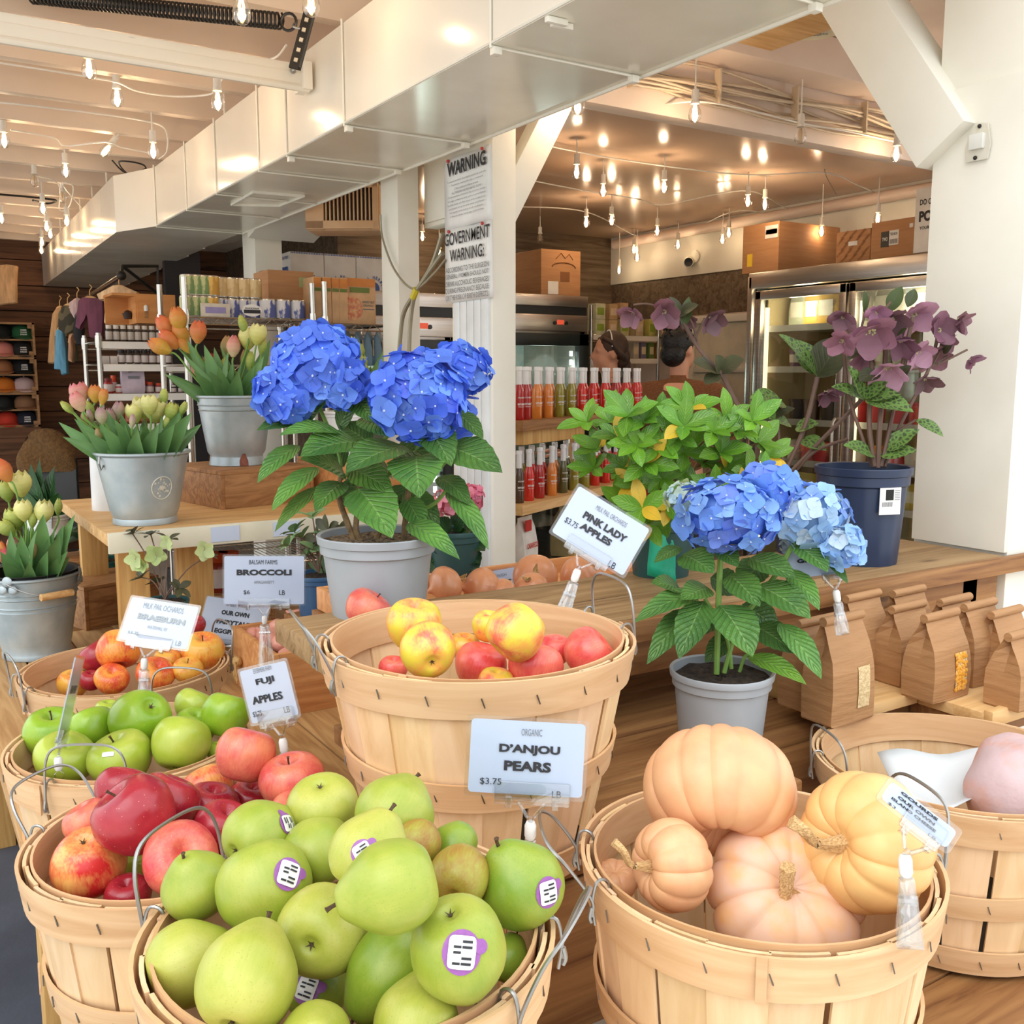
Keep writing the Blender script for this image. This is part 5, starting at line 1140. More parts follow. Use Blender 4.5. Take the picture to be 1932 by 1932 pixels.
PXL(lf, D, [(566, 841, 485, 912, 40, .0, -.06, .1, 1.25), (602, 882, 512, 965, 42, 0, -.08, .08, 1.2), (608, 918, 518, 1004, 32, 0, -.06, .08, (1.2, 1.0, .8)), (592, 788, 484, 812, 48, 0, -.05, .05, .85),
  (580, 800, 622, 752, 44, .0, -.03, .1, .95), (645, 818, 526, 822, 46, 0, -.08, .1, 1.3), (680, 835, 566, 862, 78, 0, -.10, .08, .95), (655, 905, 566, 866, 64, 0, -.08, .1, 1.0), (764, 842, 652, 892, 84, -.02, -.12, .07, .82),
  (786, 860, 792, 940, 94, -.03, -.14, .1, 1.0), (676, 922, 740, 1016, 84, -.03, -.13, .08, 1.15), (648, 910, 594, 966, 50, 0, -.08, .08, .8), (842, 842, 948, 892, 70, -.02, -.10, .06, .8), (858, 775, 912, 830, 38, 0, -.05, .05, .85),
  (826, 900, 888, 955, 44, 0, -.06, .1, .8), (842, 925, 922, 1038, 40, -.02, -.10, .1, 1.25), (768, 988, 868, 1056, 42, -.03, -.12, .12, 1.3), (765, 940, 802, 1004, 44, 0, -.04, .08, 1.2), (662, 886, 742, 930, 58, .0, -.06, .08, (1.2, 1.15, .9)),
  (800, 798, 852, 880, 68, -.02, -.09, .06, .85), (640, 812, 684, 724, 46, .02, 0, .05, .8), (672, 750, 706, 798, 44, .0, -.04, .06, .85), (688, 785, 736, 826, 58, .0, -.07, .06, .9), (700, 840, 640, 800, 60, .02, .02, .06, .8),
  (740, 860, 830, 850, 70, .02, .0, .06, .8), (700, 900, 640, 960, 56, .04, .02, .06, .75), (740, 900, 690, 870, 60, .03, -.02, .05, .85), (760, 930, 830, 990, 56, .05, .03, .08, .85), (650, 880, 600, 840, 60, .04, .04, .06, .75), (720, 930, 780, 960, 56, .05, .04, .08, .9)])
lf.build('foliage', M['leaf_hyd'], t)
o = V(t.location)
flower_head(t, 'flower_head', [(598, 690, 82, 74, 0), (536, 742, 52, 50, -.02), (650, 722, 38, 48, -.01)], D - .02, BLUE, .026, o)
flower_head(t, 'flower_head', [(788, 748, 88, 86, -.02)], D - .04, BLUE + [S3(92, 120, 236)], .028, o)
flower_head(t, 'flower_head', [(866, 700, 56, 48, .04), (858, 790, 28, 42, .03)], D + .03, BLUE, .024, o)
# ---- smaller blue hydrangea
D = 1.638; P = atD(1361, 1300, D); base = V((P.x, P.y, MIDZ)); t = thing('potted_hydrangea', 'smaller hydrangea with blue and pale blue heads in a grey pot on the step bench', 'potted plant', tuple(base))
pot(t, .083, .145, M['pot_grey'], M['soil'], .013, .8)
st = Rel(t)
for pts, r in ((((1352, 1272), (1354, 1200), (1356, 1120), (1360, 1040)), .005), (((1366, 1270), (1395, 1180), (1460, 1090), (1500, 1020)), .0042), (((1380, 1262), (1370, 1200), (1330, 1130)), .0035), (((1395, 1268), (1410, 1235), (1440, 1260)), .003), (((1356, 1180), (1300, 1120), (1260, 1110)), .003)):
    st.tube(bez([atD(x, y, D) for x, y in pts], 6), r, 8)
st.build('green_stem', M['stem_g'], t)
lf = Rel(t)
PXL(lf, D, [(1358, 1142, 1420, 1240, 78, -.02, -.10, .08, 1.0), (1376, 1084, 1434, 1145, 58, 0, -.07, .06, .85), (1428, 1104, 1530, 1168, 72, -.02, -.09, .06, .82), (1424, 1180, 1502, 1234, 58, .0, -.05, .06, .7), (1468, 1176, 1550, 1282, 50, -.02, -.09, .08, 1.2),
  (1410, 1240, 1522, 1292, 40, -.02, -.08, .1, (1.5, 1.3, .7)), (1412, 1054, 1502, 1092, 58, 0, -.06, .05, .75), (1502, 1028, 1562, 1080, 56, 0, -.06, .06, .95), (1556, 1048, 1600, 1102, 22, 0, -.04, .06, .75), (1354, 1034, 1392, 1070, 42, -.02, -.05, .06, .9),
  (1480, 1074, 1546, 1152, 46, .0, -.06, .08, 1.15), (1284, 1032, 1234, 1062, 28, 0, -.04, .05, .7), (1288, 1046, 1348, 1082, 60, 0, -.06, .06, .95), (1284, 1112, 1228, 1100, 42, 0, -.04, .06, .8), (1338, 1110, 1284, 1132, 48, 0, -.06, .06, .85),
  (1320, 1122, 1196, 1175, 44, 0, -.08, .1, 1.0), (1328, 1134, 1280, 1244, 58, -.02, -.1, .06, .85), (1296, 1150, 1220, 1254, 44, 0, -.07, .08, .95), (1352, 1150, 1300, 1200, 56, .03, .02, .06, .75), (1400, 1140, 1470, 1190, 60, .04, .03, .06, .7), (1340, 1090, 1400, 1120, 60, .04, .03, .06, .75),
  (1440, 1060, 1390, 1110, 56, .03, .0, .05, .8), (1380, 1200, 1330, 1250, 40, .03, .03, .06, .7)])
lf.build('foliage', M['leaf_hyd'], t); o = V(t.location)
MID = [S3(112, 160, 246), S3(98, 142, 242), S3(126, 174, 250), S3(116, 148, 240), S3(136, 182, 248)]; PALE = [S3(158, 202, 248), S3(142, 186, 246), S3(178, 214, 248), S3(134, 172, 244), S3(200, 222, 240)]
flower_head(t, 'flower_head', [(1374, 972, 96, 70, -.02), (1448, 930, 54, 50, .02)], D - .02, MID, .0225, o)
flower_head(t, 'flower_head', [(1532, 975, 72, 60, 0), (1588, 1030, 36, 36, -.03)], D, PALE, .021, o)
flower_head(t, 'flower_head', [(1294, 938, 40, 28, .03)], D + .02, [S3(206, 218, 160), S3(190, 212, 200), S3(176, 206, 220)], .012, o, 120)
flower_head(t, 'flower_head', [(1508, 1028, 32, 30, .04)], D + .03, [S3(176, 196, 186), S3(160, 184, 200)], .014, o)
# ---- gardenia with yellowing leaves
c = atD(1290, 860, 1.98); base = V((1.50, 1.575, TOPZ)); P = atZ(1262, 1092, TOPZ); base = V((P.x + .02, P.y + .05, TOPZ))
t = thing('potted_gardenia', 'bushy glossy green plant with a few yellow leaves in a teal pot', 'potted plant', tuple(base))
pot(t, .075, .13, M['pot_dark'], M['soil'], .014, .8)
g = Rel(t); gy = Rel(t); stx = Rel(t)
tips = [(1108, 772), (1150, 770), (1128, 822), (1185, 760), (1215, 770), (1246, 762), (1300, 748), (1345, 790), (1390, 790), (1430, 812), (1448, 838), (1178, 858), (1198, 890), (1212, 935), (1250, 880), (1290, 830), (1330, 850), (1370, 860), (1412, 870), (1440, 880), (1240, 820), (1270, 800), (1320, 800), (1165, 800), (1120, 860), (1180, 925), (1225, 965), (1260, 930), (1300, 900), (1345, 900), (1395, 900), (1290, 780), (1360, 830), (1220, 850), (1250, 950), (1420, 770), (1370, 770), (1200, 815)]
for i, (x, y) in enumerate(tips):
    d = 1.86 + R.uniform(-.06, .10) + (abs(x - 1290) / 200) * .06; q = atD(x, y + 24, d); ctr = base + V((0, 0, .2)); out = (q - ctr).normalized(); out = (out + V((0, 0, .5)) - _fw * .5).normalized(); A = align(out)
    stx.tube(bez([base + V((R.uniform(-.03, .03), R.uniform(-.03, .03), .12)), ctr.lerp(q, .5) + V((0, 0, -.01)), q], 4), .002, 5)
    n = R.randint(5, 7)
    for k in range(n):
        a = 2 * PI * k / n + R.uniform(-.3, .3); el = R.uniform(.15, .8); dr = A @ V((math.cos(a) * math.cos(el), math.sin(a) * math.cos(el), math.sin(el))); L = R.uniform(.045, .068)
        yl = R.random() < (.20 if y > 830 else .03); tn = R.uniform(.8, 1.3); col = (tn, tn, tn) if not yl else (.97, .97, .97)
        leaf(gy if yl else g, q, q + dr * L, L * .46, A @ V((-math.cos(a) * math.sin(el), -math.sin(a) * math.sin(el), math.cos(el))), bend=.05, shape='ellip', n=8, cols=4, col=col)
g.build('foliage', M['leaf_gard'], t); gy.build('yellow_leaf_spray', leaf_mat('yellow_leaf', S(226, 182, 52), S(196, 168, 44), S(120, 130, 40), .4, .2, 7), t); stx.build('twig', M['stem_b'], t)
# teal paper tag wrapped on its pot
mb = Rel(t); rows = []
for j in range(6):
    v_ = j / 5; rows.append([atD(1222 + (v_ * 2 + i * (9 + v_ * 2)) + 3 * math.sin(v_ * 5), 985 + v_ * 100 + i * (5 - v_ * 2), depth(base) - .085 - .01 * math.sin(i + v_ * 3)) for i in range(6)])
mb.sheet(rows); ob = mb.build('teal_wrap', mat('teal_paper', S(36, 188, 148), .5), t); so = ob.modifiers.new('thick', 'SOLIDIFY'); so.thickness = .001
# ---- hellebores in navy pots
PUR = [S3(150, 108, 122), S3(130, 92, 108), S3(166, 118, 138), S3(140, 98, 116), S3(122, 90, 98)]; PINK = [S3(204, 156, 180), S3(188, 136, 164)]
def hellebore_flower(mb, p, face, r, cols, cup=.4):
    face = V(face).normalized(); A = align(face) @ rotz(R.uniform(0, 6)); c = R.choice(cols)
    for k in range(5):
        a = 2 * PI * k / 5; d = A @ V((math.cos(a), math.sin(a), cup)); g_ = R.uniform(.85, 1.15); petal(mb, V(p) + face * (.001 * k) , d, A @ V((-math.cos(a) * cup, -math.sin(a) * cup, 1)), r * 1.3, r * 1.25, -.12 if k % 2 else .1, tuple(x * g_ * .85 for x in c), tuple(x * g_ for x in c), 4, 4, .25, .9)
    for k in range(10): mb.ball(V(p) + A @ V((r * .16 * math.cos(k), r * .16 * math.sin(k * 1.7), r * .12)), r * .07, 5, 4, col=S3(206, 200, 150))
def hellebore(label, px, py, D, fl, leaves, dleaves, stems, r, h, wts, m, tagged=False):
    P = atD(px, py, D); base = V((P.x, P.y, TOPZ)); t = thing('potted_hellebore', label, 'potted plant', tuple(base)); pot(t, r, h, m, M['soil'], .02, .80, ribs=16)
    for x, y, rr_, fx, fy, pk in fl:
        f = Rel(t); hellebore_flower(f, atD(x, y, D + R.uniform(-.06, .04)), screen_dir(fx * 1.2, fy * 1.6 - .25, .75 if abs(fx) < .9 else .3), rr_ * D / FPX, PINK if pk else PUR, R.uniform(.45, .95)); f.build('flower', M['petal'], t)
    lf = Rel(t); PXL(lf, D, leaves, 0, shape='ovate'); lf.build('foliage', M['leaf_hell'], t)
    lf = Rel(t); PXL(lf, D, dleaves, 0, shape='ellip'); lf.build('dusky_foliage', M['leaf_hell_d'], t)
    s = Rel(t)
    for pts, rad in stems: s.tube(bez([atD(x, y, D + dd) for x, y, dd in pts], 5), rad, 7)
    s.build('stalk', M['stem_p'], t)
    return t
t = hellebore('purple hellebore with many nodding flowers in the big navy pot with a plant tag', 1625, 960, 2.27,
  [(1592, 597, 26, -.3, -.3, 0), (1642, 623, 42, 0, -.5, 0), (1679, 600, 34, .2, -.6, 0), (1723, 590, 36, .1, -.3, 1), (1769, 622, 30, .1, .1, 0), (1804, 604, 26, .8, -.2, 0), (1829, 676, 22, .95, -.5, 0), (1730, 664, 28, .3, -.3, 1), (1674, 692, 38, -.1, -.7, 1), (1758, 668, 30, .2, -.6, 0), (1746, 712, 28, .2, -.8, 0), (1631, 670, 26, -.4, -.6, 0), (1588, 640, 28, -.5, -.6, 0), (1700, 640, 32, 0, -.5, 0), (1780, 640, 22, .5, -.5, 0), (1655, 588, 22, 0, -.3, 1)],
  [(1630, 752, 1568, 730, 34), (1628, 750, 1598, 690, 36), (1630, 752, 1676, 720, 30), (1632, 754, 1724, 778, 56, 0, -.06), (1632, 752, 1700, 744, 36), (1728, 792, 1780, 824, 26), (1660, 860, 1730, 850, 40), (1650, 860, 1590, 840, 36), (1670, 850, 1735, 810, 34)],
  [(1676, 590, 1702, 540, 26, 0, -.02, .05, (.9, 1.3, .7)), (1630, 590, 1630, 548, 16, 0, -.02, .05, (.9, 1.3, .7)), (1712, 580, 1726, 545, 20, 0, 0, .05, (.9, 1.2, .7)), (1690, 640, 1712, 620, 20, 0, -.03, .05, (.9, 1.3, .7)), (1780, 668, 1800, 640, 22), (1640, 640, 1600, 680, 26), (1690, 720, 1720, 690, 26), (1660, 700, 1620, 720, 30), (1770, 690, 1790, 670, 18)],
  [(((1650, 880, 0), (1640, 800, 0), (1645, 700, 0), (1642, 640, 0)), .006), (((1656, 882, 0), (1660, 800, -.01), (1668, 720, 0), (1672, 630, 0)), .006), (((1662, 880, 0), (1680, 800, 0), (1700, 700, 0), (1722, 600, 0)), .005), (((1668, 882, .01), (1690, 820, .01), (1720, 760, 0), (1755, 690, 0), (1770, 630, 0)), .004), (((1645, 880, .01), (1625, 820, .01), (1600, 740, .02), (1590, 640, .02)), .004), (((1640, 620, -.03), (1680, 570, -.03)), .003), (((1612, 670, 0), (1640, 560, 0)), .003), (((1690, 700, 0), (1760, 690, 0), (1825, 660, 0)), .0026), (((1670, 880, 0), (1690, 820, 0), (1728, 792, -.02)), .003), (((1760, 690, 0), (1800, 612, 0)), .0026)], .104, .222, (), M['pot_navy'])
o = V(t.location); Pq = atD(1676, 945, 2.27 - .095); nz = (Pq - V((o.x, o.y, Pq.z))).normalized(); ex = V((0, 0, 1)).cross(nz).normalized(); ey = V((0, 0, 1))
mb = Rel(t); A = Matrix((ex, ey, nz)).transposed(); Pq = V((o.x, o.y, Pq.z)) + nz * .101; mb.prism([(-.027, -.03), (.027, -.03), (.027, .03), (-.027, .03)], 0, .001, A, Pq); mb.build('plant_label', M['label'], t)
mb = Rel(t); mb.prism([(-.012, .002), (.008, .002), (.008, .026), (-.012, .026)], .001, .0016, A, Pq); mb.build('label_picture', M['leaf_dark'], t)
mb = Rel(t)
for k in range(9): mb.prism([(-.02 + k * .003, -.012), (-.0185 + k * .003, -.012), (-.0185 + k * .003, -.002), (-.02 + k * .003, -.002)], .001, .0016, A, Pq)
for k in range(6): mb.prism([(.011, .024 - k * .004), (.024, .024 - k * .004), (.024, .0225 - k * .004), (.011, .0225 - k * .004)], .001, .0016, A, Pq)
mb.build('label_print', M['ink_grey'], t)
hellebore('hellebore with mottled leaves and a tall leaning flower stalk in the smaller dark pot', 1516, 985, 2.38,
  [(1195, 590, 24, -.6, -.5, 0), (1252, 585, 32, 0, -.2, 0), (1338, 598, 28, .6, -.5, 0), (1297, 600, 18, 0, -.6, 0), (1557, 738, 24, .2, -.8, 0), (1580, 725, 18, .4, -.6, 0)],
  [(1543, 710, 1468, 630, 44, 0, -.06, .05), (1480, 762, 1414, 752, 52, 0, -.05, .05, 1.3), (1543, 708, 1500, 640, 44, 0, .04, .05), (1490, 800, 1450, 790, 40), (1500, 810, 1545, 800, 36), (1510, 830, 1560, 850, 40)],
  [(1541, 712, 1592, 638, 66, 0, -.05, .04, .85), (1542, 712, 1560, 660, 50, 0, .03, .04, .7), (1359, 704, 1308, 684, 40), (1360, 704, 1404, 678, 42), (1358, 706, 1330, 726, 26), (1358, 704, 1350, 670, 30), (1290, 620, 1300, 560, 20, 0, 0, .04, (.9, 1.3, .7)), (1275, 600, 1318, 575, 30), (1290, 600, 1262, 560, 22), (1430, 800, 1500, 770, 26, 0, 0, .1, .6), (1470, 880, 1450, 830, 24)],
  [(((1482, 890, 0), (1520, 800, -.02), (1542, 712, -.02)), .0058), (((1490, 892, 0), (1560, 820, -.04), (1628, 752, -.08)), .005), (((1500, 890, 0), (1540, 850, -.03), (1600, 828, -.05)), .004), (((1480, 890, 0), (1430, 820, 0), (1395, 770, 0), (1362, 706, 0)), .006), (((1362, 706, 0), (1320, 660, 0), (1290, 610, 0)), .005), (((1320, 660, 0), (1300, 600, 0), (1255, 580, 0)), .003), (((1300, 600, 0), (1230, 575, 0), (1195, 575, 0)), .0026), (((1310, 640, 0), (1330, 600, 0)), .0026), (((1484, 890, 0), (1470, 830, 0), (1476, 765, 0)), .003)], .075, .15, (), M['pot_navy'])
# ================================================================ flower shelf and what stands around it
ZS = 1.05
t = thing('flower_shelf', 'pine plank shelf with a cream price-tag lip carrying the tulip buckets', 'shelf', (1.05, 3.4, ZS - .035))
o = V(t.location)
for i, (a, b) in enumerate(((2.93, 3.14), (3.14, 3.36), (3.36, 3.58), (3.58, 3.84))): MB().box(V((1.05, (a + b) / 2, ZS - .0175)) - o, (1.1, b - a - .003, .035)).build('plank', M['wood_pale'], t, bevel=.003)
MB().box(V((1.05, 2.92, ZS - .025)) - o, (1.1, .012, .06)).build('price_tag_lip', mat('cream_lip', S(226, 220, 196), .4), t, bevel=.002)
for x in (.83, 1.02): MB().box(V((x, 2.912, ZS - .024)) - o, (.085, .002, .045)).build('shelf_label', M['paper'], t)
MB().box(V((.6, 3.12, .815)) - o, (.09, .05, .39)).build('support', M['wood_upright'], t, bevel=.003)
MB().box(V((.78, 3.1, .815)) - o, (.11, .04, .39)).build('support', M['wood_upright'], t, bevel=.003)
MB().box(V((1.5, 3.1, .815)) - o, (.09, .05, .39)).build('support', M['wood_upright'], t, bevel=.003)
MB().box(V((.6, 3.8, .815)) - o, (.09, .05, .39)).build('support', M['wood_upright'], t, bevel=.003)
t = thing('low_deck', 'low plank deck behind the raised apple basket holding the shallot crate', 'deck', (1.12, 2.75, LOWZ - .04))
for i in range(5): MB().box((-.39 + i * .195, 0, .02), (.19, 2.1, .04)).build('plank', M['wood_low'], t, bevel=.003)
for x in (.62, 1.5):
    for y in (1.8, 3.7): leg(t, x + .1, y, 0, LOWZ - .04)
def crate(name, label, c, d, rz, m, th=.014, lid=True, mi=None):
    t = thing(name, label, 'crate', c, rz); w, l, h = d
    for nm, cc, dd in (('side_board', (-w / 2 + th / 2, 0, h / 2), (th, l, h)), ('side_board', (w / 2 - th / 2, 0, h / 2), (th, l, h)), ('end_board', (0, -l / 2 + th / 2, h / 2), (w - 2 * th, th, h)), ('end_board', (0, l / 2 - th / 2, h / 2), (w - 2 * th, th, h)), ('bottom_board', (0, 0, th / 2), (w - 2 * th, l - 2 * th, th))):
        MB().box(cc, dd).build(nm, m, t, bevel=.002)
    if lid: MB().box((0, 0, h + th / 2), (w, l, th)).build('top_board', m, t, bevel=.002)
    return t
crate('wooden_crate', 'brown plywood box under the tall galvanized tulip bucket', (1.06, 3.50, ZS), (.36, .40, .115), .2, M['wood_brown'])
crate('wooden_crate', 'pale plywood box behind the hydrangea holding a white bucket', (1.44, 3.38, ZS), (.26, .36, .13), .12, M['wood_crate'])
q = atZ(195, 1172, LOWZ); crate('wooden_crate', 'brown plywood box behind the low banded tulip bucket', (q.x + .02, q.y + .05, LOWZ), (.28, .26, .14), .3, M['wood_brown'])
# galvanized buckets
def bucket(name, label, c, r0, r1, h, seams=(.8, .86), foot=0, logo=False, liner=False, m='galv', bail=None, ears=None, flute=0):
    t = thing(name, label, 'bucket', c); pr = [(0, .004), (r0 - .004, .004), (r0, 0)]
    if foot: pr += [(r0 * 1.04, .002), (r0 * .99, foot), (r0 * .985, foot + .004)]
    else: pr += [(r0 * 1.02, .002), (r0 * 1.02, .016), (r0, .02)]
    for f in [.2, .4, .6] + sorted(x for s in seams for x in (s - .012, s, s + .012)) + [.97]:
        rr_ = r0 + (r1 - r0) * f + (.0035 if any(abs(f - s) < 1e-6 for s in seams) else 0); pr.append((rr_, h * f))
    pr += [(r1, h - .008), (r1 + .006, h - .004), (r1 + .006, h + .002), (r1 + .001, h + .003), (r1 - .004, h - .004), (r0 - .006, .012), (0, .012)]
    MB().lathe(pr, 56).build('pail', M[m], t)
    if ears:
        mb = MB()
        for a in ears:
            p = V((math.cos(a) * (r1 + .004), math.sin(a) * (r1 + .004), h - .012)); A = align(V((math.cos(a), math.sin(a), .1)))
            mb.ball(p + V((0, 0, .012)), (.016, .016, .004), 12, 6, rot=A)
            for s in (-1, 1): mb.ball(p + V((-math.sin(a) * .016 * s, math.cos(a) * .016 * s, -.014)), (.014, .014, .004), 12, 6, rot=A)
        mb.build('handle_ear', M['galv'], t)
        a0, a1 = ears; P0 = V((math.cos(a0) * (r1 + .009), math.sin(a0) * (r1 + .009), h - .006)); P1 = V((math.cos(a1) * (r1 + .009), math.sin(a1) * (r1 + .009), h - .006)); mid = (a0 + a1) / 2
        q = [P0] + [V((math.cos(a0 + (a1 - a0) * f) * (r1 + .012), math.sin(a0 + (a1 - a0) * f) * (r1 + .012), h - .006 - .045 * math.sin(PI * f))) for f in (.15, .3, .5, .7, .85)] + [P1]
        MB().tube(bez(q, 4), .0022, 6).build('bail', M['wire'], t)
        f = .52; u = V((math.cos(a0 + (a1 - a0) * f), math.sin(a0 + (a1 - a0) * f), 0)); tg = V((-u.y, u.x, 0)); c0 = u * (r1 + .014) + V((0, 0, h - .05))
        MB().tube([c0 - tg * .05, c0 + tg * .05], .011, 10).build('wooden_grip', M['wood_paley'], t)
    if liner: MB().lathe([(r1 - .008, h - .04), (r1 - .004, h + .006), (r1 + .004, h + .01), (r1 + .002, h + .012), (r1 - .012, h + .008), (r1 - .02, h - .06), (0, h - .06)], 48).build('black_liner', M['black'], t)
    else: MB().lathe([(0, h * .8), (r0 + (r1 - r0) * .8 - .004, h * .8)], 32).build('water', M['leaf_dark'], t)
    return t
bA = bucket('galvanized_bucket', 'tall galvanized bucket of orange tulips standing on the brown box', (1.05, 3.50, ZS + .129), .093, .131, .245, (.80, .87), foot=.03)
# rust patch at its foot
mb = MB()
u0 = math.atan2(-(3.50), -(1.05)) + .25
rows = [[V((math.cos(u0 + a) * r_, math.sin(u0 + a) * r_, z)) for a in (-.16 * k2, -.05, .05, .16 * k2)] for z, r_, k2 in ((.002, .0975, 1), (.02, .0955, 1), (.032, .0935, .7), (.045, .1005, .3))]
mb.sheet(rows); mb.build('rust_patch', mat('rust', S(150, 92, 74), .8, scale=60, col2=S(120, 70, 56)), bA)
bB = bucket('galvanized_bucket', 'wide galvanized bucket with a worn round emblem full of yellow and lilac tulips', tuple(V((.645, 3.115, ZS))), .092, .136, .218, (.965,))
MB().tube([V((-.128, -.04, .215)), V((-.132, -.05, .19)), V((-.126, -.045, .17)), V((-.12, -.052, .185))], .003, 6).build('handle_loop', M['wire'], bB)
mb = MB(); ud = V((0, 0, 1)); face = math.atan2(-3.11, -.645) + .46
rr2 = random.Random(4)
def onB(a, z, l=.0012): r_ = .092 + (.136 - .092) * z / .218 + l; return V((math.cos(face + a) * r_, math.sin(face + a) * r_, z))
ring = [onB(.27 * math.cos(2 * PI * k / 26), .115 + .034 * math.sin(2 * PI * k / 26)) for k in range(26)]
mb.tube(ring, .0016, 5, closed=True)
for k in range(46):
    a = rr2.uniform(0, 2 * PI); q = rr2.uniform(0, .85); c_ = (.27 * q * math.cos(a), .115 + .034 * q * math.sin(a)); s_ = rr2.uniform(.012, .035)
    mb.quad(onB(c_[0] - s_, c_[1] - s_ * .09), onB(c_[0] + s_ * .8, c_[1] - s_ * .11), onB(c_[0] + s_, c_[1] + s_ * .1), onB(c_[0] - s_ * .6, c_[1] + s_ * .12))
mb.build('worn_emblem', mat('worn_cream_print', S(214, 208, 190), .6), bB)
q = atZ(72, 1236, LOWZ); bC = bucket('galvanized_bucket', 'banded galvanized pail with a black liner and wood-grip bail on the low bench', (q.x + .0, q.y + .02, LOWZ), .098, .137, .262, (.60, .65, .76, .81), liner=True, ears=(ang(-125), ang(-20)))
M['whiteplastic'] = mat('white_plastic', S(238, 240, 242), .35)
t = thing('white_vase', 'tall white cylinder vase standing behind the wide galvanized bucket', 'vase', (.612, 3.49, ZS)); MB().lathe([(0, 0), (.058, 0), (.056, .235), (.052, .235), (.052, .03), (0, .03)], 32).build('cylinder_body', M['whiteplastic'], t); MB().lathe([(.0565, .228), (.059, .232), (.0565, .238), (.052, .236)], 32).build('rim', M['whiteplastic'], t)
bD = bucket('white_bucket', 'white bucket of pale yellow tulips behind the deep blue hydrangea', (1.43, 3.36, ZS + .144), .07, .092, .17, (.9,), m='whiteplastic')
q = atD(92, 1010, 3.75); bE = bucket('white_bucket', 'cream bucket hidden among tulip leaves behind the banded pail', (q.x + .0, q.y, .80), .06, .075, .17, (.9,), m='whiteplastic')
t = crate('wooden_crate', 'tall plain wooden box under the cream bucket behind the banded pail', (q.x, q.y, 0), (.24, .24, .785), 0, M['wood_brown'])
# ---- tulips, each a thing of its own
def tulip(label, group, root, head, hpx, D, cb, ct, up=None, open_=.15, leaves=1, cat='flower', buds=False, inner=None, droop=0):
    hp = atD(*head, D); L = hpx * 2 * D / FPX; root = V(root); t = thing('tulip', label, cat, tuple(root), 0, group); o = root
    d = V(up).normalized() if up else ((hp - root).normalized() * .6 + V((0, 0, 1)) * (.8 - droop)).normalized()
    hb = hp - d * L * .5; mid = root.lerp(hb, .5) + V((0, 0, -.01)) + (hb - root).cross(V((0, 0, 1))) * 0
    MB().tube([p - o for p in bez([root, mid, hb - d * .03, hb], 4)], .0034, 6).build('stem', M['stem_g'], t)
    A = align(d) @ rotz(R.uniform(0, 2)); mb = MB(); W = L * (.62 if buds else .86) * (1 + open_ * .5)
    for ring, n, k in ((0, 3, 1.0), (1, 3, .94)):
        for i in range(n):
            a = 2 * PI * i / n + ring * PI / 3; u = A @ V((math.cos(a), math.sin(a), 0)); g = []
            for r_ in range(6):
                f = r_ / 5; rad = W * .5 * (math.sin(PI * (.06 + .62 * f)) * (1 - .78 * f * f * (1 - open_ * 1.7))) * k; zz = L * (f * (1 - .04 * f)); sp_ = 1.18 * (math.sin(PI * min(1, .14 + .80 * f)) ** .7) * (1.0 if f < 1 else .3)
                g.append([hb - o + A @ V((math.cos(a + s * sp_) * rad * (1 - .05 * abs(s)), math.sin(a + s * sp_) * rad * (1 - .05 * abs(s)), zz - L * .05 * s * s * f)) for s in (-1, -.5, 0, .5, 1)])
            gg = R.uniform(.9, 1.08); cols = [tuple((p + (q_ - p) * ((r_ + .5) / 5) ** 1.1) * gg for p, q_ in zip(cb, inner if (inner and ring) else ct)) for r_ in range(5) for s in range(4)]
            mb.sheet(g, 0, cols)
    mb.build('flower', M['petal_soft'], t)
    for k in range(leaves):
        a = R.uniform(0, 2 * PI); out = V((math.cos(a), math.sin(a), 0)); lm = MB(); tip = root.lerp(hp, R.uniform(.55, .85)) + out * R.uniform(.02, .06) + V((0, 0, R.uniform(-.03, .02)))
        leaf(lm, root + out * .01 - o, tip - o, R.uniform(.028, .042), out * .6 - _fw, bend=R.uniform(.02, .10), fold=.35, shape='tulip', n=9, cols=4, col=(R.uniform(.85, 1.15),) * 3); lm.build('leaf', M['leaf_tulip'], t)
    return t
def tleaf_bunch(label, root, lst, D, m='leaf_tulip'):
    """loose cut foliage standing in a bucket: (tx, ty, width px, depth shift)"""
    root = V(root); mb = MB()
    for tx, ty, wp, dd in lst:
        tip = atD(tx, ty, D + dd); rt = root + (tip - root) * V((1, 1, 0)).length * 0 + V(((tip - root).x * .25, (tip - root).y * .25, 0)); g = R.uniform(.8, 1.2)
        leaf(mb, rt - root, tip - root, wp * D / FPX, screen_dir(R.uniform(-.6, .6), .2, 1), bend=R.uniform(-.06, .08), fold=.25, shape='tulip', n=10, cols=4, col=(g, g, g), tw=R.uniform(-.3, .3))
    t = thing('tulip_foliage', label, 'foliage', tuple(root)); tag(t, kind='stuff'); mb.build('foliage', M[m], t); return t
OR = (S3(226, 196, 80), S3(242, 142, 84)); OR2 = (S3(236, 170, 90), S3(240, 120, 86)); YE = (S3(222, 226, 120), S3(255, 250, 184)); YG = (S3(150, 180, 80), S3(216, 220, 120)); PK = (S3(236, 216, 170), S3(238, 140, 150)); RD = (S3(226, 190, 150), S3(214, 36, 76)); LI = (S3(206, 206, 150), S3(206, 158, 176)); BU = (S3(168, 178, 104), S3(214, 168, 124))
A0 = V(bA.location) + V((0, 0, .2)); DA = depth(A0) - .02
def rt(c, s=.06): return V(c) + V((R.uniform(-s, s), R.uniform(-s, s), 0))
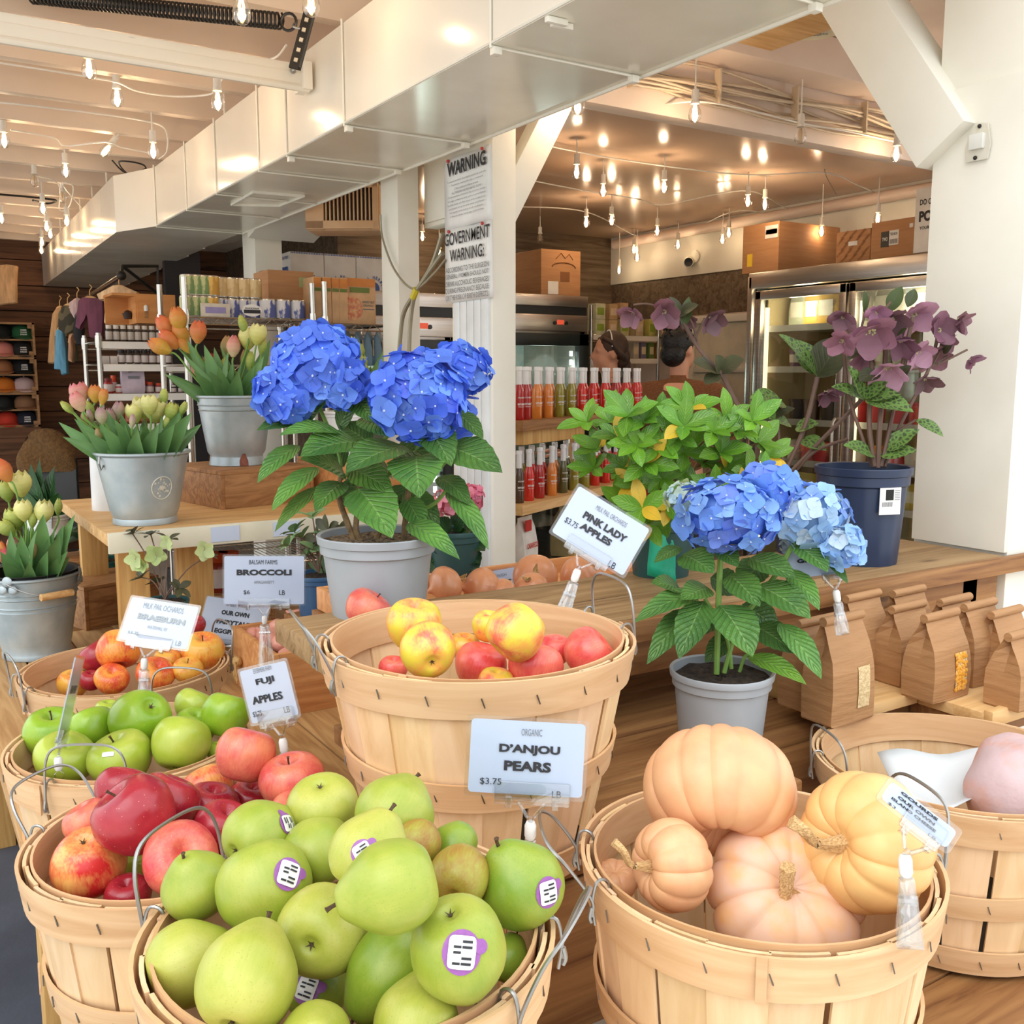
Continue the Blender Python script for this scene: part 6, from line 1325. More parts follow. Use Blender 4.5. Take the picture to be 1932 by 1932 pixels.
for x, y, h, c, op, u, lb, gp in (
  (336, 601, 25, OR, .1, (-.2, 1, .2), 'orange tulip highest above the tall galvanized bucket', None), (311, 613, 23, OR2, .08, (-.7, .9, .2), 'pale orange tulip second from the top over the tall bucket', None),
  (341, 628, 23, OR, .08, (-.5, .9, .3), 'orange and yellow tulip just under the highest one', None), (318, 640, 24, OR2, .08, (-.8, .8, .2), 'deep orange tulip leaning out over the tall bucket side', None), (300, 653, 24, OR, .06, (-1, .55, .2), 'lowest leaning orange tulip of the tall bucket', None),
  (374, 625, 23, OR2, .15, (.1, 1, .1), 'coral orange tulip standing apart above the tall bucket', None), (346, 650, 20, OR, .05, (-.6, .8, .1), 'half hidden orange tulip behind the leaning ones', None),
  (377, 694, 23, RD, .1, (-.2, 1, .2), 'pink-red striped tulip low at the rim of the tall bucket', None), (397, 685, 21, RD, .1, (-.1, 1, .2), 'second pink-red striped tulip beside the first at the rim', None),
  (429, 652, 21, BU, .0, (0, 1, 0), 'pinkish closed tulip bud in the middle of the tall bucket', None), (441, 652, 22, PK, .0, (.05, 1, 0), 'striped pink tulip bud beside the closed bud', None),
  (468, 638, 22, YE, .35, (.1, 1, .2), 'pale yellow open tulip on the far side of the tall bucket', None), (487, 630, 21, YE, .3, (.2, 1, .1), 'second pale yellow open tulip of the tall bucket', None), (495, 652, 17, YG, .1, (.2, 1, .1), 'greenish yellow tulip below the two open ones', None),
  (458, 611, 20, YG, .0, (-.3, 1, 0), 'tall green tulip bud over the tall bucket', None), (424, 691, 20, YG, .0, (0, 1, 0), 'slim green tulip bud low in the tall bucket', None), (462, 677, 20, BU, .0, (0, 1, 0), 'dull green tulip bud near the pale yellow ones', None), (472, 680, 20, YG, .0, (.1, 1, 0), 'green tulip bud touching the dull one', None)):
    tulip(lb, 'tulips in the tall galvanized bucket', rt(A0, .05), (x, y), h, DA + R.uniform(-.08, .06), *c, up=screen_dir(*u), open_=op, buds=h < 21, leaves=1)
tleaf_bunch('green tulip leaves filling the tall galvanized bucket', A0, [(322, 706, 30, -.08), (310, 705, 26, -.1), (385, 650, 34, -.05), (352, 640, 30, -.03), (404, 655, 30, 0), (432, 700, 34, -.12), (450, 700, 36, -.12), (412, 690, 34, -.12), (480, 690, 34, -.1), (498, 672, 34, -.06), (470, 655, 30, .02), (510, 640, 34, .05), (395, 700, 34, -.13), (365, 700, 30, -.12), (492, 705, 30, -.1), (440, 680, 30, -.1)], DA)
B0 = V(bB.location) + V((0, 0, .17)); DB = depth(B0) - .02
for x, y, h, c, op, u, lb in (
  (150, 741, 22, PK, .3, (-.2, 1, .2), 'pink and white open tulip at the outer top of the wide bucket'), (147, 757, 21, PK, .15, (-.4, 1, .2), 'blush tulip under the pink and white one'), (126, 768, 17, YG, 0, (-.8, .8, .2), 'green-yellow tulip bud pointing outward from the wide bucket'), (168, 768, 17, YG, 0, (-.5, .9, .2), 'yellow-green bud inside the blush tulips'),
  (179, 742, 18, OR, .2, (0, 1, 0), 'yellow-orange tulip at the back of the wide bucket'), (195, 748, 17, OR, .2, (.2, 1, 0), 'orange-yellow tulip beside the one at the back'),
  (191, 783, 18, LI, .05, (-.1, 1, .2), 'lilac tulip in the middle of the wide bucket'), (207, 787, 19, LI, .05, (.0, 1, .2), 'lilac tulip just right of the middle lilac one'), (224, 773, 18, LI, .08, (.1, 1, .2), 'third lilac tulip higher than the other two'), (170, 784, 14, LI, .0, (-.2, 1, .2), 'small lilac bud near the outer edge'), (250, 793, 14, LI, 0, (.1, 1, .1), 'faded pink bud below the yellow cluster'),
  (160, 793, 16, BU, 0, (-.3, 1, .2), 'pinkish green bud low at the outer side'), (186, 820, 15, BU, 0, (-.2, 1, .2), 'small drooping bud near the bucket rim'), (226, 822, 14, BU, 0, (0, 1, .2), 'slim pale bud standing at the front rim'), (288, 822, 16, BU, 0, (.4, 1, .2), 'pink-tipped bud leaning over the emblem side'),
  (254, 778, 20, YE, .35, (-.1, 1, .3), 'pale yellow open tulip at the near edge of the cluster'), (270, 768, 23, YE, .4, (0, 1, .4), 'wide open cream tulip in the cluster of the wide bucket'), (292, 773, 25, YE, .4, (.1, 1, .4), 'biggest open yellow tulip of the cluster'), (282, 762, 20, YE, .3, (0, 1, .2), 'yellow tulip behind the biggest open one'), (309, 748, 17, YG, .1, (.1, 1, 0), 'yellow-green tulip standing above the cluster'), (324, 776, 19, YG, .2, (.3, 1, .1), 'greenish yellow tulip at the far side of the cluster'), (315, 798, 16, YG, .1, (.3, 1, .1), 'small yellow-green tulip under the cluster'), (346, 770, 15, YG, .1, (.4, 1, 0), 'outermost yellow tulip toward the tall bucket')):
    tulip(lb, 'tulips in the wide galvanized bucket', rt(B0, .055), (x, y), h, DB + R.uniform(-.1, .06), *c, up=screen_dir(*u), open_=op, buds=h < 18, leaves=1)
tleaf_bunch('green tulip leaves filling the wide galvanized bucket', B0, [(110, 796, 34, -.05), (118, 824, 32, -.1), (183, 772, 40, 0), (200, 772, 36, 0), (236, 800, 40, -.12), (260, 810, 44, -.14), (215, 790, 34, -.12), (190, 800, 36, -.12), (160, 810, 34, -.1), (300, 800, 40, -.14), (330, 800, 44, -.14), (362, 778, 44, -.1), (380, 800, 40, -.05), (352, 760, 34, 0), (140, 790, 34, -.06), (275, 800, 34, -.14), (340, 775, 36, 0), (228, 780, 30, -.05), (368, 810, 36, -.06)], DB)
C0 = V(bC.location) + V((0, 0, .2)); DC = depth(C0) - .02
for x, y, h, c, op, u, lb in (
  (4, 886, 26, OR2, .1, (-.5, .9, .2), 'orange tulip cut by the photo edge above the banded pail'), (38, 912, 26, YE, .3, (0, 1, .3), 'large pale yellow tulip highest over the banded pail'), (12, 925, 22, YG, .1, (-.1, 1, .2), 'slim green-yellow tulip beside the highest one'), (83, 964, 24, YE, .2, (.2, 1, .3), 'round yellow tulip over the middle of the banded pail'), (44, 962, 22, YE, .25, (0, 1, .3), 'yellow tulip between the round one and the edge'), (28, 977, 24, YG, .25, (-.1, 1, .4), 'greenish white tulip low in the group'), (62, 980, 17, YG, .1, (.2, 1, .2), 'small half-open yellow-green tulip under the round one'), (12, 996, 20, YG, .2, (-.6, .8, .4), 'pale green tulip lying outward at the photo edge'), (110, 955, 17, YG, 0, (.1, 1, .1), 'thin green bud near the dark leaves'),
  (16, 1048, 24, RD, .3, (-.2, 1, .4), 'bright red tulip low at the rim of the banded pail'), (25, 1028, 20, PK, 0, (-.1, 1, .1), 'pinkish long bud above the red tulip'), (62, 1040, 19, BU, 0, (.3, 1, .2), 'peach bud at the middle of the rim'), (56, 1024, 19, BU, 0, (.1, 1, .2), 'tall peach bud behind the middle one'), (48, 1040, 15, BU, 0, (-.2, 1, .2), 'small brown-pink bud beside the peach ones'), (4, 1036, 18, OR, .05, (-.2, 1, .2), 'orange-yellow tulip at the photo edge by the red one')):
    tulip(lb, 'tulips in the banded galvanized pail', rt(C0, .06), (x, y), h, DC + R.uniform(-.1, .05), *c, up=screen_dir(*u), open_=op, buds=h < 20, leaves=1)
tleaf_bunch('green tulip leaves filling the banded galvanized pail', C0, [(82, 970, 52, -.14), (142, 970, 40, -.12), (120, 990, 44, -.12), (112, 1010, 44, -.14), (104, 1000, 36, -.1), (128, 1040, 34, -.1), (70, 1000, 40, -.14), (40, 1010, 44, -.12), (10, 1060, 40, -.14), (55, 1060, 34, -.14), (90, 1040, 40, -.14), (20, 1000, 40, -.1), (60, 985, 34, -.05), (0, 1040, 40, -.12), (132, 1050, 24, -.08)], DC)
q = V(bE.location) + V((0, 0, .15)); tleaf_bunch('dark green tulip leaves rising behind the yellow tulips of the banded pail', q, [(75, 866, 40, 0), (58, 875, 36, 0), (103, 880, 44, 0), (112, 930, 44, -.05), (90, 910, 40, 0), (40, 920, 40, 0), (100, 960, 50, -.1), (130, 960, 36, 0), (60, 930, 40, .05)], depth(q), 'leaf_dark')
q = V(bD.location) + V((0, 0, .15)); DD = depth(q)
for x, y, h, c, lb in ((660, 655, 22, YE, 'pale yellow tulip between the two big blue flower heads'), (676, 664, 18, YG, 'green-yellow tulip beside the pale one between the blue heads'), (664, 680, 19, YE, 'lower yellow tulip between the blue heads'), (682, 684, 16, YG, 'small greenish tulip between the blue heads'), (686, 700, 15, YG, 'thin green bud between the blue heads')):
    tulip(lb, 'tulips in the white bucket', rt(q, .03), (x, y), h, DD + R.uniform(-.05, .03), *c, up=screen_dir(0, 1, .1), open_=.2, leaves=1)
tleaf_bunch('green tulip leaves behind the two blue flower heads', q, [(722, 662, 36, 0), (700, 690, 34, 0), (690, 720, 34, -.05), (655, 700, 30, 0), (640, 720, 30, 0)], DD)

# ---- small potted plants low at the back
def small_plant(name, label, c, r, h, m, tips, D, lm, w, L, fl=None, whorl=5):
    t = thing(name, label, 'potted plant', c); pot(t, r, h, m, M['soil'], .012, .78, ribs=14); lf = Rel(t); st = Rel(t); top = V(c) + V((0, 0, h))
    for x, y in tips:
        q = atD(x, y, D + R.uniform(-.05, .05)); st.tube(bez([top, top.lerp(q, .5) + V((0, 0, .02)), q], 4), .002, 5); A = align((q - top).normalized() + V((0, 0, .3)) - _fw * .4)
        for k in range(whorl):
            a = 2 * PI * k / whorl + R.uniform(-.3, .3); el = R.uniform(-.1, .6); dr = A @ V((math.cos(a) * math.cos(el), math.sin(a) * math.cos(el), math.sin(el))); g = R.uniform(.8, 1.2)
            leaf(lf, q, q + dr * L * R.uniform(.7, 1.1), w, A @ V((-math.cos(a) * .3, -math.sin(a) * .3, 1)), bend=.06, shape='ellip', n=8, cols=4, col=(g, g, g))
    lf.build('foliage', M[lm], t); st.build('stalk', M['stem_p'], t)
    if fl:
        for x, y, rr_ in fl:
            f = Rel(t); hellebore_flower(f, atD(x, y, D - .06), screen_dir(R.uniform(-.4, .4), -.2, 1), rr_ * D / FPX, [S3(206, 222, 160), S3(190, 212, 140)]); f.build('flower', M['petal'], t)
    return t
M['leaf_sage'] = leaf_mat('sage_leaf', S(130, 164, 110), S(108, 144, 96), S(170, 196, 150), .45, .2, 6)
q = atD(312, 1138, 2.72); small_plant('potted_hellebore', 'small hellebore with pale green flowers behind the BRAEBURN sign', (q.x, q.y, q.z - .10), .062, .11, M['pot_dark'], [(251, 1008), (285, 1010), (320, 1018), (268, 1090), (300, 1100), (338, 1110), (390, 1050)], 2.75, 'leaf_hell_d', .022, .04, [(258, 1055, 17), (294, 1046, 17), (318, 1022, 13), (386, 1038, 16), (270, 1066, 12)])
crate('wooden_crate', 'plain wooden box under the small pale green hellebore', (q.x, q.y, LOWZ), (.16, .16, q.z - .10 - LOWZ - .014), .3, M['wood_front'])
q = atD(603, 1140, 2.78); small_plant('potted_sage_plant', 'sage green bushy plant in a ribbed blue pot behind the BROCCOLI card', (q.x, q.y, q.z - .03), .07, .12, M['pot_navy2'], [(556, 1004), (570, 1015), (590, 975), (545, 1030), (600, 1040), (620, 1010), (610, 1080), (580, 1050)], 2.8, 'leaf_sage', .030, .058)
crate('wooden_crate', 'plain wooden box under the ribbed blue pot', (q.x, q.y, LOWZ), (.15, .15, q.z - .03 - LOWZ - .014), .1, M['wood_front'])
q = atD(640, 1030, 2.75); small_plant('potted_dark_plant', 'dark leafy plant in a black pot under the flower shelf lip', (q.x + .1, q.y, q.z - .10), .07, .12, M['black'], [(620, 1000), (650, 1010), (600, 1020), (660, 1040)], 2.75, 'leaf_hell_d', .028, .055)
crate('wooden_crate', 'dark plain box under the black pot', (q.x + .1, q.y, LOWZ), (.15, .15, q.z - .10 - LOWZ - .014), .1, M['wood_brown'])
q = atD(195, 1082, 3.95); small_plant('potted_dark_plant', 'dark green bushy plant in a teal pot in the gloom under the shelf', (q.x, q.y, q.z - .07), .085, .13, M['pot_teal'], [(165, 1000), (185, 1010), (205, 1005), (160, 1035), (190, 1030), (215, 1030), (175, 985), (155, 1015)], 3.9, 'leaf_dark', .04, .075)
crate('wooden_crate', 'dark box under the teal pot', (q.x, q.y, 0), (.3, .3, q.z - .07 - .014), 0, M['wood_dark'])
# pink hydrangea by the pillar
q = atD(858, 1060, 2.18); t = thing('potted_hydrangea', 'small hydrangea with pink flower heads beside the white pillar', 'potted plant', (q.x, q.y, 1.06)); pot(t, .06, .10, M['pot_dark'], M['soil'], .012, .8)
lf = Rel(t); PXL(lf, 2.18, [(858, 1040, 800, 1030, 50), (856, 1030, 900, 1025, 56), (850, 1010, 820, 980, 44), (866, 1010, 904, 985, 48), (850, 1050, 905, 1062, 44), (846, 1060, 866, 1066, 40), (860, 1000, 880, 960, 40), (850, 1040, 815, 1060, 44), (870, 1040, 900, 1080, 50), (850, 1050, 850, 1090, 50), (840, 1030, 812, 1080, 46), (880, 1020, 915, 1040, 44), (860, 1030, 880, 1000, 50)]); lf.build('foliage', M['leaf_dark'], t)
o = V(t.location); PNK = [S3(238, 130, 158), S3(228, 108, 140), S3(244, 156, 176)]
flower_head(t, 'flower_head', [(850, 945, 32, 26, 0)], 2.16, PNK, .015, o, 110); flower_head(t, 'flower_head', [(893, 940, 18, 26, .02)], 2.18, PNK, .015, o, 110)

# ---- onions in a bin behind the table
M['onion'] = fruit_mat('onion_skin', S(196, 112, 76), S(222, 152, 108), .45, .85, S(190, 120, 80)[:3] + (.2,), .9, .3, coat=.25)
FM['onion'] = M['onion']; FM['shallot'] = fruit_mat('shallot_skin', S(196, 108, 92), S(224, 156, 138), .45, .85, S(190, 120, 100)[:3] + (.2,), .9, .32, coat=.2)
ON = [lathe_mesh('onion', smooth_prof([(0, -.86), (.2, -.84), (.55, -.72), (.88, -.38), (1, .0), (.93, .36), (.7, .66), (.4, .84), (.2, .96), (.12, 1.1), (.1, 1.18), (0, 1.18)]), 32, .02, i) for i in range(3)]
mbx = MB()
for k in range(16):
    a = k * 2.4; mbx.tube(bez([(.04 * math.cos(a), .04 * math.sin(a), -.84), (.12 * math.cos(a), .12 * math.sin(a), -.98), (.25 * math.cos(a * 1.3), .25 * math.sin(a * 1.3), -1.05 - .12 * (k % 3))], 3), .02, 4)
ORT = mbx.mesh('root_tuft'); ORT.materials.append(mat('root_straw', S(206, 170, 112), .9))
crate('onion_bin', 'wooden bin holding the brown onions behind the plank table', (1.18, 1.86, .98), (.8, .37, .05), 0, M['wood_crate'], lid=False)
t = thing('bin_stand', 'plank stand under the onion bin', 'stand', (1.18, 1.86, 0))
MB().box((0, 0, .96), (.82, .38, .035)).build('top_board', M['wood_front'], t); 
for x in (-.1, .36): MB().box((x, .04, .78), (.06, .28, .32)).build('leg', M['wood_upright'], t)
def veg(name, mk, base, px, py, wpx, Y, axis, label, group, i, ls=.9, cat='onion', tuft=True):
    p = atY(px, py, Y); r = wpx / 2 * depth(p) / FPX; o = link(name, variant(base[i % 3], mk)); o.location = p; o.scale = (r, r, r * ls); o.rotation_euler = (align(screen_dir(*axis)) @ rotz(R.uniform(0, 6))).to_euler(); tag(o, label, cat, group)
    if tuft: link('root_tuft', ORT, o)
    return o
for i, (x, y, w_, Y, ax, lb) in enumerate(((842, 1103, 74, 1.76, (-.8, -.3, .3), 'large onion with a dry root tuft beside the big grey pot'), (910, 1112, 84, 1.75, (-.8, .1, .3), 'onion lying with its root toward the middle of the bin'), (1010, 1086, 84, 1.82, (.0, -.3, -.9), 'onion showing its root end in front of the pillar'), (1002, 1110, 66, 1.74, (.2, -.5, -.6), 'small onion under the root-end one'), (1092, 1094, 88, 1.82, (.9, .3, .2), 'onion half hidden behind the PINK LADY clip'), (940, 1122, 70, 1.73, (-.4, .8, .2), 'onion sliver just over the table edge'))):
    veg('onion', 'onion', ON, x, y, w_, Y, ax, lb, 'onions in the bin', i)
# ---- shallot crate
cx = atZ(520, 1356, LOWZ); zt = atX(519, 1239, cx.x).z; yf = atX(437, 1163, cx.x).y; h = zt - LOWZ
sc_ = crate('shallot_crate', 'orange-brown plank crate of shallots with a rope tie', (cx.x + .17, (cx.y + yf) / 2, LOWZ), (.34, yf - cx.y, h), 0, M['wood_crate'], .016, lid=False)
mb = Rel(sc_); q = atX(447, 1248, cx.x - .012)
for k in range(10): mb.tube(bez([q + V((0, R.uniform(-.02, .02), R.uniform(-.01, .02))), q + V((-.012, R.uniform(-.03, .03), R.uniform(-.03, .01))), q + V((-.008, R.uniform(-.03, .03), R.uniform(-.06, -.02)))], 3), .0022, 4)
mb.ball(q, (.014, .022, .014), 8, 6); mb.build('rope_knot', mat('jute_rope', S(206, 170, 112), .9, scale=90, bump=.5), sc_)
SH = [lathe_mesh('shallot', smooth_prof([(0, -.95), (.2, -.9), (.6, -.7), (.95, -.2), (1, .15), (.8, .6), (.45, 1.0), (.2, 1.35), (.1, 1.6), (0, 1.65)]), 24, .03, i) for i in range(3)]
rr3 = random.Random(12); k = 0
for i in range(5):
    for j in range(6):
        X = cx.x + .05 + i * .062 + rr3.uniform(-.012, .012); Y = cx.y + .045 + j * (yf - cx.y - .08) / 5.5 + rr3.uniform(-.01, .01); z = zt - .03 + .02 * math.sin(i + j) + .006 * j + rr3.uniform(-.006, .012); r = rr3.uniform(.024, .031)
        o = link('shallot', variant(SH[k % 3], 'shallot')); o.location = (X, Y, z); o.scale = (r, r, r); o.rotation_euler = (rr3.uniform(.6, 2.2), rr3.uniform(-.6, .6), rr3.uniform(0, 6)); tag(o, 'pink-brown shallot heaped in the rope-tied crate', 'shallot', 'shallots in the crate'); k += 1
# ---- brown paper bags
M['kraft'] = mat('kraft_paper', S(176, 132, 88), .7, scale=5, stretch=(1, 1, 6), col2=S(164, 120, 78), bump=.3, bscale=14)
M['corn'] = mat('popcorn_kernels', S(226, 160, 52), .35, scale=120, col2=S(240, 214, 160), lo=.42, hi=.6, bump=1, bscale=140)
M['grits'] = mat('pale_grits', S(224, 200, 154), .6, scale=200, col2=S(200, 172, 122), bump=.4)
def bag(label, px, py, zt, win=None, wd=.108, dp=.066, rz=0.0, zb=MIDZ + .024):
    p = atZ(px, py, zt); h = zt - zb; t = thing('paper_bag', label, 'bag', (p.x, p.y, zb), rz, 'brown paper bags on the tray'); rr = random.Random(int(px)); mb = MB(); rows = []
    for f, wf, df, pin in ((0, 1, 1, 0), (.02, 1.02, 1.02, 0), (.3, 1.05, 1.06, .04), (.5, 1.02, 1.0, .10), (.62, .99, .86, .25), (.74, .96, .62, .6), (.86, .93, .34, .8), (.95, .92, .16, .6), (1, .92, .12, .4)):
        w2, d2 = wd / 2 * wf, dp / 2 * df; j = lambda s=.0012: rr.uniform(-s, s)
        rows.append([V((-w2 + j(), -d2 + j(), h * f)), V((j(), -d2 * 1.06 + j(), h * f)), V((w2 + j(), -d2 + j(), h * f)), V((w2 - pin * dp * .3, j(), h * f)), V((w2 + j(), d2 + j(), h * f)), V((j(), d2 * 1.06 + j(), h * f)), V((-w2 + j(), d2 + j(), h * f)), V((-w2 + pin * dp * .3, j(), h * f))])
    mb.sheet(rows, closed=True, uv=False); mb.add(rows[0], [[7, 6, 5, 4, 3, 2, 1, 0]]); o = mb.build('bag_body', M['kraft'], t, smooth=False); 
    r = .0085; mr = MB(); mr.lathe([(0, -wd * .47), (r, -wd * .47), (r * 1.02, 0), (r, wd * .47), (0, wd * .47)], 12, (0, -.002, h - .002), rot=align((1, 0, .02))); mr.build('rolled_top', M['kraft'], t)
    if win:
        a0, a1, z0, z1 = (.06, .36, .14, .54) if win == 'grits' else (.04, .38, .10, .56)
        mw = MB(); N = 8
        def fr(a, z): return V((wd * a, -dp / 2 * float(np.interp(z, (0, .3, .5, .62), (1.02, 1.06, 1, .86))) * (1.065 - .12 * abs(a)) - .0016, h * z))
        mw.sheet([[fr(a0 + (a1 - a0) * i / 4, z0 + (z1 - z0) * j / N) for i in range(5)] for j in range(N + 1)]); mw.build('window', M[win], t)
        if win == 'corn':
            mk = MB()
            for k in range(90): q = fr(rr.uniform(a0 + .015, a1 - .015), rr.uniform(z0 + .01, z1 - .01)); mk.ball(q, (.0036, .0026, .0034), 6, 4, col=rr.choice([(1, 1, 1), (1.1, 1.2, 1.9), (.95, .9, .8), (1.05, 1.15, 1.4)]), rot=rotz(rr.uniform(0, 3)))
            mk.build('corn_kernels', M['corn_k'], t)
    return t
M['corn_k'] = mat('corn_kernel', S(232, 168, 62), .3, attr=True, rnd=0)
for px, py, zt, win, lb in ((1588, 1163, 1.078, 'grits', 'brown bag with a pale grain window, nearest the blue hydrangea'), (1773, 1158, 1.052, 'corn', 'brown bag with a popcorn window in the middle of the front row'), (1846, 1138, 1.05, 'corn', 'brown bag with a popcorn window leaning at the far end of the front row'),
  (1626, 1122, 1.062, None, 'plain brown bag behind the one with the pale grain window'), (1711, 1142, 1.045, None, 'plain brown bag in the second row between the two window bags'), (1712, 1113, 1.055, None, 'plain brown bag right under the table edge in the back row'), (1800, 1129, 1.045, None, 'plain brown bag behind the middle popcorn bag'), (1930, 1192, 1.03, None, 'brown bag cut by the photo edge'), (1896, 1152, 1.035, None, 'brown bag tucked behind the leaning popcorn bag'), (1540, 1168, 1.055, None, 'brown bag in the shade behind the hydrangea leaves')):
    bag(lb, px, py, zt, win)
# ================================================================ right-hand background
M['cooler_black'] = mat('cooler_black', S(28, 36, 36), .35)
M['led'] = mat('cooler_led', S(230, 255, 245), .5, emit=(.8, 1, .92, 1), estr=4)
M['fluo'] = mat('freezer_lamp', S(255, 240, 200), .5, emit=(1, .82, .5, 1), estr=2)
M['inside'] = mat('freezer_lining', S(226, 206, 158), .5)
M['inside_c'] = mat('cooler_lining', S(206, 222, 212), .5)
M['wirewhite'] = mat('white_wire_shelf', S(232, 230, 224), .4)
# ---- glass-door freezer
FX = 4.21
fy = lambda x: atX(x, 620, FX).y
y0, y1, y2, y3 = fy(1410), fy(1426), fy(1602), fy(1800)
ztop = atX(1410, 515, FX).z; o = V((FX, (y0 + y3) / 2, 0)); H = ztop
t = thing('glass_door_freezer', 'tall freezer with two steel-framed glass doors behind the purple hellebores', 'freezer', tuple(o))
mb = MB(); th = .05; Ld = y0 - y3
for c, d in (((.38, y0 - o.y - th / 2, H / 2), (.72, th, H)), ((.38, y3 - o.y + th / 2, H / 2), (.72, th, H)), ((.73, 0, H / 2), (.04, Ld, H)), ((.38, 0, H - .03), (.72, Ld, .06)), ((.38, 0, .15), (.72, Ld, .3))): mb.box(c, d)
mb.build('cabinet', M['cooler_black'], t, bevel=.004)
mb = MB(); mb.box((.012, 0, H - .05), (.05, Ld - .02, .09)); mb.box((.012, y0 - o.y - .02, H / 2), (.05, .035, H - .05)); mb.build('steel_surround', M['steel'], t, bevel=.006)
for nm, ya, yb in (('door', y1 - .01, y2 + .008), ('door', y2 - .008, y3 + .06)):
    c = (ya + yb) / 2 - o.y; w_ = abs(ya - yb); zt_, zb_ = H - .11, .32; d = MB(); hh = zt_ - zb_
    for cc, dd in (((-.005, c, zt_ - .025), (.04, w_, .05)), ((-.005, c, zb_ + .025), (.04, w_, .05)), ((-.005, c - w_ / 2 + .022, (zt_ + zb_) / 2), (.04, .044, hh)), ((-.005, c + w_ / 2 - .022, (zt_ + zb_) / 2), (.04, .044, hh))): d.box(cc, dd)
    d = d.build('door', M['steel'], t, bevel=.005)
    MB().box((-.003, c, (zt_ + zb_) / 2), (.006, w_ - .08, hh - .09)).build('pane', M['glass'], d)
    MB().tube([(-.035, c - w_ / 2 + .025, .95), (-.055, c - w_ / 2 + .025, .97), (-.055, c - w_ / 2 + .025, 1.25), (-.035, c - w_ / 2 + .025, 1.27)], .009, 8).build('door_handle', M['steel'], d)
mb = MB(); mb.box((.68, 0, H / 2 + .1), (.02, Ld - .1, H - .4)); mb.box((.4, y0 - o.y - .055, H / 2 + .1), (.6, .01, H - .4)); mb.build('lining', M['inside'], t)
mb = MB()
for yy in (y0 - .075, y2, y3 + .08): mb.box((.07, yy - o.y, 1.2), (.025, .025, 1.35))
mb.build('lamp_tube', M['fluo'], t)
shz = [atX(1500, y, FX + .25).z for y in (618, 694, 790, 864, 930)]
mb = MB()
for z in shz: mb.box((.36, 0, z - .01), (.5, Ld - .14, .015)); mb.box((.105, 0, z - .01), (.012, Ld - .14, .035))
mb.build('wire_shelf', M['wirewhite'], t)
# frozen goods
def pouch_mesh(w, d, h):
    mb = MB(); rows = []
    for f, wf, df in ((0, .94, .9), (.1, 1, 1), (.5, 1.02, 1), (.8, 1, .55), (.93, 1, .12), (1, 1, .08)):
        rows.append([V((w / 2 * wf * math.cos(a) / max(abs(math.cos(a)), abs(math.sin(a))) ** .8, d / 2 * df * math.sin(a) / max(abs(math.cos(a)), abs(math.sin(a))) ** .8, h * f)) for a in [2 * PI * k / 16 for k in range(16)]])
    mb.sheet(rows, closed=True, uv=False); mb.add(rows[0], [list(range(16))[::-1]]); mb.add(rows[-1], [list(range(16))]); return mb
def tub_mesh(r, h): return MB().lathe([(0, 0), (r * .82, 0), (r * .96, h * .86), (r, h * .86), (r * 1.03, h * .88), (r * 1.03, h), (0, h)], 20)
def jar_mesh(r, h): return MB().lathe([(0, 0), (r * .95, 0), (r, h * .03), (r, h * .68), (r * .8, h * .76), (r * .78, h * .78)], 18), MB().lathe([(r * .82, h * .77), (r * .84, h * .78), (r * .84, h), (0, h)], 18), MB().lathe([(r * 1.01, h * .12), (r * 1.012, h * .13), (r * 1.012, h * .6), (r * 1.01, h * .61)], 18)
_pm = {}
def pm(name, col, rough=.4):
    k = (name, col)
    if k not in _pm: _pm[k] = mat(name, S(*col), rough, scale=20, col2=S(*[int(c * .92) for c in col]))
    return _pm[k]
def good(name, label, cat, group, p, kind, dims, col, rz=0, lab=None, lid=None):
    if kind == 'pouch': o_ = pouch_mesh(*dims).build(name, pm(name + '_film', col), bevel=0)
    elif kind == 'box': o_ = MB().box((0, 0, dims[2] / 2), dims).build(name, pm(name + '_board', col, .6), bevel=.002)
    else: o_ = tub_mesh(*dims).build(name, pm(name + '_plastic', col))
    o_.location = p; o_.rotation_euler = (0, 0, rz); tag(o_, label, cat, group)
    if lab:
        if kind == 'tub': MB().lathe([(dims[0] * .93, dims[1] * .3), (dims[0] * .975, dims[1] * .75)], 20).build('label_band', pm('goods_label', lab, .5), o_)
        else: MB().box((0, -dims[1] / 2 - .001, dims[2] * .5), (dims[0] * .7, .002, dims[2] * .45)).build('front_label', pm('goods_label', lab, .5), o_)
    return o_
rows_ = [(0, 'pouch', (.13, .05, .19), [(236, 226, 190), (206, 216, 190), (226, 160, 90), (240, 236, 220), (232, 190, 90)], 'frozen pouch on the top freezer shelf', (250, 246, 230)),
         (1, 'tub', (.045, .10), [(120, 84, 120), (226, 120, 70), (130, 96, 128), (224, 214, 196)], 'small frozen tub on the second freezer shelf', (240, 236, 226)),
         (2, 'tub', (.05, .115), [(70, 52, 44), (90, 64, 52), (226, 60, 70), (230, 70, 84), (60, 46, 42)], 'dark or red ice cream tub on the third freezer shelf', None),
         (3, 'tub', (.05, .11), [(226, 140, 60), (222, 110, 60), (232, 60, 80), (236, 232, 224), (230, 150, 70)], 'orange or red ice cream tub on the fourth freezer shelf', None),
         (4, 'pouch', (.12, .06, .13), [(232, 206, 80), (200, 206, 90), (236, 216, 110), (216, 190, 70)], 'yellow packet on the lowest visible freezer shelf', (250, 246, 220))]
rg = random.Random(3)
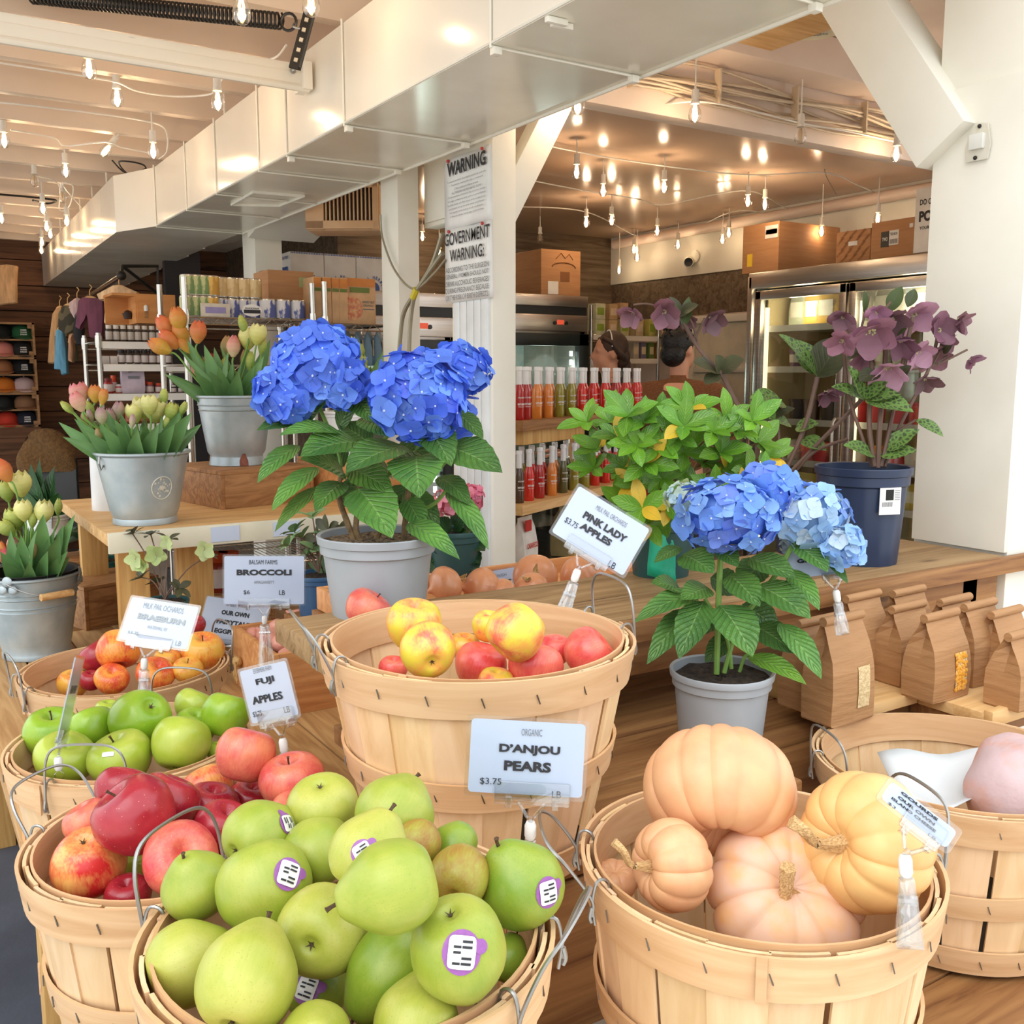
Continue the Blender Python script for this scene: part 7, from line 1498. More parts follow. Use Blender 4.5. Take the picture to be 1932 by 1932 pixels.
for si, kind, dims, cols, lb, lab in rows_:
    n = 9; z = shz[si]
    for k in range(n):
        yy = y0 - .13 - (Ld - .28) * (k + .5) / n
        if abs(yy - y2) < .04: continue
        cl = cols[rg.randrange(len(cols))]
        good('frozen_pouch' if kind == 'pouch' else 'ice_cream_tub', lb, 'frozen food', lb.replace('frozen pouch', 'pouches').replace(' on', 's on', 1) if False else 'goods: ' + lb, (FX + .19 + rg.uniform(0, .05), yy, z), kind, dims, cl, rg.uniform(-.1, .1) - PI / 2, lab)
L = bpy.data.lights.new('freezer_glow', 'POINT'); L.energy = 2.5; L.color = (1, .85, .6); L.shadow_soft_size = .1
for yy in (y0 - .3, y2 - .3):
    q = bpy.data.objects.new('freezer_glow', L); C.objects.link(q); q.parent = t; q.location = (.12, yy - o.y, H - .2)
# ---- cartons on the freezer
def carton(label, near, far, zt_, zb_, dep, m, extras=(), name='cardboard_box'):
    """near/far: the two ends of the face toward the room; dep: how far it goes back"""
    a = V((near[0], near[1], 0)); b = V((far[0], far[1], 0)); ex = (b - a); w_ = ex.length; ex.normalize(); t = thing(name, label, 'box', ((a + b) / 2).to_tuple()[:2] + (zb_,), math.atan2(ex.y, ex.x)); h = zt_ - zb_
    MB().box((0, dep / 2, h / 2), (w_, dep, h)).build('carton', m, t, bevel=.004)
    MB().box((0, dep / 2, h + .001), (w_ * .99, .05, .002)).build('tape_strip', M['tape'], t)
    for nm, x, z, ww, hh, mm, face in extras:
        if face == 'f': MB().box(((x - .5) * w_, -.0012, z * h), (ww * w_, .002, hh * h)).build(nm, mm, t)
        else: MB().box((-w_ / 2 - .0012 if face == 'l' else w_ / 2 + .0012, x * dep, z * h), (.002, ww * dep, hh * h)).build(nm, mm, t)
    return t, w_, h, dep
FT = ztop; Xf = FX + .03
pa = lambda x, y=500: atX(x, y, Xf)
M['yellow_l'] = mat('yellow_label', S(244, 208, 52), .5); M['pink_l'] = mat('pink_label', S(238, 150, 160), .5)
b1, w1, h1, d1 = carton('largest plain brown box at the end of the freezer top with a yellow tag', pa(1400), pa(1468), atX(1400, 428, Xf).z, FT, .5, M['card'], (('yellow_tag', .22, .27, .14, .26, M['yellow_l'], 'f'), ('shipping_label', .8, .8, .34, .26, M['label'], 'f'), ('pink_stripe', .8, .8, .3, .1, M['pink_l'], 'f')))
q0, q1 = pa(1576), pa(1640); ob, w2, h2, d2 = carton('brown box printed with slanted lettering between two plain boxes', q0, q1, atX(1600, 436, Xf).z, FT, .22, M['card'], (('white_label', .5, .58, .26, .14, M['label'], 'f'),))
mb = MB()
for i in range(-1, 4):
    for j in range(5):
        cx_, cz_ = -w2 / 2 + w2 * (.02 + .25 * i + .12 * j), h2 * (.12 + .19 * j)
        if abs(cx_) < w2 * .42: text(mb, 'QUAERO', (cx_, -.0014, cz_), (.8, 0, .6), (-.6, 0, .8), w2 * .26, h2 * .09, bold=.01)
mb.build('printed_pattern', mat('brown_print', S(140, 92, 56), .8), ob)
q0, q1 = pa(1641), pa(1733); ob, w3, h3, d3 = carton('brown box with a dark square label close to the white pillar', q0, q1, atX(1690, 414, Xf).z, FT, .3, M['card'], (('dark_label', .30, .5, .17, .42, mat('charcoal_label', S(58, 54, 52), .5), 'f'), ('white_label', .48, .52, .19, .4, M['label'], 'f'), ('small_sticker', .82, .78, .07, .11, M['label'], 'f')))
mb = MB(); text(mb, 'TWO', (-w3 * .2, -.0026, h3 * .5), (1, 0, 0), (0, 0, 1), w3 * .11, h3 * .1, bold=.03); mb.build('lettering', M['label'], ob)
mb = MB(); text(mb, 'TEE BOX', (-w3 * .02, -.0026, h3 * .62), (1, 0, 0), (0, 0, 1), w3 * .15, h3 * .07)
for k in range(8): mb.box((-w3 * .09 + k * w3 * .02, -.0024, h3 * .42), (w3 * .009, .0008, h3 * .12))
mb.build('label_print', M['ink'], ob)
q0, q1 = pa(1733, 450), pa(1800, 450); zt_, zb_ = atX(1740, 358, Xf).z, FT; a, b = V(q0), V(q1); ex = V((b.x - a.x, b.y - a.y, 0)); w_ = ex.length; t = thing('white_sign_board', 'white board with bold black lettering standing on the freezer beside the pillar', 'sign', ((a.x + b.x) / 2, (a.y + b.y) / 2, zb_), math.atan2(ex.y, ex.x))
h = zt_ - zb_; MB().box((0, -.03, h / 2), (w_, .012, h)).build('board', M['label'], t, bevel=.001)
mb = MB(); text(mb, 'DO ONE', (-w_ * .12, -.0375, h * .78), (1, 0, 0), (0, 0, 1), w_ * .5, h * .09); text(mb, 'POUR', (-w_ * .0, -.0375, h * .56), (1, 0, 0), (0, 0, 1), w_ * .75, h * .17, bold=.05); text(mb, 'YOUR CUP', (-w_ * .1, -.0375, h * .38), (1, 0, 0), (0, 0, 1), w_ * .5, h * .05); mb.build('lettering', M['ink'], t)
# ---- steel reach-in coolers
COOL = bpy.data.lights.new('led_glow', 'POINT'); COOL.energy = 4; COOL.color = (.85, 1, .94); COOL.shadow_soft_size = .1
def cooler(label, x0_, y_, w_, H, D_=.7):
    t = thing('steel_cooler', label, 'cooler', (x0_ + w_ / 2, y_, 0))
    mb = MB()
    for c, d in (((-w_ / 2 + .02, D_ / 2, H / 2), (.04, D_, H)), ((w_ / 2 - .02, D_ / 2, H / 2), (.04, D_, H)), ((0, D_ - .02, H / 2), (w_, .04, H)), ((0, D_ / 2, H - .14), (w_, D_, .28)), ((0, D_ / 2, .1), (w_, D_, .2))): mb.box(c, d)
    mb.build('cabinet', M['steel'], t, bevel=.004)
    mb = MB(); mb.box((0, -.012, H - .035), (w_ + .01, .03, .07)); mb.box((0, -.012, H - .17), (w_, .03, .10)); mb.build('header_panel', M['steel'], t, bevel=.005)
    MB().box((0, -.006, H - .095), (w_, .014, .05)).build('header_gap', M['black'], t)
    mb = MB()
    for x in (.15, .27): mb.tube([(w_ * x, -.028, H - .17), (w_ * x, -.034, H - .17)], .012, 10)
    mb.build('knob', M['cooler_black'], t)
    MB().box((w_ * .21, -.029, H - .165), (.05, .004, .028)).build('display', mat('red_display', S(60, 20, 16), .4, emit=(1, .12, .05, 1), estr=.6), t)
    zt_, zb_ = H - .235, .22; fr = .075; mb = MB()
    for c, d in (((0, -.02, zt_ - fr / 2), (w_, .05, fr)), ((0, -.02, zb_ + fr / 2), (w_, .05, fr)), ((-w_ / 2 + fr / 2, -.02, (zt_ + zb_) / 2), (fr, .05, zt_ - zb_)), ((w_ / 2 - fr / 2, -.02, (zt_ + zb_) / 2), (fr, .05, zt_ - zb_))): mb.box(c, d)
    d = mb.build('door', M['cooler_black'], t, bevel=.004); MB().box((0, -.02, (zt_ + zb_) / 2), (w_ - 2 * fr, .008, zt_ - zb_ - 2 * fr)).build('pane', M['glass'], d)
    MB().tube([(-w_ / 2 + .03, -.05, 1.0), (-w_ / 2 + .03, -.075, 1.02), (-w_ / 2 + .03, -.075, 1.3), (-w_ / 2 + .03, -.05, 1.32)], .01, 8).build('door_handle', M['steel'], d)
    MB().box((0, D_ - .045, 1.0), (w_ - .08, .01, 1.5)).build('lining', M['inside_c'], t)
    mb = MB()
    for k in range(16): mb.box((w_ / 2 - fr - .02, .015, zt_ - .12 - k * .055), (.016, .012, .032))
    mb.build('led_light', M['led'], t); q = bpy.data.objects.new('led_glow', COOL); C.objects.link(q); q.parent = t; q.location = (w_ * .2, .12, H - .45)
    mb = MB()
    for z in (.55, .95, 1.28): mb.box((0, .3, z), (w_ - .09, .5, .012)); mb.box((0, .04, z), (w_ - .09, .012, .03))
    mb.build('wire_shelf', M['wirewhite'], t)
    return t
cA = atD(1104, 560, 6.2); ct = cooler('stainless cooler with a glass door behind the hot sauce bottles', cA.x - .72, cA.y, .72, cA.z)
for k, (xx, zz, cl) in enumerate(((-.15, 1.286, (150, 180, 160)), (.05, 1.286, (196, 210, 200)), (-.05, .956, (206, 214, 206)), (.12, .956, (170, 190, 178)))):
    good('wrapped_tray', ('pale wrapped tray on the upper shelf of the steel cooler' if zz > 1.1 else 'pale wrapped tray on the lower shelf of the steel cooler'), 'food tray', 'wrapped trays in the cooler, ' + ('upper' if zz > 1.1 else 'lower'), (cA.x - .36 + xx, cA.y + .28, zz), 'pouch', (.2, .3, .09), cl)
cB = atD(850, 556, 5.1); cooler('second steel cooler mostly hidden behind the white pillars', cB.x - .6, cB.y, .6, cB.z, .46)
for k, (xx, cl) in enumerate(((-.12, (214, 150, 70)), (.0, (120, 150, 70)), (.1, (226, 220, 210)), (.2, (90, 170, 70)))):
    good('bottled_drink', 'bottled drink in the cooler between the pillars', 'drink', 'drinks in the cooler between the pillars', (cB.x - .30 + xx, cB.y + .2, 1.286), 'tub', (.035, .2), cl)
n0 = atD(1030, 555, 6.0); t, w_, h_, d_ = carton('orange-brown cardboard box with a farm stamp on top of the steel cooler', (n0.x, cA.y + .02), (n0.x + .30, cA.y + .02), atD(1030, 476, 6.2).z, cA.z, .5, M['card'], (('white_label', .3, .17, .26, .28, M['label'], 'f'),))
mb = MB(); mb.tube([(.02 + .09 * math.cos(a), -.002, h_ * .62 + .03 * math.sin(a)) for a in [PI * k / 8 for k in range(9)]], .004, 4); mb.tube([(-.04, -.002, h_ * .8), (.0, -.002, h_ * .93), (.03, -.002, h_ * .82), (.06, -.002, h_ * .92), (.09, -.002, h_ * .8)], .003, 4); mb.box((.03, -.0015, h_ * .42), (.07, .001, .06)); mb.build('stamp', bpy.data.materials['brown_print'], t)
# ---- wire shelving units
def metro(label, x0_, x1_, ya, yb, zs, ztop_, strip=True, r=.0125, poles=None):
    t = thing('wire_shelving', label, 'shelving', ((x0_ + x1_) / 2, (ya + yb) / 2, 0)); o = V(t.location)
    for x in (x0_, x1_):
        for y in (ya, yb): MB().tube([V((x, y, 0)) - o, V((x, y, ztop_)) - o], r, 10).lathe([(r * 1.35, -.03), (r * 1.5, .0), (r * 1.35, .03)], 10, V((x, y, zs[0])) - o).build('post', M['chrome'], t)
    for z in zs:
        mb = MB(); a = V((x0_, ya, z)) - o; b = V((x1_, ya, z)) - o; n = max(6, int((x1_ - x0_) / .035))
        for yy in (ya, yb):
            for dz in (0, -.028): mb.tube([V((x0_, yy, z + dz)) - o, V((x1_, yy, z + dz)) - o], .0035, 6)
        mb.tube([a.lerp(b, i / n) + V((0, 0, -.028 if i % 2 else 0)) for i in range(n + 1)], .0025, 5)
        for x in (x0_, x1_): mb.tube([V((x, ya, z)) - o, V((x, yb, z)) - o], .0035, 6)
        for i in range(1, 24): xx = x0_ + (x1_ - x0_) * i / 24; mb.tube([V((xx, ya, z)) - o, V((xx, yb, z)) - o], .0018, 4)
        mb.build('wire_shelf', M['chrome'], t)
        if strip: MB().box(V(((x0_ + x1_) / 2, ya - .008, z - .016)) - o, (x1_ - x0_ - .03, .004, .034)).build('price_strip', M['label'], t)
    return t
m0 = atD(1115, 632, 6.9); zsR = [m0.z, atD(1115, 676, 6.9).z, .9, .35]
metro('white wire shelving with small grocery boxes behind the woman', m0.x, m0.x + .62, m0.y, m0.y + .4, zsR, 1.98)
for k, (px, w_, hz, cl, lv, lb) in enumerate(((1128, .085, .11, (216, 222, 190), 0, 'white and green tea box in the stack beside the cooler'), (1128, .085, .11, (220, 226, 196), 1, 'white and green tea box in the stack beside the cooler'), (1152, .075, .11, (206, 180, 140), 0, 'tan grocery box in the stack behind the woman'), (1152, .075, .11, (202, 174, 134), 1, 'tan grocery box in the stack behind the woman'), (1174, .075, .12, (214, 214, 160), 0, 'green-topped box above the woman'), (1172, .075, .11, (206, 176, 140), 1.1, 'tan grocery box in the stack behind the woman'), (1202, .07, .12, (216, 196, 160), 0, 'cream box above the gap between the two people'), (1226, .07, .125, (206, 206, 120), 0, 'yellow-green box with a round emblem above the gap'), (1250, .07, .11, (214, 190, 160), 0, 'pale pink box at the end of the wire shelf'))):
    p = atY(px, 628, m0.y + .06); good('grocery_box', lb, 'box', ('stacked boxes: ' + lb), (p.x, m0.y + .08, zsR[0] + .002 + lv * .112), 'box', (w_, .1, hz), cl, 0, (150, 180, 70) if k in (0, 1, 4, 7) else (230, 214, 190))
for k, (px, cl, lb) in enumerate(((1197, (214, 206, 190), 'white packet'), (1211, (140, 136, 170), 'lilac tea packet'), (1226, (120, 150, 80), 'green tea packet'), (1241, (206, 150, 60), 'golden tea packet'))):
    p = atY(px, 668, m0.y + .06); good('tea_packet', lb + ' on the second wire shelf between the two people', 'packet', None, (p.x, m0.y + .08, zsR[1] + .002), 'box', (.05, .08, .12), cl, 0, (236, 226, 190))
# ---- security camera
q = atX(1300, 493, 4.90); t = thing('security_camera', 'white bullet security camera with a black lens on the white wall band', 'camera', tuple(q)); dr = (EYE - q).normalized(); dr = (dr + V((-.1, 0, -.1))).normalized()
MB().lathe([(0, -.08), (.03, -.08), (.036, -.06), (.036, .05), (.03, .055)], 20, (0, 0, 0), rot=align(dr)).build('camera_body', M['white'], t); MB().lathe([(.03, .053), (.0, .05)], 20, (0, 0, 0), rot=align(dr)).build('lens', M['black'], t)
MB().tube([-dr * .06, V((.03, -.03, .02))], .016, 8).lathe([(0, 0), (.045, 0), (.045, .01), (0, .012)], 16, (.022, -.04, .03), rot=align((-1, 0, 0))).build('mount', M['white'], t)
# ---- hot sauce rack
RA = ang(90 - 62); ru = V((math.cos(RA), math.sin(RA), 0)); rn = V((ru.y, -ru.x, 0)); RP = atD(975, 797, 3.4)
def onrack(px, py=790, back=0):
    """where the ray through a photo pixel meets the rack's front plane (moved back)"""
    d = ray(px, py); P = RP - rn * back; s = (P - EYE).dot(rn) / d.dot(rn); return EYE + d * s
zA = onrack(1000, 792).z; zB = onrack(1000, 947).z; R0 = onrack(972, 797); R1 = onrack(1265, 797); Lr = (R1 - R0).length
t = thing('bottle_rack', 'rough wooden shelf rack filled with hot sauce bottles beside the middle pillar', 'rack', (R0.x, R0.y, 0), RA)
for z, d_, m_ in ((zA, .24, M['wood_front']), (zB, .26, M['wood_pale']), (.62, .28, M['wood_front'])): MB().box((Lr / 2, d_ / 2 - .03, z - .018), (Lr, d_, .036)).build('shelf_board', m_, t, bevel=.003)
MB().box((.30, .02, zA - .062), (.5, .05, .05)).build('batten', M['wood_upright'], t, bevel=.003)
for x in (.02, Lr * .62, Lr - .03): MB().box((x, .22, (zA - .04) / 2), (.09, .03, zA - .04)).build('upright_board', M['wood_upright'], t, bevel=.003)
for x in (.11, .2, .31, .42, .52): MB().box((x, .245, .8), (.085, .018, .34)).build('back_slat', M['wood_dim'], t, bevel=.002)
bh, br = .187, .0192
BM_ = MB().lathe([(0, 0), (br * .9, 0), (br, .004), (br, bh * .50), (br * .9, bh * .57), (br * .5, bh * .68), (br * .46, bh * .72)], 20).mesh('sauce_bottle')
CM_ = MB().lathe([(br * .50, bh * .66), (br * .56, bh * .665), (br * .50, bh * .92), (br * .62, bh * .925), (br * .62, bh * .985), (br * .55, bh), (0, bh)], 16).mesh('white_cap')
CM_.materials.append(M['whiteplastic'])
mb = MB()
for s, z, w_, h_, bd in (('HOUSE MADE', .42, .026, .005, .02), ('HOT SAUCE', .30, .028, .007, .05), ('SMALL BATCH', .25, .024, .004, .0)): text(mb, s, (0, -br, bh * z), (1, 0, 0), (0, 0, 1), w_, h_, bold=bd)
mb.v = [((br + .0006) * math.sin(v[0] / br), -(br + .0006) * math.cos(v[0] / br), v[2]) for v in mb.v]; TM_ = mb.mesh('label_print'); TM_.materials.append(M['label'])
_bm = {}
def sauce(p, col, label, group):
    if col not in _bm:
        me = BM_.copy(); me.materials.append(mat('sauce_glass', S(*col), .12, coat=.4, scale=4)); _bm[col] = me
    o_ = link('sauce_bottle', _bm[col]); o_.location = p; o_.rotation_euler = (0, 0, math.atan2((EYE - p).x, -(EYE - p).y) * .5 + RA * .5); tag(o_, label, 'bottle', group); link('white_cap', CM_, o_); link('label_print', TM_, o_); return o_
RED, DRED, ORG, OLV, DKO, BRN = (214, 46, 34), (176, 36, 34), (222, 132, 52), (150, 140, 50), (92, 88, 46), (84, 60, 46)
nm = {RED: 'bright red', DRED: 'deep red', ORG: 'orange', OLV: 'olive green', DKO: 'dark olive', BRN: 'dark brown'}
for row, z, pys, lst in (('upper', zA, 790, ((979, DRED), (992, DRED), (1013, ORG), (1034, ORG), (1055, OLV), (1077, OLV), (1097, RED), (1118, RED), (1140, RED), (1160, DRED), (1179, RED), (1198, RED))), ('lower', zB, 945, ((979, BRN), (998, RED), (1018, DRED), (1041, ORG), (1062, DKO), (1083, OLV), (1103, OLV), (1122, RED), (1142, RED), (1161, RED), (1180, RED)))):
    for px, cl in lst:
        p = onrack(px, pys, .022); sauce(V((p.x, p.y, z)), cl, nm[cl] + ' hot sauce bottle in the front row of the ' + row + ' rack shelf', nm[cl] + ' bottles, front of the ' + row + ' shelf')
    for b in (1, 2):
        for px, cl in lst[b % 2:]:
            p = onrack(px + 5, pys, .022 + .045 * b); cl = RED if row == 'upper' and px > 1090 else (OLV if cl in (ORG, BRN) and b == 2 else cl)
            sauce(V((p.x, p.y, z)), cl, nm[cl] + ' hot sauce bottle behind the front row of the ' + row + ' rack shelf', nm[cl] + ' bottles, back of the ' + row + ' shelf')
p = onrack(990, 1055, .06); o_ = good('pasta_bag', 'white and red pasta bag under the lower bottle shelf', 'bag', None, (p.x, p.y, .76), 'pouch', (.11, .06, .22), (240, 236, 230), RA)
o_['category'] = 'bag'; mb = MB(); mb.box((0, -.032, .035), (.1, .004, .05)); mb.box((-.02, -.026, .19), (.04, .006, .04)); mb.build('red_panel', pm('bag_red', (206, 44, 40)), o_)
mb = MB(); text(mb, 'CASARECCE', (0, -.034, .115), (1, 0, 0), (0, 0, 1), .085, .02, bold=.03); mb.build('lettering', bpy.data.materials['bag_red'], o_)
p = onrack(1062, 1060, .08); good('olive_pouch', 'crumpled olive pouch beside the onions under the rack', 'bag', None, (p.x, p.y, .78), 'pouch', (.12, .08, .2), (150, 138, 96), RA + .2)
p = onrack(1215, 1050, .10); good('red_crate', 'red edged box behind the PINK LADY card', 'box', None, (p.x, p.y, .84), 'box', (.2, .16, .14), (206, 60, 46), RA)
# ---- people
def evaluated(ob):
    dg = bpy.context.evaluated_depsgraph_get(); dg.update(); return bpy.data.meshes.new_from_object(ob.evaluated_get(dg))
def skin(verts, edges, radii, sub=2, extra=None, voxel=None):
    me = bpy.data.meshes.new('s'); me.from_pydata([tuple(v) for v in verts], edges, []); ob = bpy.data.objects.new('s', me); C.objects.link(ob)
    ob.modifiers.new('skin', 'SKIN')
    for i, r_ in enumerate(radii): me.skin_vertices[0].data[i].radius = r_ if isinstance(r_, tuple) else (r_, r_)
    me.skin_vertices[0].data[0].use_root = True
    sb = ob.modifiers.new('sub', 'SUBSURF'); sb.levels = sub; sb.render_levels = sub
    res = evaluated(ob); bpy.data.objects.remove(ob)
    if extra or voxel:
        mb = MB(); mb.add([v.co for v in res.vertices], [list(p.vertices) for p in res.polygons])
        if extra: extra(mb)
        me2 = mb.mesh('s2', smooth=False); ob = bpy.data.objects.new('s2', me2); C.objects.link(ob); rm = ob.modifiers.new('r', 'REMESH'); rm.mode = 'VOXEL'; rm.voxel_size = voxel or .01; sm = ob.modifiers.new('sm', 'SMOOTH'); sm.iterations = 4
        res = evaluated(ob); bpy.data.objects.remove(ob)
    res.polygons.foreach_set('use_smooth', [True] * len(res.polygons)); return res
M['skin'] = mat('skin', S(226, 168, 138), .5, sss=.1); M['hair_b'] = mat('brown_hair', S(72, 48, 34), .5, scale=6, stretch=(8, 8, 1), col2=S(48, 32, 24), bump=.4, bscale=60); M['hair_k'] = mat('black_hair', S(26, 22, 22), .45, scale=60, col2=S(14, 12, 12), bump=.5, bscale=90)
M['sweater'] = mat('brown_knit', S(140, 92, 58), .9, scale=90, stretch=(1, 1, 4), col2=S(112, 70, 42), bump=.6); M['denim'] = mat('dark_trousers', S(50, 56, 72), .8); M['top_k'] = mat('dark_top', S(58, 60, 66), .8)
def person(label, foot, yaw, hgt, lean, headyaw, hairm, topm, female, armf):
    t = thing('person', label, 'person', (foot.x, foot.y, 0), yaw); k = hgt / 1.72; S_ = lambda x, y, z: V((x, y - lean * max(0, z - .9) * .5, z)) * k   # faces local -y
    hip, ch, nk, hd = S_(0, 0, .95), S_(0, 0, 1.28), S_(0, -.02, 1.46), S_(0, -.03, 1.60); sh = .165 if female else .195
    v = [hip, S_(0, 0, 1.1), ch, S_(0, 0, 1.40), nk, hd]; e = [(0, 1), (1, 2), (2, 3), (3, 4), (4, 5)]; r = [(.15, .11), (.135, .10), (.165 if not female else .145, .11), (.13, .085), (.052, .052), (.06, .06)]
    arms = []
    for s in (-1, 1):
        b = len(v); v += [S_(s * sh, 0, 1.40), S_(s * (sh + .06), -.03, 1.13), S_(s * (sh - .0), -.22 * armf, 1.0 + .05 * armf), S_(s * (sh - .03), -.30 * armf, 1.0 + .06 * armf)]; e += [(3, b), (b, b + 1), (b + 1, b + 2), (b + 2, b + 3)]; r += [.062, .046, .032, .036]
        b = len(v); v += [S_(s * .09, 0, .88), S_(s * .10, -.01, .5), S_(s * .10, .02, .09), S_(s * .105, -.14, .035)]; e += [(0, b), (b, b + 1), (b + 1, b + 2), (b + 2, b + 3)]; r += [.085, .058, .042, .034]
    r = [tuple(q * k for q in x) if isinstance(x, tuple) else x * k for x in r]; hy = rotz(headyaw); hc = hd + V((0, 0, .045 * k))
    def head(mb):
        P = lambda x, y, z: hc + hy @ (V((x, y, z)) * k)
        mb.ball(P(0, .012, .02), V((.074, .092, .092)) * k, 24, 16, rot=hy); mb.ball(P(0, -.03, -.045), V((.056, .062, .07)) * k, 20, 14, rot=hy); mb.ball(P(0, -.075, -.09), V((.025, .022, .02)) * k, 12, 8)
        mb.tube([P(0, -.084, .005), P(0, -.105, -.032), P(0, -.092, -.042)], [.009 * k, .014 * k, .012 * k], 10); mb.ball(P(0, -.088, -.066), V((.022, .012, .009)) * k, 12, 8, rot=hy)
        for s in (-1, 1): mb.ball(P(s * .074, .012, -.015), V((.012, .02, .032)) * k, 12, 8, rot=hy); mb.ball(P(s * .03, -.075, .012), V((.018, .012, .012)) * k, 10, 6)
        for s in (-1, 1):
            w0 = S_(s * (sh - .03), -.30 * armf, 1.0 + .06 * armf); mb.ball(w0 + V((0, -.06, 0)), V((.04, .055, .018)) * k, 12, 8)
            for f in range(4): q = w0 + V(((f - 1.5) * .019, -.105, 0)) * k; mb.tube([q, q + V((0, -.035 - .008 * (f in (1, 2)), -.004)), q + V((0, -.06 - .01 * (f in (1, 2)), -.018))], [.0095, .009, .0075], 6)
            mb.tube([w0 + V((-s * .035, -.04, 0)), w0 + V((-s * .062, -.075, -.006)), w0 + V((-s * .066, -.10, -.012))], [.012, .0105, .009], 6)
    me = skin(v, e, r, 2, head, .011); me.materials.append(M['skin']); link('body', me, t)
    rr_ = [tuple(q + .018 for q in x) if isinstance(x, tuple) else x + .016 for x in r]; ids = [0, 1, 2, 3, 4] + [i for i in range(6, 22) if (i - 6) % 8 < 3]; mp = {a: b for b, a in enumerate(ids)}
    me = skin([v[i] for i in ids], [(mp[a], mp[b]) for a, b in e if a in mp and b in mp], [rr_[i] for i in ids], 2, (lambda mb: mb.lathe([(.085 * k, -.05), (.08 * k, .0), (.07 * k, .05), (.056 * k, .045)], 20, nk)), .013); me.materials.append(topm); link('knit_sweater' if not female else 'dark_top', me, t)
    ids = [0] + [i for i in range(6, 22) if (i - 6) % 8 in (4, 5, 6)]; mp = {a: b for b, a in enumerate(ids)}
    me = skin([v[i] for i in ids], [(mp[a], mp[b]) for a, b in e if a in mp and b in mp], [rr_[i] for i in ids], 2, None, .014); me.materials.append(M['denim']); link('trousers', me, t)
    mb = MB(); P = lambda x, y, z: hc + hy @ (V((x, y, z)) * k); mb.ball(P(0, .024, .032), V((.083, .094, .094)) * k, 24, 16, rot=hy)
    if female:
        mb.ball(P(0, .085, -.03), V((.055, .045, .07)) * k, 16, 10, rot=hy); mb.tube([P(.0, .1, -.06), P(.0, .115, -.14), P(0, .105, -.22)], [.034 * k, .028 * k, .012 * k], 12)
        for s in (-1, 1): mb.tube([P(s * .05, -.045, .08), P(s * .076, -.0, .055), P(s * .082, .04, .0), P(s * .05, .09, -.04)], [.012 * k, .016 * k, .02 * k, .02 * k], 10)
    else:
        mb.ball(P(0, .06, -.03), V((.074, .055, .07)) * k, 18, 12, rot=hy)
        for q in range(60):
            a = R.uniform(0, 2 * PI); el = R.uniform(.1, 1.4); u = V((math.cos(a) * math.cos(el), math.sin(a) * math.cos(el), math.sin(el))); mb.tube([P(u.x * .08, .024 + u.y * .09, .032 + u.z * .09), P(u.x * .09, .03 + u.y * .1, .036 + u.z * .1)], [.008, .002], 5)
    me = mb.mesh('hair'); me.materials.append(hairm); link('hair', me, t)
    if female: MB().tube([P(.086 * math.cos(a), .0, .03 + .098 * math.sin(a)) for a in [PI * i / 12 for i in range(13)]], .004, 6).build('hair_band', M['label'], t)
    return t
wl_ = atD(1168, 700, 5.7); person('woman in profile with brown hair tied low behind the hot sauce bottles', V((wl_.x, wl_.y, 0)), math.atan2(-_rt.y, -_rt.x) + PI / 2 + .15, 1.70, .1, 0, M['hair_b'], M['top_k'], True, 1.0)
ml_ = atD(1278, 700, 5.0); person('man with black hair in a brown knit sweater, seen from behind', V((ml_.x, ml_.y, 0)), math.atan2(_fw.y, _fw.x) + PI / 2 - .25, 1.71, .28, -.55, M['hair_k'], M['sweater'], False, 1.0)
# ================================================================ left-hand background
# ---- cap crates on the far wall
CY = 8.42
zc = lambda y: atY(40, y, CY).z
xr = atY(70, 700, CY).x; xl = xr - .62
lev = [608, 641, 674, 707, 741, 775, 806]; zz = [zc(y) for y in lev]
M['crate_pine'] = mat('crate_pine', S(176, 134, 92), .7, scale=4, stretch=(1, 1, 8), col2=S(150, 110, 72))
for i in range(3):
    a, b = zz[2 * i + 2], zz[2 * i]; t = thing('cap_crate', ('topmost', 'middle', 'lowest')[i] + ' pine crate of the wall stack holding baseball caps', 'crate', ((xl + xr) / 2, CY + .15, a)); o = V(t.location); w_ = xr - xl; h_ = b - a
    for nm, c, d in (('side_board', (-w_ / 2, 0, h_ / 2), (.016, .3, h_)), ('side_board', (w_ / 2 - .008, 0, h_ / 2), (.016, .3, h_)), ('bottom_board', (0, 0, .008), (w_, .3, .016)), ('top_board', (0, 0, h_ - .008), (w_, .3, .014)), ('shelf_board', (0, 0, h_ / 2), (w_, .28, .012)), ('corner_block', (w_ / 2 - .03, -.12, h_ - .03), (.03, .02, .03)), ('corner_block', (w_ / 2 - .03, -.12, .03), (.03, .02, .03))): MB().box(c, d).build(nm, M['crate_pine'], t)
    MB().box((0, .146, h_ / 2), (w_, .006, h_)).build('back_panel', M['black'], t)
MB().box(((xl + xr) / 2, CY + .15, zz[6] / 2), (xr - xl, .3, zz[6] - .0)).build('cap_stand', M['wood_dark'])
tag(bpy.data.objects['cap_stand'], 'dark plank stand under the cap crates on the far wall', 'stand')
dome = MB().lathe([(.088, 0), (.092, .02), (.088, .06), (.068, .095), (.03, .112), (0, .115)], 24).ball((0, 0, .116), .008, 8, 4).mesh('crown')
bm_ = MB(); bm_.sheet([[V((.088 * math.sin(a) * (1 + .02 * j), -(.088 + .02 * j * (1 if abs(a) < 1.2 else .6)) * math.cos(a), .012 - .006 * j * math.cos(a) ** 2)) for a in [-1.3 + 2.6 * i / 12 for i in range(13)]] for j in range(5)]); brim = bm_.mesh('brim')
lg = MB()
for i, s in enumerate(('AMBER', 'WAVES', 'FARM')): text(lg, s, (0, -.094, .066 - i * .018), (1, 0, 0), (0, .12, 1), .05, .012, bold=.05)
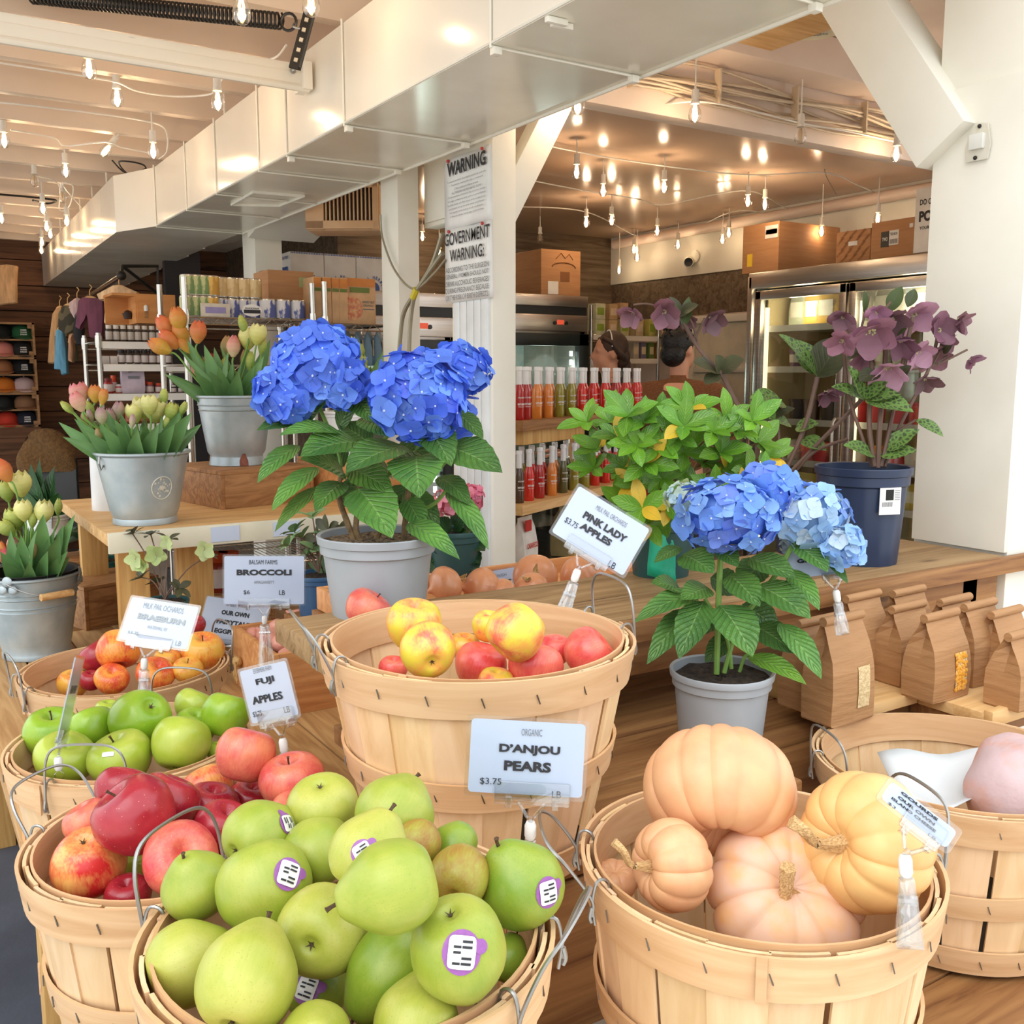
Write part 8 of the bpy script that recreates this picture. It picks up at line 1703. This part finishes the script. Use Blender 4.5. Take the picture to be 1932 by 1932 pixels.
lgm = lg.mesh('logo'); lgm.materials.append(M['label'])
for px, py, col, lb in ((0, 626, (20, 22, 22), 'black cap at the photo edge on the top cap shelf'), (42, 626, (30, 92, 54), 'green cap with white letters on the top cap shelf'), (6, 660, (222, 140, 130), 'pink cap on the second cap shelf'), (42, 658, (34, 36, 36), 'dark grey cap with white letters on the second cap shelf'), (4, 692, (168, 112, 74), 'tan cap on the third cap shelf'), (44, 692, (20, 20, 22), 'black cap with white letters on the third cap shelf'), (8, 727, (214, 122, 34), 'bright orange cap on the fourth cap shelf'), (46, 726, (206, 180, 182), 'pale lilac cap seen from behind on the fourth cap shelf'), (4, 760, (26, 30, 30), 'black-green cap on the fifth cap shelf'), (48, 760, (150, 108, 78), 'brown cap on the fifth cap shelf'), (14, 794, (202, 58, 36), 'red cap on the lowest cap shelf'), (50, 794, (34, 36, 54), 'navy cap with a white mark on the lowest cap shelf')):
    lv = min(range(6), key=lambda i: abs((lev[i] + lev[i + 1]) / 2 - py)); z = zz[lv + 1] + .014; p = atY(px, py, CY + .12); t = thing('baseball_cap', lb, 'cap', (p.x, CY + .13, z)); cm = mat('cap_cloth', S(*col), .8); t.scale = (.92, .92, .92)
    d = dome.copy(); d.materials.append(cm); b = brim.copy(); b.materials.append(cm); link('crown', d, t); q = link('brim', b, t); s_ = q.modifiers.new('thick', 'SOLIDIFY'); s_.thickness = .003
    if 'letters' in lb or 'mark' in lb: link('logo', lgm, t)
# ---- tote on the wall
def cloth(name, label, cat, pts, D, col, th=.03, parts=None, group=None, mt=None, hang=None):
    """garment from its photo outline, as a padded cloth body"""
    P = [atD(x, y, D) for x, y in pts]; c = sum(P, V((0, 0, 0))) / len(P); t = thing(name, label, cat, tuple(c), 0, group); n = len(P); mb = MB()
    inn = [c.lerp(p, .72) for p in P]; fr_ = -_fw
    rows = [[p - c for p in P], [p - c + fr_ * th * .35 for p in [c.lerp(q, .97) for q in P]], [p - c + fr_ * (th * .5 + .006 * math.sin(i * 2.1)) for i, p in enumerate(inn)], [c.lerp(p, .3) - c + fr_ * th * .55 for p in P]]
    mb.sheet(rows, closed=True, uv=False); mb.add(rows[-1], [list(range(n))])
    rows = [[p - c for p in P], [p - c - fr_ * th * .35 for p in [c.lerp(q, .97) for q in P]], [p - c - fr_ * th * .5 for p in inn]]
    mb.sheet([r_[::-1] for r_ in rows], closed=True, uv=False); mb.add(rows[-1], [list(range(n))[::-1]])
    m_ = mt or mat(name + '_cloth', S(*col), .85, scale=6, stretch=(6, 6, 1), col2=S(*[int(q * .82) for q in col]), bump=.15)
    mb.build('fabric', m_, t); return t, c
tt, c = cloth('canvas_tote', 'cream canvas tote hanging on the dark plank wall', 'bag', [(-12, 502), (14, 499), (33, 502), (31, 530), (32, 572), (14, 574), (-14, 578)], 7.1, (232, 184, 134), .05)
# ---- clothes rail
b0, b1 = atD(128, 585, 6.9), atD(229, 520, 5.3); t = thing('clothes_rail', 'metal clothes rail on black brackets running toward the dark wall', 'clothes rail', tuple(b1)); o = b1
MB().tube([b0 - o, V((0, 0, 0))], .014, 10).build('rail', M['chrome'], t); MB().ball((0, 0, 0), .026, 12, 8).build('end_knob', M['dark_metal'], t)
e1, e2, e3 = atD(231, 502, 5.35) - o, atD(297, 502, 5.7) - o, atD(299, 552, 5.7) - o
MB().tube([V((0, 0, 0)), e1, e2, e3], .009, 6).tube([e1, atD(300, 556, 5.7) - o], .009, 6).build('bracket', M['dark_metal'], t)
def hanger(D, x, y, w, par, o):
    c = atD(x, y, D) - o; s = D / FPX; MB().tube(bez([c + _rt * (-w * s) - V((0, 0, .05)), c + _rt * (-w * .5 * s) - V((0, 0, .012)), c, c + _rt * (w * .5 * s) - V((0, 0, .012)), c + _rt * (w * s) - V((0, 0, .05))], 4), .012, 8).tube(bez([c, c + V((0, 0, .04)), c + V((.012, 0, .06)), c + V((0, 0, .075))], 4), .003, 6).build('wooden_hanger', M['wood_pale'], par)
for nm_, lb, pts, D, col, hg in (
  ('baby_bodysuit', 'cream baby bodysuit with farm lettering, nearest on the clothes rail', [(208, 543), (216, 539), (233, 539), (241, 543), (262, 552), (255, 566), (243, 560), (241, 575), (243, 612), (222, 615), (198, 611), (201, 570), (196, 563), (188, 566), (184, 556)], 5.35, (240, 202, 158), (225, 541, 22)),
  ('purple_trousers', 'plum purple trousers hung beside the bodysuit', [(150, 568), (158, 561), (188, 563), (196, 570), (197, 600), (194, 640), (172, 638), (168, 600), (162, 586), (158, 604), (152, 622), (144, 618), (147, 590)], 5.6, (120, 66, 88), (170, 562, 20)),
  ('lilac_shirt', 'pale lilac shirt behind the purple trousers', [(132, 572), (148, 562), (156, 566), (150, 590), (144, 605), (134, 588)], 5.9, (206, 176, 176), (146, 566, 14)),
  ('camouflage_jacket', 'dark camouflage jacket on the clothes rail', [(112, 592), (122, 576), (136, 578), (144, 600), (140, 624), (126, 632), (112, 622)], 6.1, (96, 84, 66), (128, 576, 12)),
  ('tan_sweater', 'long tan sweater at the dark end of the clothes rail', [(101, 592), (108, 582), (118, 578), (116, 600), (108, 640), (106, 686), (92, 686), (95, 640)], 6.4, (206, 160, 112), (113, 580, 9)),
  ('blue_shirt', 'light blue shirt hanging behind the tan sweater', [(107, 622), (120, 620), (126, 660), (128, 705), (118, 708), (116, 698), (104, 697)], 6.3, (104, 164, 196), (114, 619, 8)),
  ('dark_leggings', 'black leggings between the blue shirt and the trousers', [(142, 600), (152, 590), (158, 620), (156, 650), (146, 652), (140, 630)], 5.9, (36, 34, 40), (152, 590, 7)),
  ('peach_top', 'narrow peach top in the dark gap on the rail', [(132, 634), (138, 632), (140, 660), (138, 684), (131, 682)], 6.1, (206, 156, 124), (135, 632, 4)),
  ('olive_trousers', 'olive green trousers in the dark gap on the rail', [(139, 630), (145, 630), (146, 680), (140, 682)], 6.15, (110, 116, 84), (142, 629, 4))):
    mt_ = None
    if 'camo' in nm_: mt_ = mat('camouflage_cloth', S(96, 88, 66), .85, scale=14, detail=2, col2=S(56, 52, 40), lo=.48, hi=.52)
    g_, c = cloth(nm_, lb, 'clothing', pts, D, col, .05, mt=mt_)
    if hg: hanger(D + .02, hg[0], hg[1], hg[2], g_, c)
    if nm_ == 'baby_bodysuit':
        mb = MB()
        for i, s in enumerate(('AMBER', 'WAVES', 'FARM')): text(mb, s, atD(229, 556 + i * 8, 5.35 - .045) - c, _rt, _up, .056, .0145, bold=.05)
        mb.build('lettering', M['ink'], g_)
# ---- wire shelving with jars (far left) and cans (middle)
DJ = 5.0
j0 = atD(186, 648, DJ); j1 = atD(352, 648, DJ); YJ = (j0.y + j1.y) / 2 - .05; X0_, X1_ = atY(186, 648, YJ).x, atY(356, 648, YJ).x
zj = [atY(270, y, YJ).z for y in (646, 688, 743, 800)]
metro('chrome wire shelving stocked with jars behind the wide tulip bucket', X0_, X1_, YJ, YJ + .4, zj, atY(186, 628, YJ).z)
def jar(name, label, group, p, r, h, cg, clid, clab):
    a, b, c = jar_mesh(r, h); o_ = a.build(name, pm(name + '_glass', cg, .2)); o_.location = p; tag(o_, label, 'jar', group); b.build('lid', pm('jar_lid', clid), o_)
    if clab: c.build('label_band', pm('jar_label', clab, .6), o_)
    return o_
first = {}
for k in range(9):
    p = atY(206 + k * 13.5, 640, YJ + .06); jar('spice_jar', 'dark spice jar with a white lid on the top jar shelf', 'jars on the top jar shelf', (p.x, YJ + .06, zj[0] + .003), .0165, .082, (66, 58, 52), (216, 206, 196), (196, 188, 180))
for k in range(7):
    p = atY(229 + k * 14.6, 680, YJ + .06); jar('honey_jar', 'white-labelled jar with a black lid on the second jar shelf', 'jars on the second jar shelf', (p.x, YJ + .06, zj[1] + .003), .0185, .072, (90, 76, 66), (40, 36, 36), (226, 214, 210))
for k, px in enumerate((198, 214)):
    p = atY(px, 680, YJ + .06); good('soap_box', 'small white box at the near end of the second jar shelf', 'box', 'white boxes on the second jar shelf', (p.x, YJ + .06, zj[1] + .003), 'box', (.036, .04, .04), (232, 222, 216))
p = atY(252, 736, YJ + .04); o_ = good('lilac_pouch', 'lilac pouch with script lettering on the third jar shelf', 'bag', None, (p.x, YJ + .05, zj[2] + .003), 'pouch', (.115, .05, .15), (206, 190, 206))
mb = MB(); text(mb, 'Burrow', (0, -.03, .115), (1, 0, .1), (0, 0, 1), .05, .02, slant=.3); mb.box((0, -.03, .08), (.055, .002, .012)); mb.build('lettering', M['ink_grey'], o_)
for px, r, h, cg, cl, lb in ((205, .022, .075, (170, 40, 36), (120, 30, 26), 'red tin with a cross label on the third jar shelf'), (219, .016, .09, (214, 70, 40), (226, 90, 50), 'orange-red bottle behind the red tin'), (225, .018, .045, (190, 60, 56), (230, 220, 216), 'short red jar beside the lilac pouch'), (279, .018, .06, (150, 70, 70), (190, 60, 50), 'tall dark red jar after the lilac pouch'), (283, .019, .055, (150, 96, 110), (222, 84, 46), 'plum jar with an orange lid'), (300, .018, .05, (146, 70, 80), (214, 80, 50), 'second plum jar with an orange lid'), (328, .013, .04, (70, 62, 60), (220, 210, 206), 'small dark jar near the tall bucket'), (341, .013, .04, (70, 62, 60), (216, 206, 200), 'last small dark jar near the tall bucket')):
    p = atY(px, 738, YJ + .06); jar('preserve_jar', lb, None, (p.x, YJ + .06 + (.05 if '279' in str(px) or px == 219 else 0), zj[2] + .003), r, h, cg, cl, (222, 206, 200))
for k in range(9):
    p = atY(212 + k * 15, 790, YJ + .06); jar('sauce_jar', 'amber red sauce jar on the bottom jar shelf behind the tulips', 'jars on the bottom jar shelf', (p.x, YJ + .06, zj[3] + .003), .018, .08, (150, 60, 40), (60, 40, 36), (196, 120, 90))
# wooden display box with ice-cream pictures
bz = zj[0] + .1; q0, q1 = atY(260, 610, YJ + .25), atY(332, 610, YJ + .25); t = thing('wooden_display_box', 'plywood box with ice cream cutouts standing above the spice jars', 'box', ((q0.x + q1.x) / 2, YJ + .25, q0.z)); w_ = q1.x - q0.x; h_ = atY(280, 555, YJ + .25).z - q0.z
pl = mat('orange_plywood', S(214, 150, 88), .6, scale=4, stretch=(1, 1, 5), col2=S(196, 128, 68)); MB().box((0, 0, h_ / 2), (w_, .014, h_)).build('front_board', pl, t); MB().box((-w_ / 2, .1, h_ / 2), (.012, .2, h_)).build('side_board', pl, t); MB().box((-w_ * .32, .12, h_ * .96), (w_ * 1.6, .25, .012)).build('top_board', pl, t); MB().box((-w_ * .8, .2, h_ / 2), (w_ * .66, .012, h_)).build('back_board', pl, t); MB().box((0, .1, -.0495), (w_, .2, .095)).build('foot', M['wood_dark'], t)
mb = MB(); mb.box((-w_ * .28, -.009, h_ * .34), (w_ * .08, .006, h_ * .3)); mb.build('popsicle_stick', M['wood_brown'], t); MB().lathe([(0, -h_ * .1), (w_ * .055, -h_ * .1), (w_ * .055, h_ * .06), (w_ * .03, h_ * .1), (0, h_ * .11)], 12, (-w_ * .28, -.01, h_ * .52)).build('popsicle_picture', M['label'], t)
MB().lathe([(0, 0), (.02, 0), (.03, .03), (0, .03)], 12, (-w_ * .62, .12, h_ * .18)).ball((-w_ * .62, .12, h_ * .34), .022, 10, 8).build('cone_ornament', M['hair_b'], t)
# cans
DC_ = 4.1
k0 = atD(345, 610, 4.3); YC = atD(443, 606, 4.1).y; xa, xm, xb = atY(350, 606, YC + .0).x, atY(443, 606, YC).x, atY(590, 600, YC).x
zk = [atY(500, 602, YC).z, atY(500, 690, YC).z, .7]
metro('wire shelving stocked with cans beneath the duct', xa, xb, YC, YC + .42, zk, atY(443, 527, YC).z, strip=False)
xd = atY(610, 600, YC).x; xe = atY(745, 600, YC).x; metro('wire shelving carrying the cereal boxes beside the white pillar', xd, xe, YC - .02, YC + .4, [z - .012 for z in zk], atY(608, 532, YC).z, strip=False)
CANM = {}
def can(label, group, p, col, col2, r=.034, h=.085):
    k = (col, col2)
    if k not in CANM:
        a = MB().lathe([(0, 0), (r * .97, 0), (r, .003), (r, h - .003), (r * .97, h), (r * .9, h - .003), (0, h - .004)], 20).mesh('food_can'); a.materials.append(M['chrome'])
        b = MB().lathe([(r * 1.005, .006), (r * 1.008, .007), (r * 1.008, h - .007), (r * 1.005, h - .006)], 20).mesh('paper_label'); b.materials.append(mat('can_label', S(*col), .5, scale=22, stretch=(1, 1, .5), col2=S(*col2), lo=.47, hi=.52)); CANM[k] = (a, b)
    a, b = CANM[k]; o_ = link('food_can', a); o_.location = p; tag(o_, label, 'can', group); link('paper_label', b, o_); return o_
GRN = ((196, 196, 140), (120, 150, 90)); YEL = ((222, 180, 90), (200, 150, 60)); BEI = ((226, 200, 150), (206, 174, 120)); BLU = ((222, 220, 222), (84, 96, 160))
for k, px in enumerate((356, 370, 384, 398)):
    for lv in (0, 1):
        p = atY(px, 600, YC + .06); c_ = YEL if k == 3 else GRN; can(('yellow corn' if k == 3 else 'green-labelled') + ' can in the ' + ('upper' if lv else 'lower') + ' layer at the near end of the can shelf', 'cans at the end of the can shelf, ' + ('yellow' if k == 3 else 'green') + (' upper' if lv else ' lower'), (p.x + .01 * lv, YC + .06 + .02 * lv, zk[0] + .003 + .087 * lv), *c_)
for k, px in enumerate((418, 440, 462, 482)):
    p = atY(px, 560, YC + .1); can('beige chickpea can in the upper layer behind the post', 'beige cans, upper layer', (p.x, YC + .12, zk[0] + .003 + .087), *BEI); can('blue and white can in the lower layer behind the oval label', 'blue cans behind the oval label', (p.x, YC + .12, zk[0] + .003), *BLU)
for k, px in enumerate((507, 535, 563)):
    p = atY(px, 590, YC + .05); can('blue and white can at the front of the can shelf', 'blue cans at the front', (p.x, YC + .06, zk[0] + .003), *BLU)
p = atY(408, 598, YC + .0); o_ = good('can_tray', 'printed cardboard tray wrapped round the lower cans', 'tray', None, (p.x, YC + .012, zk[0] + .003), 'box', (.12, .014, .055), (216, 206, 190), 0, (150, 140, 190))
p = atY(474, 586, YC - .01); t = thing('shelf_talker', 'oval dark and white shelf label clipped to the can shelf', 'label', (p.x, YC - .02, p.z)); MB().lathe([(0, -.002), (.042, -.002), (.042, .002), (0, .002)], 28, (0, 0, 0), rot=Matrix(((1, 0, 0), (0, 0, -1), (0, .6, 0)))).build('oval_plate', M['label'], t)
mb = MB(); mb.box((0, -.003, -.005), (.07, .002, .014)); mb.build('dark_band', M['ink'], t); mb = MB(); text(mb, 'DUCKTRAP', (0, -.004, .008), (1, 0, 0), (0, 0, 1), .06, .007); mb.build('lettering', M['ink'], t)
p0, p1 = atY(502, 590, YC + .2), atY(588, 590, YC + .2); t, w_, h_, d_ = carton('plain kraft box standing behind the blue cans', (p0.x, YC + .16), (p1.x, YC + .16), atY(540, 512, YC + .2).z, zk[0] + .003, .2, M['card'], (('green_mark', .8, .78, .26, .2, pm('pale_green_print', (170, 184, 130)), 'f'),))
# cereal boxes
M['cereal'] = mat('cereal_board', S(224, 186, 140), .55)
for k, (px, w_) in enumerate(((598, .05), (616, .055), (632, .05), (647, .055))):
    p = atY(px, 596, YC + .02); o_ = good('cereal_box', ('first', 'second', 'third', 'fourth')[k] + ' tan cereal box spine from the shelving post', 'box', None, (p.x + .01, YC + .13, zk[0] - .008), 'box', (w_ * .72, .2, .2), (222, 180, 134), 0)
    MB().box((0, -.1012, .175), (w_ * .66, .002, .04)).build('orange_band', pm('cereal_orange', (222, 140, 60)), o_); MB().box((0, -.1012, .145), (w_ * .6, .002, .014)).build('green_mark', pm('cereal_green', (110, 130, 50)), o_)
p0, p1 = atY(657, 596, YC), atY(718, 596, YC); w_ = p1.x - p0.x; o_ = good('cereal_box', 'tan cereal box turned face out with a bowl picture', 'box', None, ((p0.x + p1.x) / 2, YC + .08, zk[0] - .008), 'box', (w_, .06, .205), (226, 184, 138), 0)
MB().box((0, -.031, .185), (w_ * .98, .002, .036)).build('orange_band', bpy.data.materials['cereal_orange'], o_)
MB().box((.0, -.0325, .152), (w_ * .6, .003, .022)).build('green_banner', bpy.data.materials['cereal_green'], o_)
rb = Matrix(((1, 0, 0), (0, 0, -1), (0, 1, 0))); MB().lathe([(0, 0), (.052, 0), (.052, .003), (0, .004)], 28, (-w_ * .24, -.030, .07), rot=rb).build('bowl_picture', mat('muesli_picture', S(206, 110, 86), .6, scale=60, col2=S(222, 180, 130)), o_)
mb = MB(); text(mb, 'HONEY NUT', (w_ * .26, -.0315, .10), (1, 0, 0), (0, 0, 1), .06, .011); text(mb, 'CRUNCH', (w_ * .26, -.0315, .085), (1, 0, 0), (0, 0, 1), .05, .01); mb.box((w_ * .26, -.0312, .068), (.06, .001, .005)); mb.build('lettering', M['ink_grey'], o_)
# white tortilla cartons
YW = 5.2
blue = pm('carton_blue', (40, 84, 168))
zt_ = atY(545, 474, YW).z; zb_ = zk[0] + .02
xs = [atY(x, 500, YW).x for x in (547, 611, 671, 733)]
for i in range(3):
    xa_, xb_ = xs[i], xs[i + 1] - .004; w_ = xb_ - xa_; h_ = zt_ - zb_; t = thing('tortilla_carton', ('first', 'second', 'third')[i] + ' white carton with a blue sun emblem above the cereal boxes', 'box', ((xa_ + xb_) / 2, YW + .12, zb_)); MB().box((0, .0, h_ / 2), (w_, .26, h_)).build('carton', M['label'], t, bevel=.003)
    mb = MB(); mb.lathe([(0, 0), (w_ * .2, 0), (w_ * .2, .002), (0, .002)], 24, (0, -.1305, h_ * .56), rot=rb)
    for k in range(20): mb.box((-w_ / 2 + w_ * (k + .5) / 20, -.131, h_ * .985), (w_ * .025, .002, .008))
    mb.build('blue_print', blue, t); MB().lathe([(0, 0), (w_ * .08, 0), (0, .001)], 16, (0, -.1327, h_ * .52), rot=rb).build('emblem_centre', M['label'], t)
    mb = MB(); R_ = w_ * .32
    for k, chx in enumerate('VISTA HERMOSA'):
        a = PI * (1.02 - .09 * (k - 0)) - .0
        if chx != ' ': text(mb, chx, (R_ * math.cos(a), -.132, h_ * .56 + R_ * math.sin(a)), (math.sin(a), 0, -math.cos(a)), (math.cos(a), 0, math.sin(a)), w_ * .055, w_ * .085, bold=.03)
    mb.build('lettering', blue, t)
    if i == 0:
        mb = MB(); X = -w_ / 2 - .002; text(mb, 'VISTA HERMOSA', (X, 0, h_ * .74), (0, -1, 0), (0, 0, 1), .2, .06, bold=.04); text(mb, 'SUPPORT AND EAT FRESH', (X, 0, h_ * .93), (0, -1, 0), (0, 0, 1), .2, .016); text(mb, 'NON INSTITUTIONAL', (X, 0, h_ * .5), (0, -1, 0), (0, 0, 1), .18, .02)
        for k in range(3): mb.ball((X, .06 - k * .06, h_ * .33), (.001, .02, .02), 10, 6)
        mb.build('side_print', blue, t)
t = tag(MB().box(((xs[0] + xs[3]) / 2, YW + .15, zb_ - .02), (xs[3] - xs[0] + .1, .4, .035)).box(((xs[0] + xs[3]) / 2 , YW + .3, zb_ / 2), (.08, .06, zb_ - .04)).build('carton_shelf', M['wood_dim']), 'plain shelf board carrying the white tortilla cartons', 'shelf')
# blue pouches under the cereal shelf
for k, px in enumerate((634, 662, 684, 704, 722)):
    p = atY(px, 690, YC + .06); o_ = good('chip_bag', 'slate blue snack pouch hanging in the row under the cereal boxes', 'bag', 'slate blue pouches under the cereal boxes', (p.x, YC + .1, zk[1] + .003), 'pouch', (.085, .05, .16), (104, 138, 160), .9, (206, 190, 160))
# chair with a brown fleece, dark back panel and counter
q = atD(88, 845, 5.0); t = thing('desk_chair', 'chair draped with a brown fleece jacket in front of the dark wall', 'chair', (q.x, q.y, 0)); A = rotz(-AZ); hz = q.z
mb = MB(); rows = []
for i in range(9):
    f = i / 8; rows.append([A @ V((x * (1 - .10 * f ** 3), y + .02 * math.sin(x * 20 + f * 5), hz - .12 + .22 * f - .10 * (f ** 2) * (abs(x) / .15) ** 2.2)) for x, y in [(.15 * math.cos(a) , .05 * (1 - .6 * f * f) * math.sin(a)) for a in [2 * PI * k / 28 for k in range(28)]]])
mb.sheet(rows, closed=True, uv=False); mb.add(rows[-1], [list(range(28))]); mb.build('fleece_jacket', mat('brown_fleece', S(112, 80, 40), .95, scale=60, col2=S(88, 60, 28), bump=.8, bscale=160), t)
MB().box(A @ V((0, -.2, hz - .55)), (.42, .42, .06), A).build('seat', M['black'], t, bevel=.02); MB().box(A @ V((0, .0, hz - .25)), (.3, .03, .4), A).build('backrest', M['black'], t, bevel=.01); MB().tube([A @ V((0, -.2, 0.1)), A @ V((0, -.2, hz - .56))], .03, 10).build('column', M['black'], t)
for k in range(5): a = 2 * PI * k / 5; MB().tube([A @ V((0, -.2, .1)), A @ V((.25 * math.cos(a), -.2 + .25 * math.sin(a), .03))], .02, 8).build('leg', M['black'], t)
p = atD(345, 560, 6.2); t = tag(MB().box((p.x, p.y, 1.25), (.22, .05, 2.05)).box((p.x, p.y, .12), (.3, .3, .23)).build('dark_board', mat('slate_board', S(52, 50, 54), .7, scale=3)), 'tall slate-coloured board standing behind the can shelf', 'board')
# jars under the flower shelf
for px, py, lb in ((412, 1060, 'amber sauce jar under the flower shelf lip beside the BROCCOLI card'), (432, 1066, 'second amber sauce jar half hidden by the BROCCOLI card')):
    p = atY(px, py, 3.25); jar('sauce_jar', lb, None, (p.x, 3.25, LOWZ + .16), .04, .13, (150, 54, 34), (190, 80, 40), (226, 222, 220))
p = atY(422, 1090, 3.25); crate('wooden_crate', 'plain box under the amber sauce jars', (p.x, 3.25, LOWZ), (.3, .14, .146), 0, M['wood_brown'])
